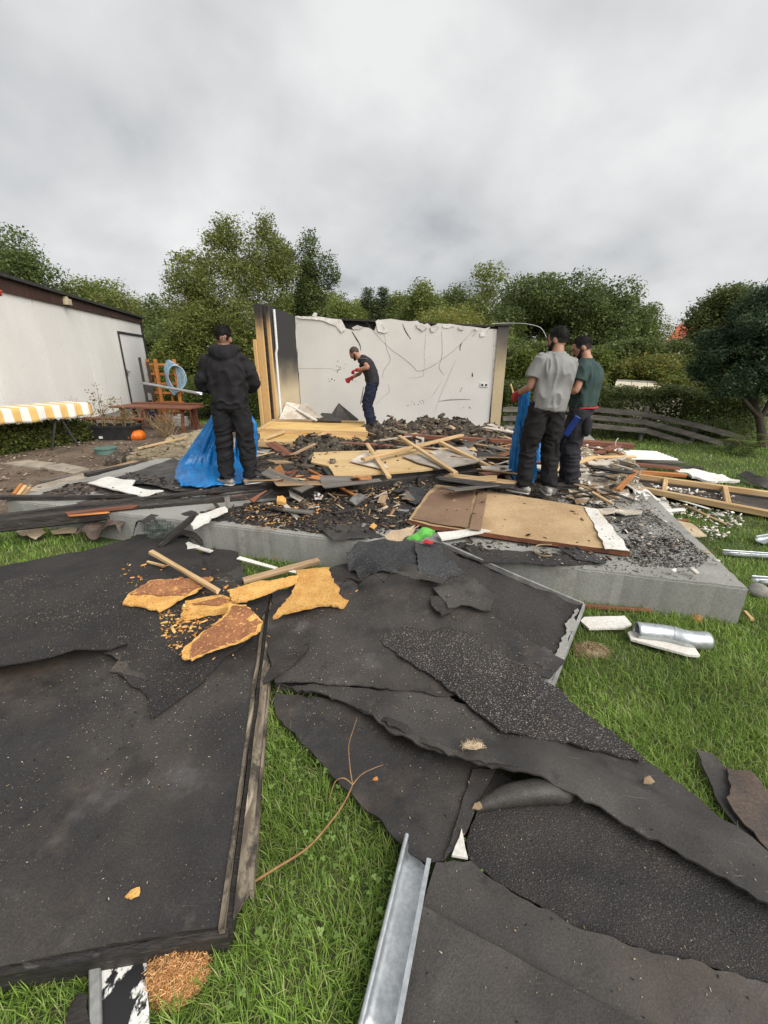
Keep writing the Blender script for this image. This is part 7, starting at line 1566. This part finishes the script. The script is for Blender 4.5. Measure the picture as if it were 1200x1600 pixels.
# ferns under the conifer
def fern(label, c, n, ln, seed):
    rg = random.Random(seed); t = thing('fern', label, 'fern', c); V_, F_, K_ = [], [], []
    for k in range(n):
        a = 6.283 * k / n + rg.uniform(-.3, .3); l_ = ln * rg.uniform(.7, 1.1); col = [x * rg.uniform(.8, 1.2) for x in rg.choice([(.13, .17, .04), (.09, .14, .03), (.18, .18, .06)])]
        for q in range(1, 15):
            f_ = q / 15; r_ = l_ * f_ * .75; z = l_ * (1.6 * f_ - 1.1 * f_ * f_); p = Vector((math.cos(a) * r_, math.sin(a) * r_, z)); sdv = Vector((-math.sin(a), math.cos(a), 0)); w_ = ln * .22 * math.sin(math.pi * (f_ * .85 + .12))
            for sg in (-1, 1):
                b = len(V_); d = Vector((math.cos(a), math.sin(a), 0)) * .03; V_ += [p - d * .4, p + sdv * sg * w_ * .5 + d * .3 + Vector((0, 0, -.004)), p + sdv * sg * w_ + d * 1.3 - Vector((0, 0, .015)), p + d * .5]; F_.append((b, b + 1, b + 2, b + 3)); K_ += [col] * 4
    link('fronds', mesh_np('fronds', [tuple(v) for v in V_], F_, np.array(K_)), 'leaf', t); return t
fern('big pale green fern under the conifer', G(1165, 712, 0), 16, .62, 1)
fern('smaller fern left of the conifer trunk', G(1140, 705, 0), 12, .42, 2)
fern('yellowing fern at the fence end', G(1150, 698, 0) + Vector((.1, .5, 0)), 12, .5, 3)

# cream roof of a garden house beyond the hedge, red-roofed house far off
t = thing('garden_hut', 'low garden hut with a cream sheet roof beyond the hedge', 'hut', D(1010, 640, 12.2)); b0 = t.location
q = [D(958, 611, 11.4), D(1066, 616, 11.2), D(1062, 600, 12.6), D(963, 595, 12.8)]
for k in range(4):
    a0, a1 = q[0].lerp(q[1], k / 4), q[0].lerp(q[1], (k + .97) / 4); c0_, c1_ = q[3].lerp(q[2], k / 4), q[3].lerp(q[2], (k + .97) / 4); m_ = MB(); up_ = Vector((0, 0, -.05)); vs_ = [a0, a1, c1_, c0_]; vs_ = [v - b0 for v in vs_]; m_.add(vs_ + [v + up_ for v in vs_], [(0, 1, 2, 3), (7, 6, 5, 4)] + [(i, 4 + i, 4 + (i + 1) % 4, (i + 1) % 4) for i in range(4)]); m_.build('roof_sheet', 'cream_roof', t)
m_ = MB(); m_.bar(q[3] - b0 + Vector((0, 0, .02)), q[2] - b0 + Vector((0, 0, .02)), .08, .04); m_.build('ridge', 'stone', t)
m_ = MB(); m_.box(((q[0] + q[2]) / 2 - b0) + Vector((0, .1, -.9)), (1.6, .9, 1.3)); m_.build('wall', 'cream_roof', t)
t = thing('distant_house', 'distant house with an orange-red tiled roof and a skylight', 'house', D(1085, 560, 42)); b0 = t.location
q = [D(1042, 532, 41), D(1132, 534, 41), D(1124, 503, 45), D(1062, 506, 45)]; n = 9
for k in range(n):
    a0, a1 = q[0].lerp(q[3], k / n), q[1].lerp(q[2], k / n); c0_, c1_ = q[0].lerp(q[3], (k + 1.1) / n), q[1].lerp(q[2], (k + 1.1) / n); lift_ = Vector((0, 0, .06)); m_ = MB(); vs_ = [a0 + lift_ - b0, a1 + lift_ - b0, c1_ - b0, c0_ - b0]; m_.add(vs_ + [v - Vector((0, 0, .12)) for v in vs_], [(0, 1, 2, 3), (7, 6, 5, 4)] + [(i, 4 + i, 4 + (i + 1) % 4, (i + 1) % 4) for i in range(4)]); m_.build('tile_course', 'tile_red', t)
m_ = MB(); cc_ = D(1086, 524, 41.5) - b0; m_.box(cc_ + Vector((0, -.15, .1)), (.75, .1, .8), Matrix.Rotation(-.9, 3, 'X')); w2 = m_.build('skylight', 'glass', t)
m_ = MB(); m_.box(Vector(((q[0] + q[1]) / 2 - b0)) + Vector((0, 1.5, -1.9)), (5.0, 3, 4.0)); m_.build('wall', 'cream_roof', t)

# ================================================================== LOOSE BITS
TAN = [(.46, .36, .22), (.36, .26, .15), (.52, .45, .33), (.30, .20, .11)]
ORA = [(.56, .30, .09), (.48, .22, .06), (.62, .40, .16)]
DRK = [(.03, .027, .025), (.05, .04, .033), (.075, .06, .045), (.02, .02, .02)]
WHT = [(.62, .59, .53), (.5, .47, .41), (.68, .66, .62), (.40, .33, .24)]
chips('wood_chips', 'fine pale wood chips strewn over the dark felts', 'wood chips', [([(0, 900, .1), (400, 900, .1), (400, 1380, .1), (0, 1440, .1)], 3), ([(430, 930, .1), (880, 960, .1), (850, 1160, .1), (450, 1120, .1)], 2.0), ([(620, 1150, .1), (1200, 1330, .1), (1200, 1600, .1), (640, 1600, .1)], .22)], 7500, .0008, .0046, [(.36, .28, .17), (.28, .20, .115), (.42, .37, .28), (.22, .15, .09), (.36, .34, .31), (.015, .015, .015), (.02, .02, .02)], .25, long=1.7, seed=1)
chips('fibre_flakes', 'orange fibre flakes scattered around the fibreboards', 'flakes', [([(250, 960, .12), (420, 940, .12), (420, 1010, .12), (300, 1040, .12), (255, 1010, .12)], 3), ([(190, 880, .12), (560, 880, .12), (560, 960, .12), (190, 960, .12)], 1), ([(380, 790, .28), (500, 785, .28), (500, 830, .28), (390, 825, .28)], 2.2), ([(500, 760, .28), (640, 755, .28), (620, 800, .28), (500, 790, .28)], 1)], 1400, .002, .022, ORA, .3, long=1.5, seed=2, clean=.1)
chips('burnt_chips', 'black and brown burnt chips covering the slab', 'chips', [([(310, 800, .27), (640, 755, .27), (640, 832, .27), (540, 838, .27), (340, 812, .27)], 3), ([(400, 700, .27), (800, 665, .27), (900, 700, .27), (880, 770, .27), (520, 770, .27)], 4), ([(640, 750, .27), (960, 780, .27), (1090, 875, .27), (960, 875, .27), (690, 860, .27)], 2.2), ([(60, 770, .27), (200, 742, .27), (330, 770, .27), (240, 795, .27)], 1)], 13000, .003, .034, DRK * 3 + [(.13, .095, .065), (.18, .14, .10), (.10, .10, .10)], .16, long=1.4, seed=3)
chips('felt_grit', 'black granules spilled over the right corner of the slab', 'grit', [([(940, 862, .262), (930, 805, .262), (1010, 795, .262), (1060, 830, .262), (1110, 872, .262), (1090, 888, .262), (1000, 885, .262)], 1)], 9000, .0012, .009, DRK + [(.10, .085, .07)], .4, seed=13)
chips('wood_splinters', 'pale and brown splinters strewn over the burnt slab', 'splinters', [([(330, 795, .27), (640, 755, .27), (660, 830, .27), (400, 818, .27)], .4), ([(400, 700, .27), (800, 665, .27), (900, 700, .27), (1000, 770, .27), (900, 785, .27), (520, 770, .27)], 3)], 3600, .003, .05, [(.05, .04, .03), (.09, .07, .05)] + TAN + [(.22, .12, .07), (.30, .29, .27), (.12, .08, .05)], .16, long=3.0, seed=4)
chips('wool_tufts', 'grey-brown tufts of charred wool strewn over the heaps', 'wool', [([(400, 700, .27), (560, 690, .27), (640, 664, .27), (790, 666, .27), (900, 705, .27), (880, 765, .27), (740, 760, .27), (500, 765, .27)], 1)], 1500, .02, .11, [(.07, .058, .045), (.12, .10, .075), (.03, .027, .024), (.19, .155, .11), (.05, .04, .034)], .3, long=1.2, seed=21, zoff=.0)
chips('slab_dust', 'fine brown and grey crumbs littering the top of the slab', 'crumbs', [([(640, 750, .262), (1000, 770, .262), (1160, 915, .262), (760, 872, .262)], 1)], 7000, .001, .012, [(.20, .165, .125), (.13, .11, .085), (.33, .29, .24), (.05, .045, .04)], .35, seed=22)
chips('plaster_crumbs', 'white plaster crumbs spread over the right pile and the grass beside it', 'crumbs', [([(870, 705, .3), (980, 710, .3), (1010, 780, .3), (900, 790, .3)], 2), ([(1010, 775, 0), (1140, 790, 0), (1170, 830, 0), (1110, 850, 0), (1050, 820, 0)], 1.6), ([(930, 780, .27), (1060, 800, .27), (1160, 915, .27), (1000, 890, .27)], .15)], 1500, .005, .04, WHT, .35, seed=5, zoff=.03)
chips('soil_clods', 'small clods, stones and straw lying on the bare soil', 'clods', [([(0, 690, .03), (330, 680, .03), (330, 720, .03), (150, 760, .03), (0, 790, .03)], 1)], 1100, .006, .05, [(.16, .115, .08), (.10, .072, .05), (.22, .165, .115), (.28, .23, .17)], .4, seed=6)

# ================================================================== GRASS
def grass():
    rg = np.random.default_rng(5); P_ = []
    def zone(x0, x1, y0, y1, dens, L_, W_):
        n = int((x1 - x0) * (y1 - y0) * dens); q = np.column_stack([rg.uniform(x0, x1, n), rg.uniform(y0, y1, n)])
        k = np.ones(n, bool)
        for e_ in EXCL:
            lo, hi = e_.min(0), e_.max(0); c = k & (q[:, 0] > lo[0]) & (q[:, 0] < hi[0]) & (q[:, 1] > lo[1]) & (q[:, 1] < hi[1])
            if c.any(): idx = np.where(c)[0]; k[idx[inpoly(q[idx], e_)]] = False
        q = q[k]; P_.append((q, np.full(len(q), L_), np.full(len(q), W_)))
    zone(-2.2, 3.4, .1, 1.6, 17000, .06, .003)
    zone(-3.2, 5.2, 1.6, 3.0, 9000, .062, .0038)
    zone(-5.2, 6.5, 3.0, 5.2, 3600, .058, .0055)
    zone(-5.2, 9.0, 5.2, 9.5, 900, .06, .009)
    zone(-6, 11.0, 9.5, 14, 330, .07, .016)
    q = np.vstack([p[0] for p in P_]); L_ = np.concatenate([p[1] for p in P_]); W_ = np.concatenate([p[2] for p in P_]); n = len(q)
    pn = fbm(np.column_stack([q * 1.9, np.zeros(n)]), 3, 4); pn2 = fbm(np.column_stack([q * 7, np.zeros(n)]), 2, 8)
    L_ = L_ * rg.uniform(.45, 1.35, n) * (1 + .3 * pn2)
    a = rg.uniform(0, 2 * np.pi, n) + pn * 1.5; ln = rg.uniform(.25, 1.35, n)
    d = np.column_stack([np.cos(a), np.sin(a)]); s = np.column_stack([-d[:, 1], d[:, 0]]) * (W_ * rg.uniform(.7, 1.3, n) / 2)[:, None]
    b = np.column_stack([q, np.full(n, -.012)])
    m1 = b + np.column_stack([d * (L_ * .33 * np.sin(ln * .6))[:, None], L_ * .5 * np.cos(ln * .55)]); t = b + np.column_stack([d * (L_ * .95 * np.sin(ln))[:, None], L_ * (.5 * np.cos(ln * .55) + .42 * np.cos(ln * 1.15))])
    s3 = np.column_stack([s, np.zeros(n)])
    V_ = np.stack([b - s3, b + s3, m1 + s3 * .85, m1 - s3 * .85, t], 1).reshape(-1, 3)
    base = np.array([(.190, .29, .050), (.135, .230, .038), (.25, .325, .085), (.35, .35, .16)]); pr = rg.choice(4, n, p=[.42, .36, .16, .06])
    c = base[pr] * (1 + .32 * pn)[:, None] * rg.uniform(.75, 1.25, n)[:, None]
    i = np.arange(n)[:, None] * 5; F4 = i + np.array([[0, 1, 2, 3]]); F3 = i + np.array([[3, 2, 4]])
    me = bpy.data.meshes.new('grass'); me.vertices.add(n * 5); me.vertices.foreach_set('co', V_.astype(np.float32).ravel())
    loops = np.concatenate([F4.ravel(), F3.ravel()]).astype(np.int32); me.loops.add(len(loops)); me.loops.foreach_set('vertex_index', loops)
    st = np.concatenate([np.arange(n) * 4, n * 4 + np.arange(n) * 3]).astype(np.int32); me.polygons.add(2 * n); me.polygons.foreach_set('loop_start', st); me.update(calc_edges=True)
    at = me.color_attributes.new('col', 'FLOAT_COLOR', 'POINT'); cc = np.ones((n * 5, 4), np.float32); cc[:, :3] = np.repeat(c, 5, 0); at.data.foreach_set('color', cc.ravel())
    tag(link('grass', me, 'blade'), 'long green grass blades of the lawn', 'grass', None, 'stuff')
    # clover
    k = 300; q2 = np.column_stack([rg.uniform(-.75, .6, k * 4), rg.uniform(.3, 1.6, k * 4)]); keep = fbm(np.column_stack([q2 * 5, np.ones(len(q2))]), 2, 3) > .2
    for e_ in EXCL: keep &= ~inpoly(q2, e_)
    q2 = q2[keep][:k]; V_, F_, K_ = [], [], []
    for x, y in q2:
        z = rg.uniform(.03, .055); r_ = rg.uniform(.0025, .006); a0 = rg.uniform(0, 6.28); tl = rg.normal(0, .25, 2); col = np.array((.15, .235, .055)) * rg.uniform(.75, 1.3)
        for j in range(3):
            a = a0 + j * 2.094; cx, cy = math.cos(a) * r_, math.sin(a) * r_; b = len(V_)
            ring = [(x + cx + r_ * .95 * math.cos(u), y + cy + r_ * .95 * math.sin(u)) for u in np.linspace(0, 6.283, 7)[:-1]]
            V_ += [(px_, py_, z + tl[0] * (px_ - x) + tl[1] * (py_ - y)) for px_, py_ in ring]; F_.append(tuple(range(b, b + 6))); K_ += [col] * 6
    me = bpy.data.meshes.new('clover'); me.from_pydata(V_, [], F_); at = me.color_attributes.new('col', 'FLOAT_COLOR', 'POINT'); at.data.foreach_set('color', np.column_stack([np.array(K_), np.ones(len(K_))]).astype(np.float32).ravel())
    tag(link('clover', me, 'blade'), 'round clover leaves among the grass in front', 'clover', None, 'stuff')
grass()

for o in bpy.data.objects:
    if o.parent is None and o.get('category') and not o.get('kind'): o['kind'] = 'thing'
# labels of alike pieces: which one, counted from the left of the picture
alike = {}
for o in bpy.data.objects:
    if str(o.get('label', '')).startswith('@'): alike.setdefault(o['label'], []).append(o)
bpy.context.view_layer.update()
for lab, os_ in alike.items():
    _, what, where = lab.split('@'); os_.sort(key=lambda o: o.matrix_world.translation.x / o.matrix_world.translation.y)
    for i, o in enumerate(os_):
        n_ = i + 1; sfx = 'th' if 10 <= n_ % 100 <= 20 else {1: 'st', 2: 'nd', 3: 'rd'}.get(n_ % 10, 'th')
        o['label'] = (f'{n_}{sfx} {what} from the left {where}' if len(os_) > 1 else f'single {what} {where}')
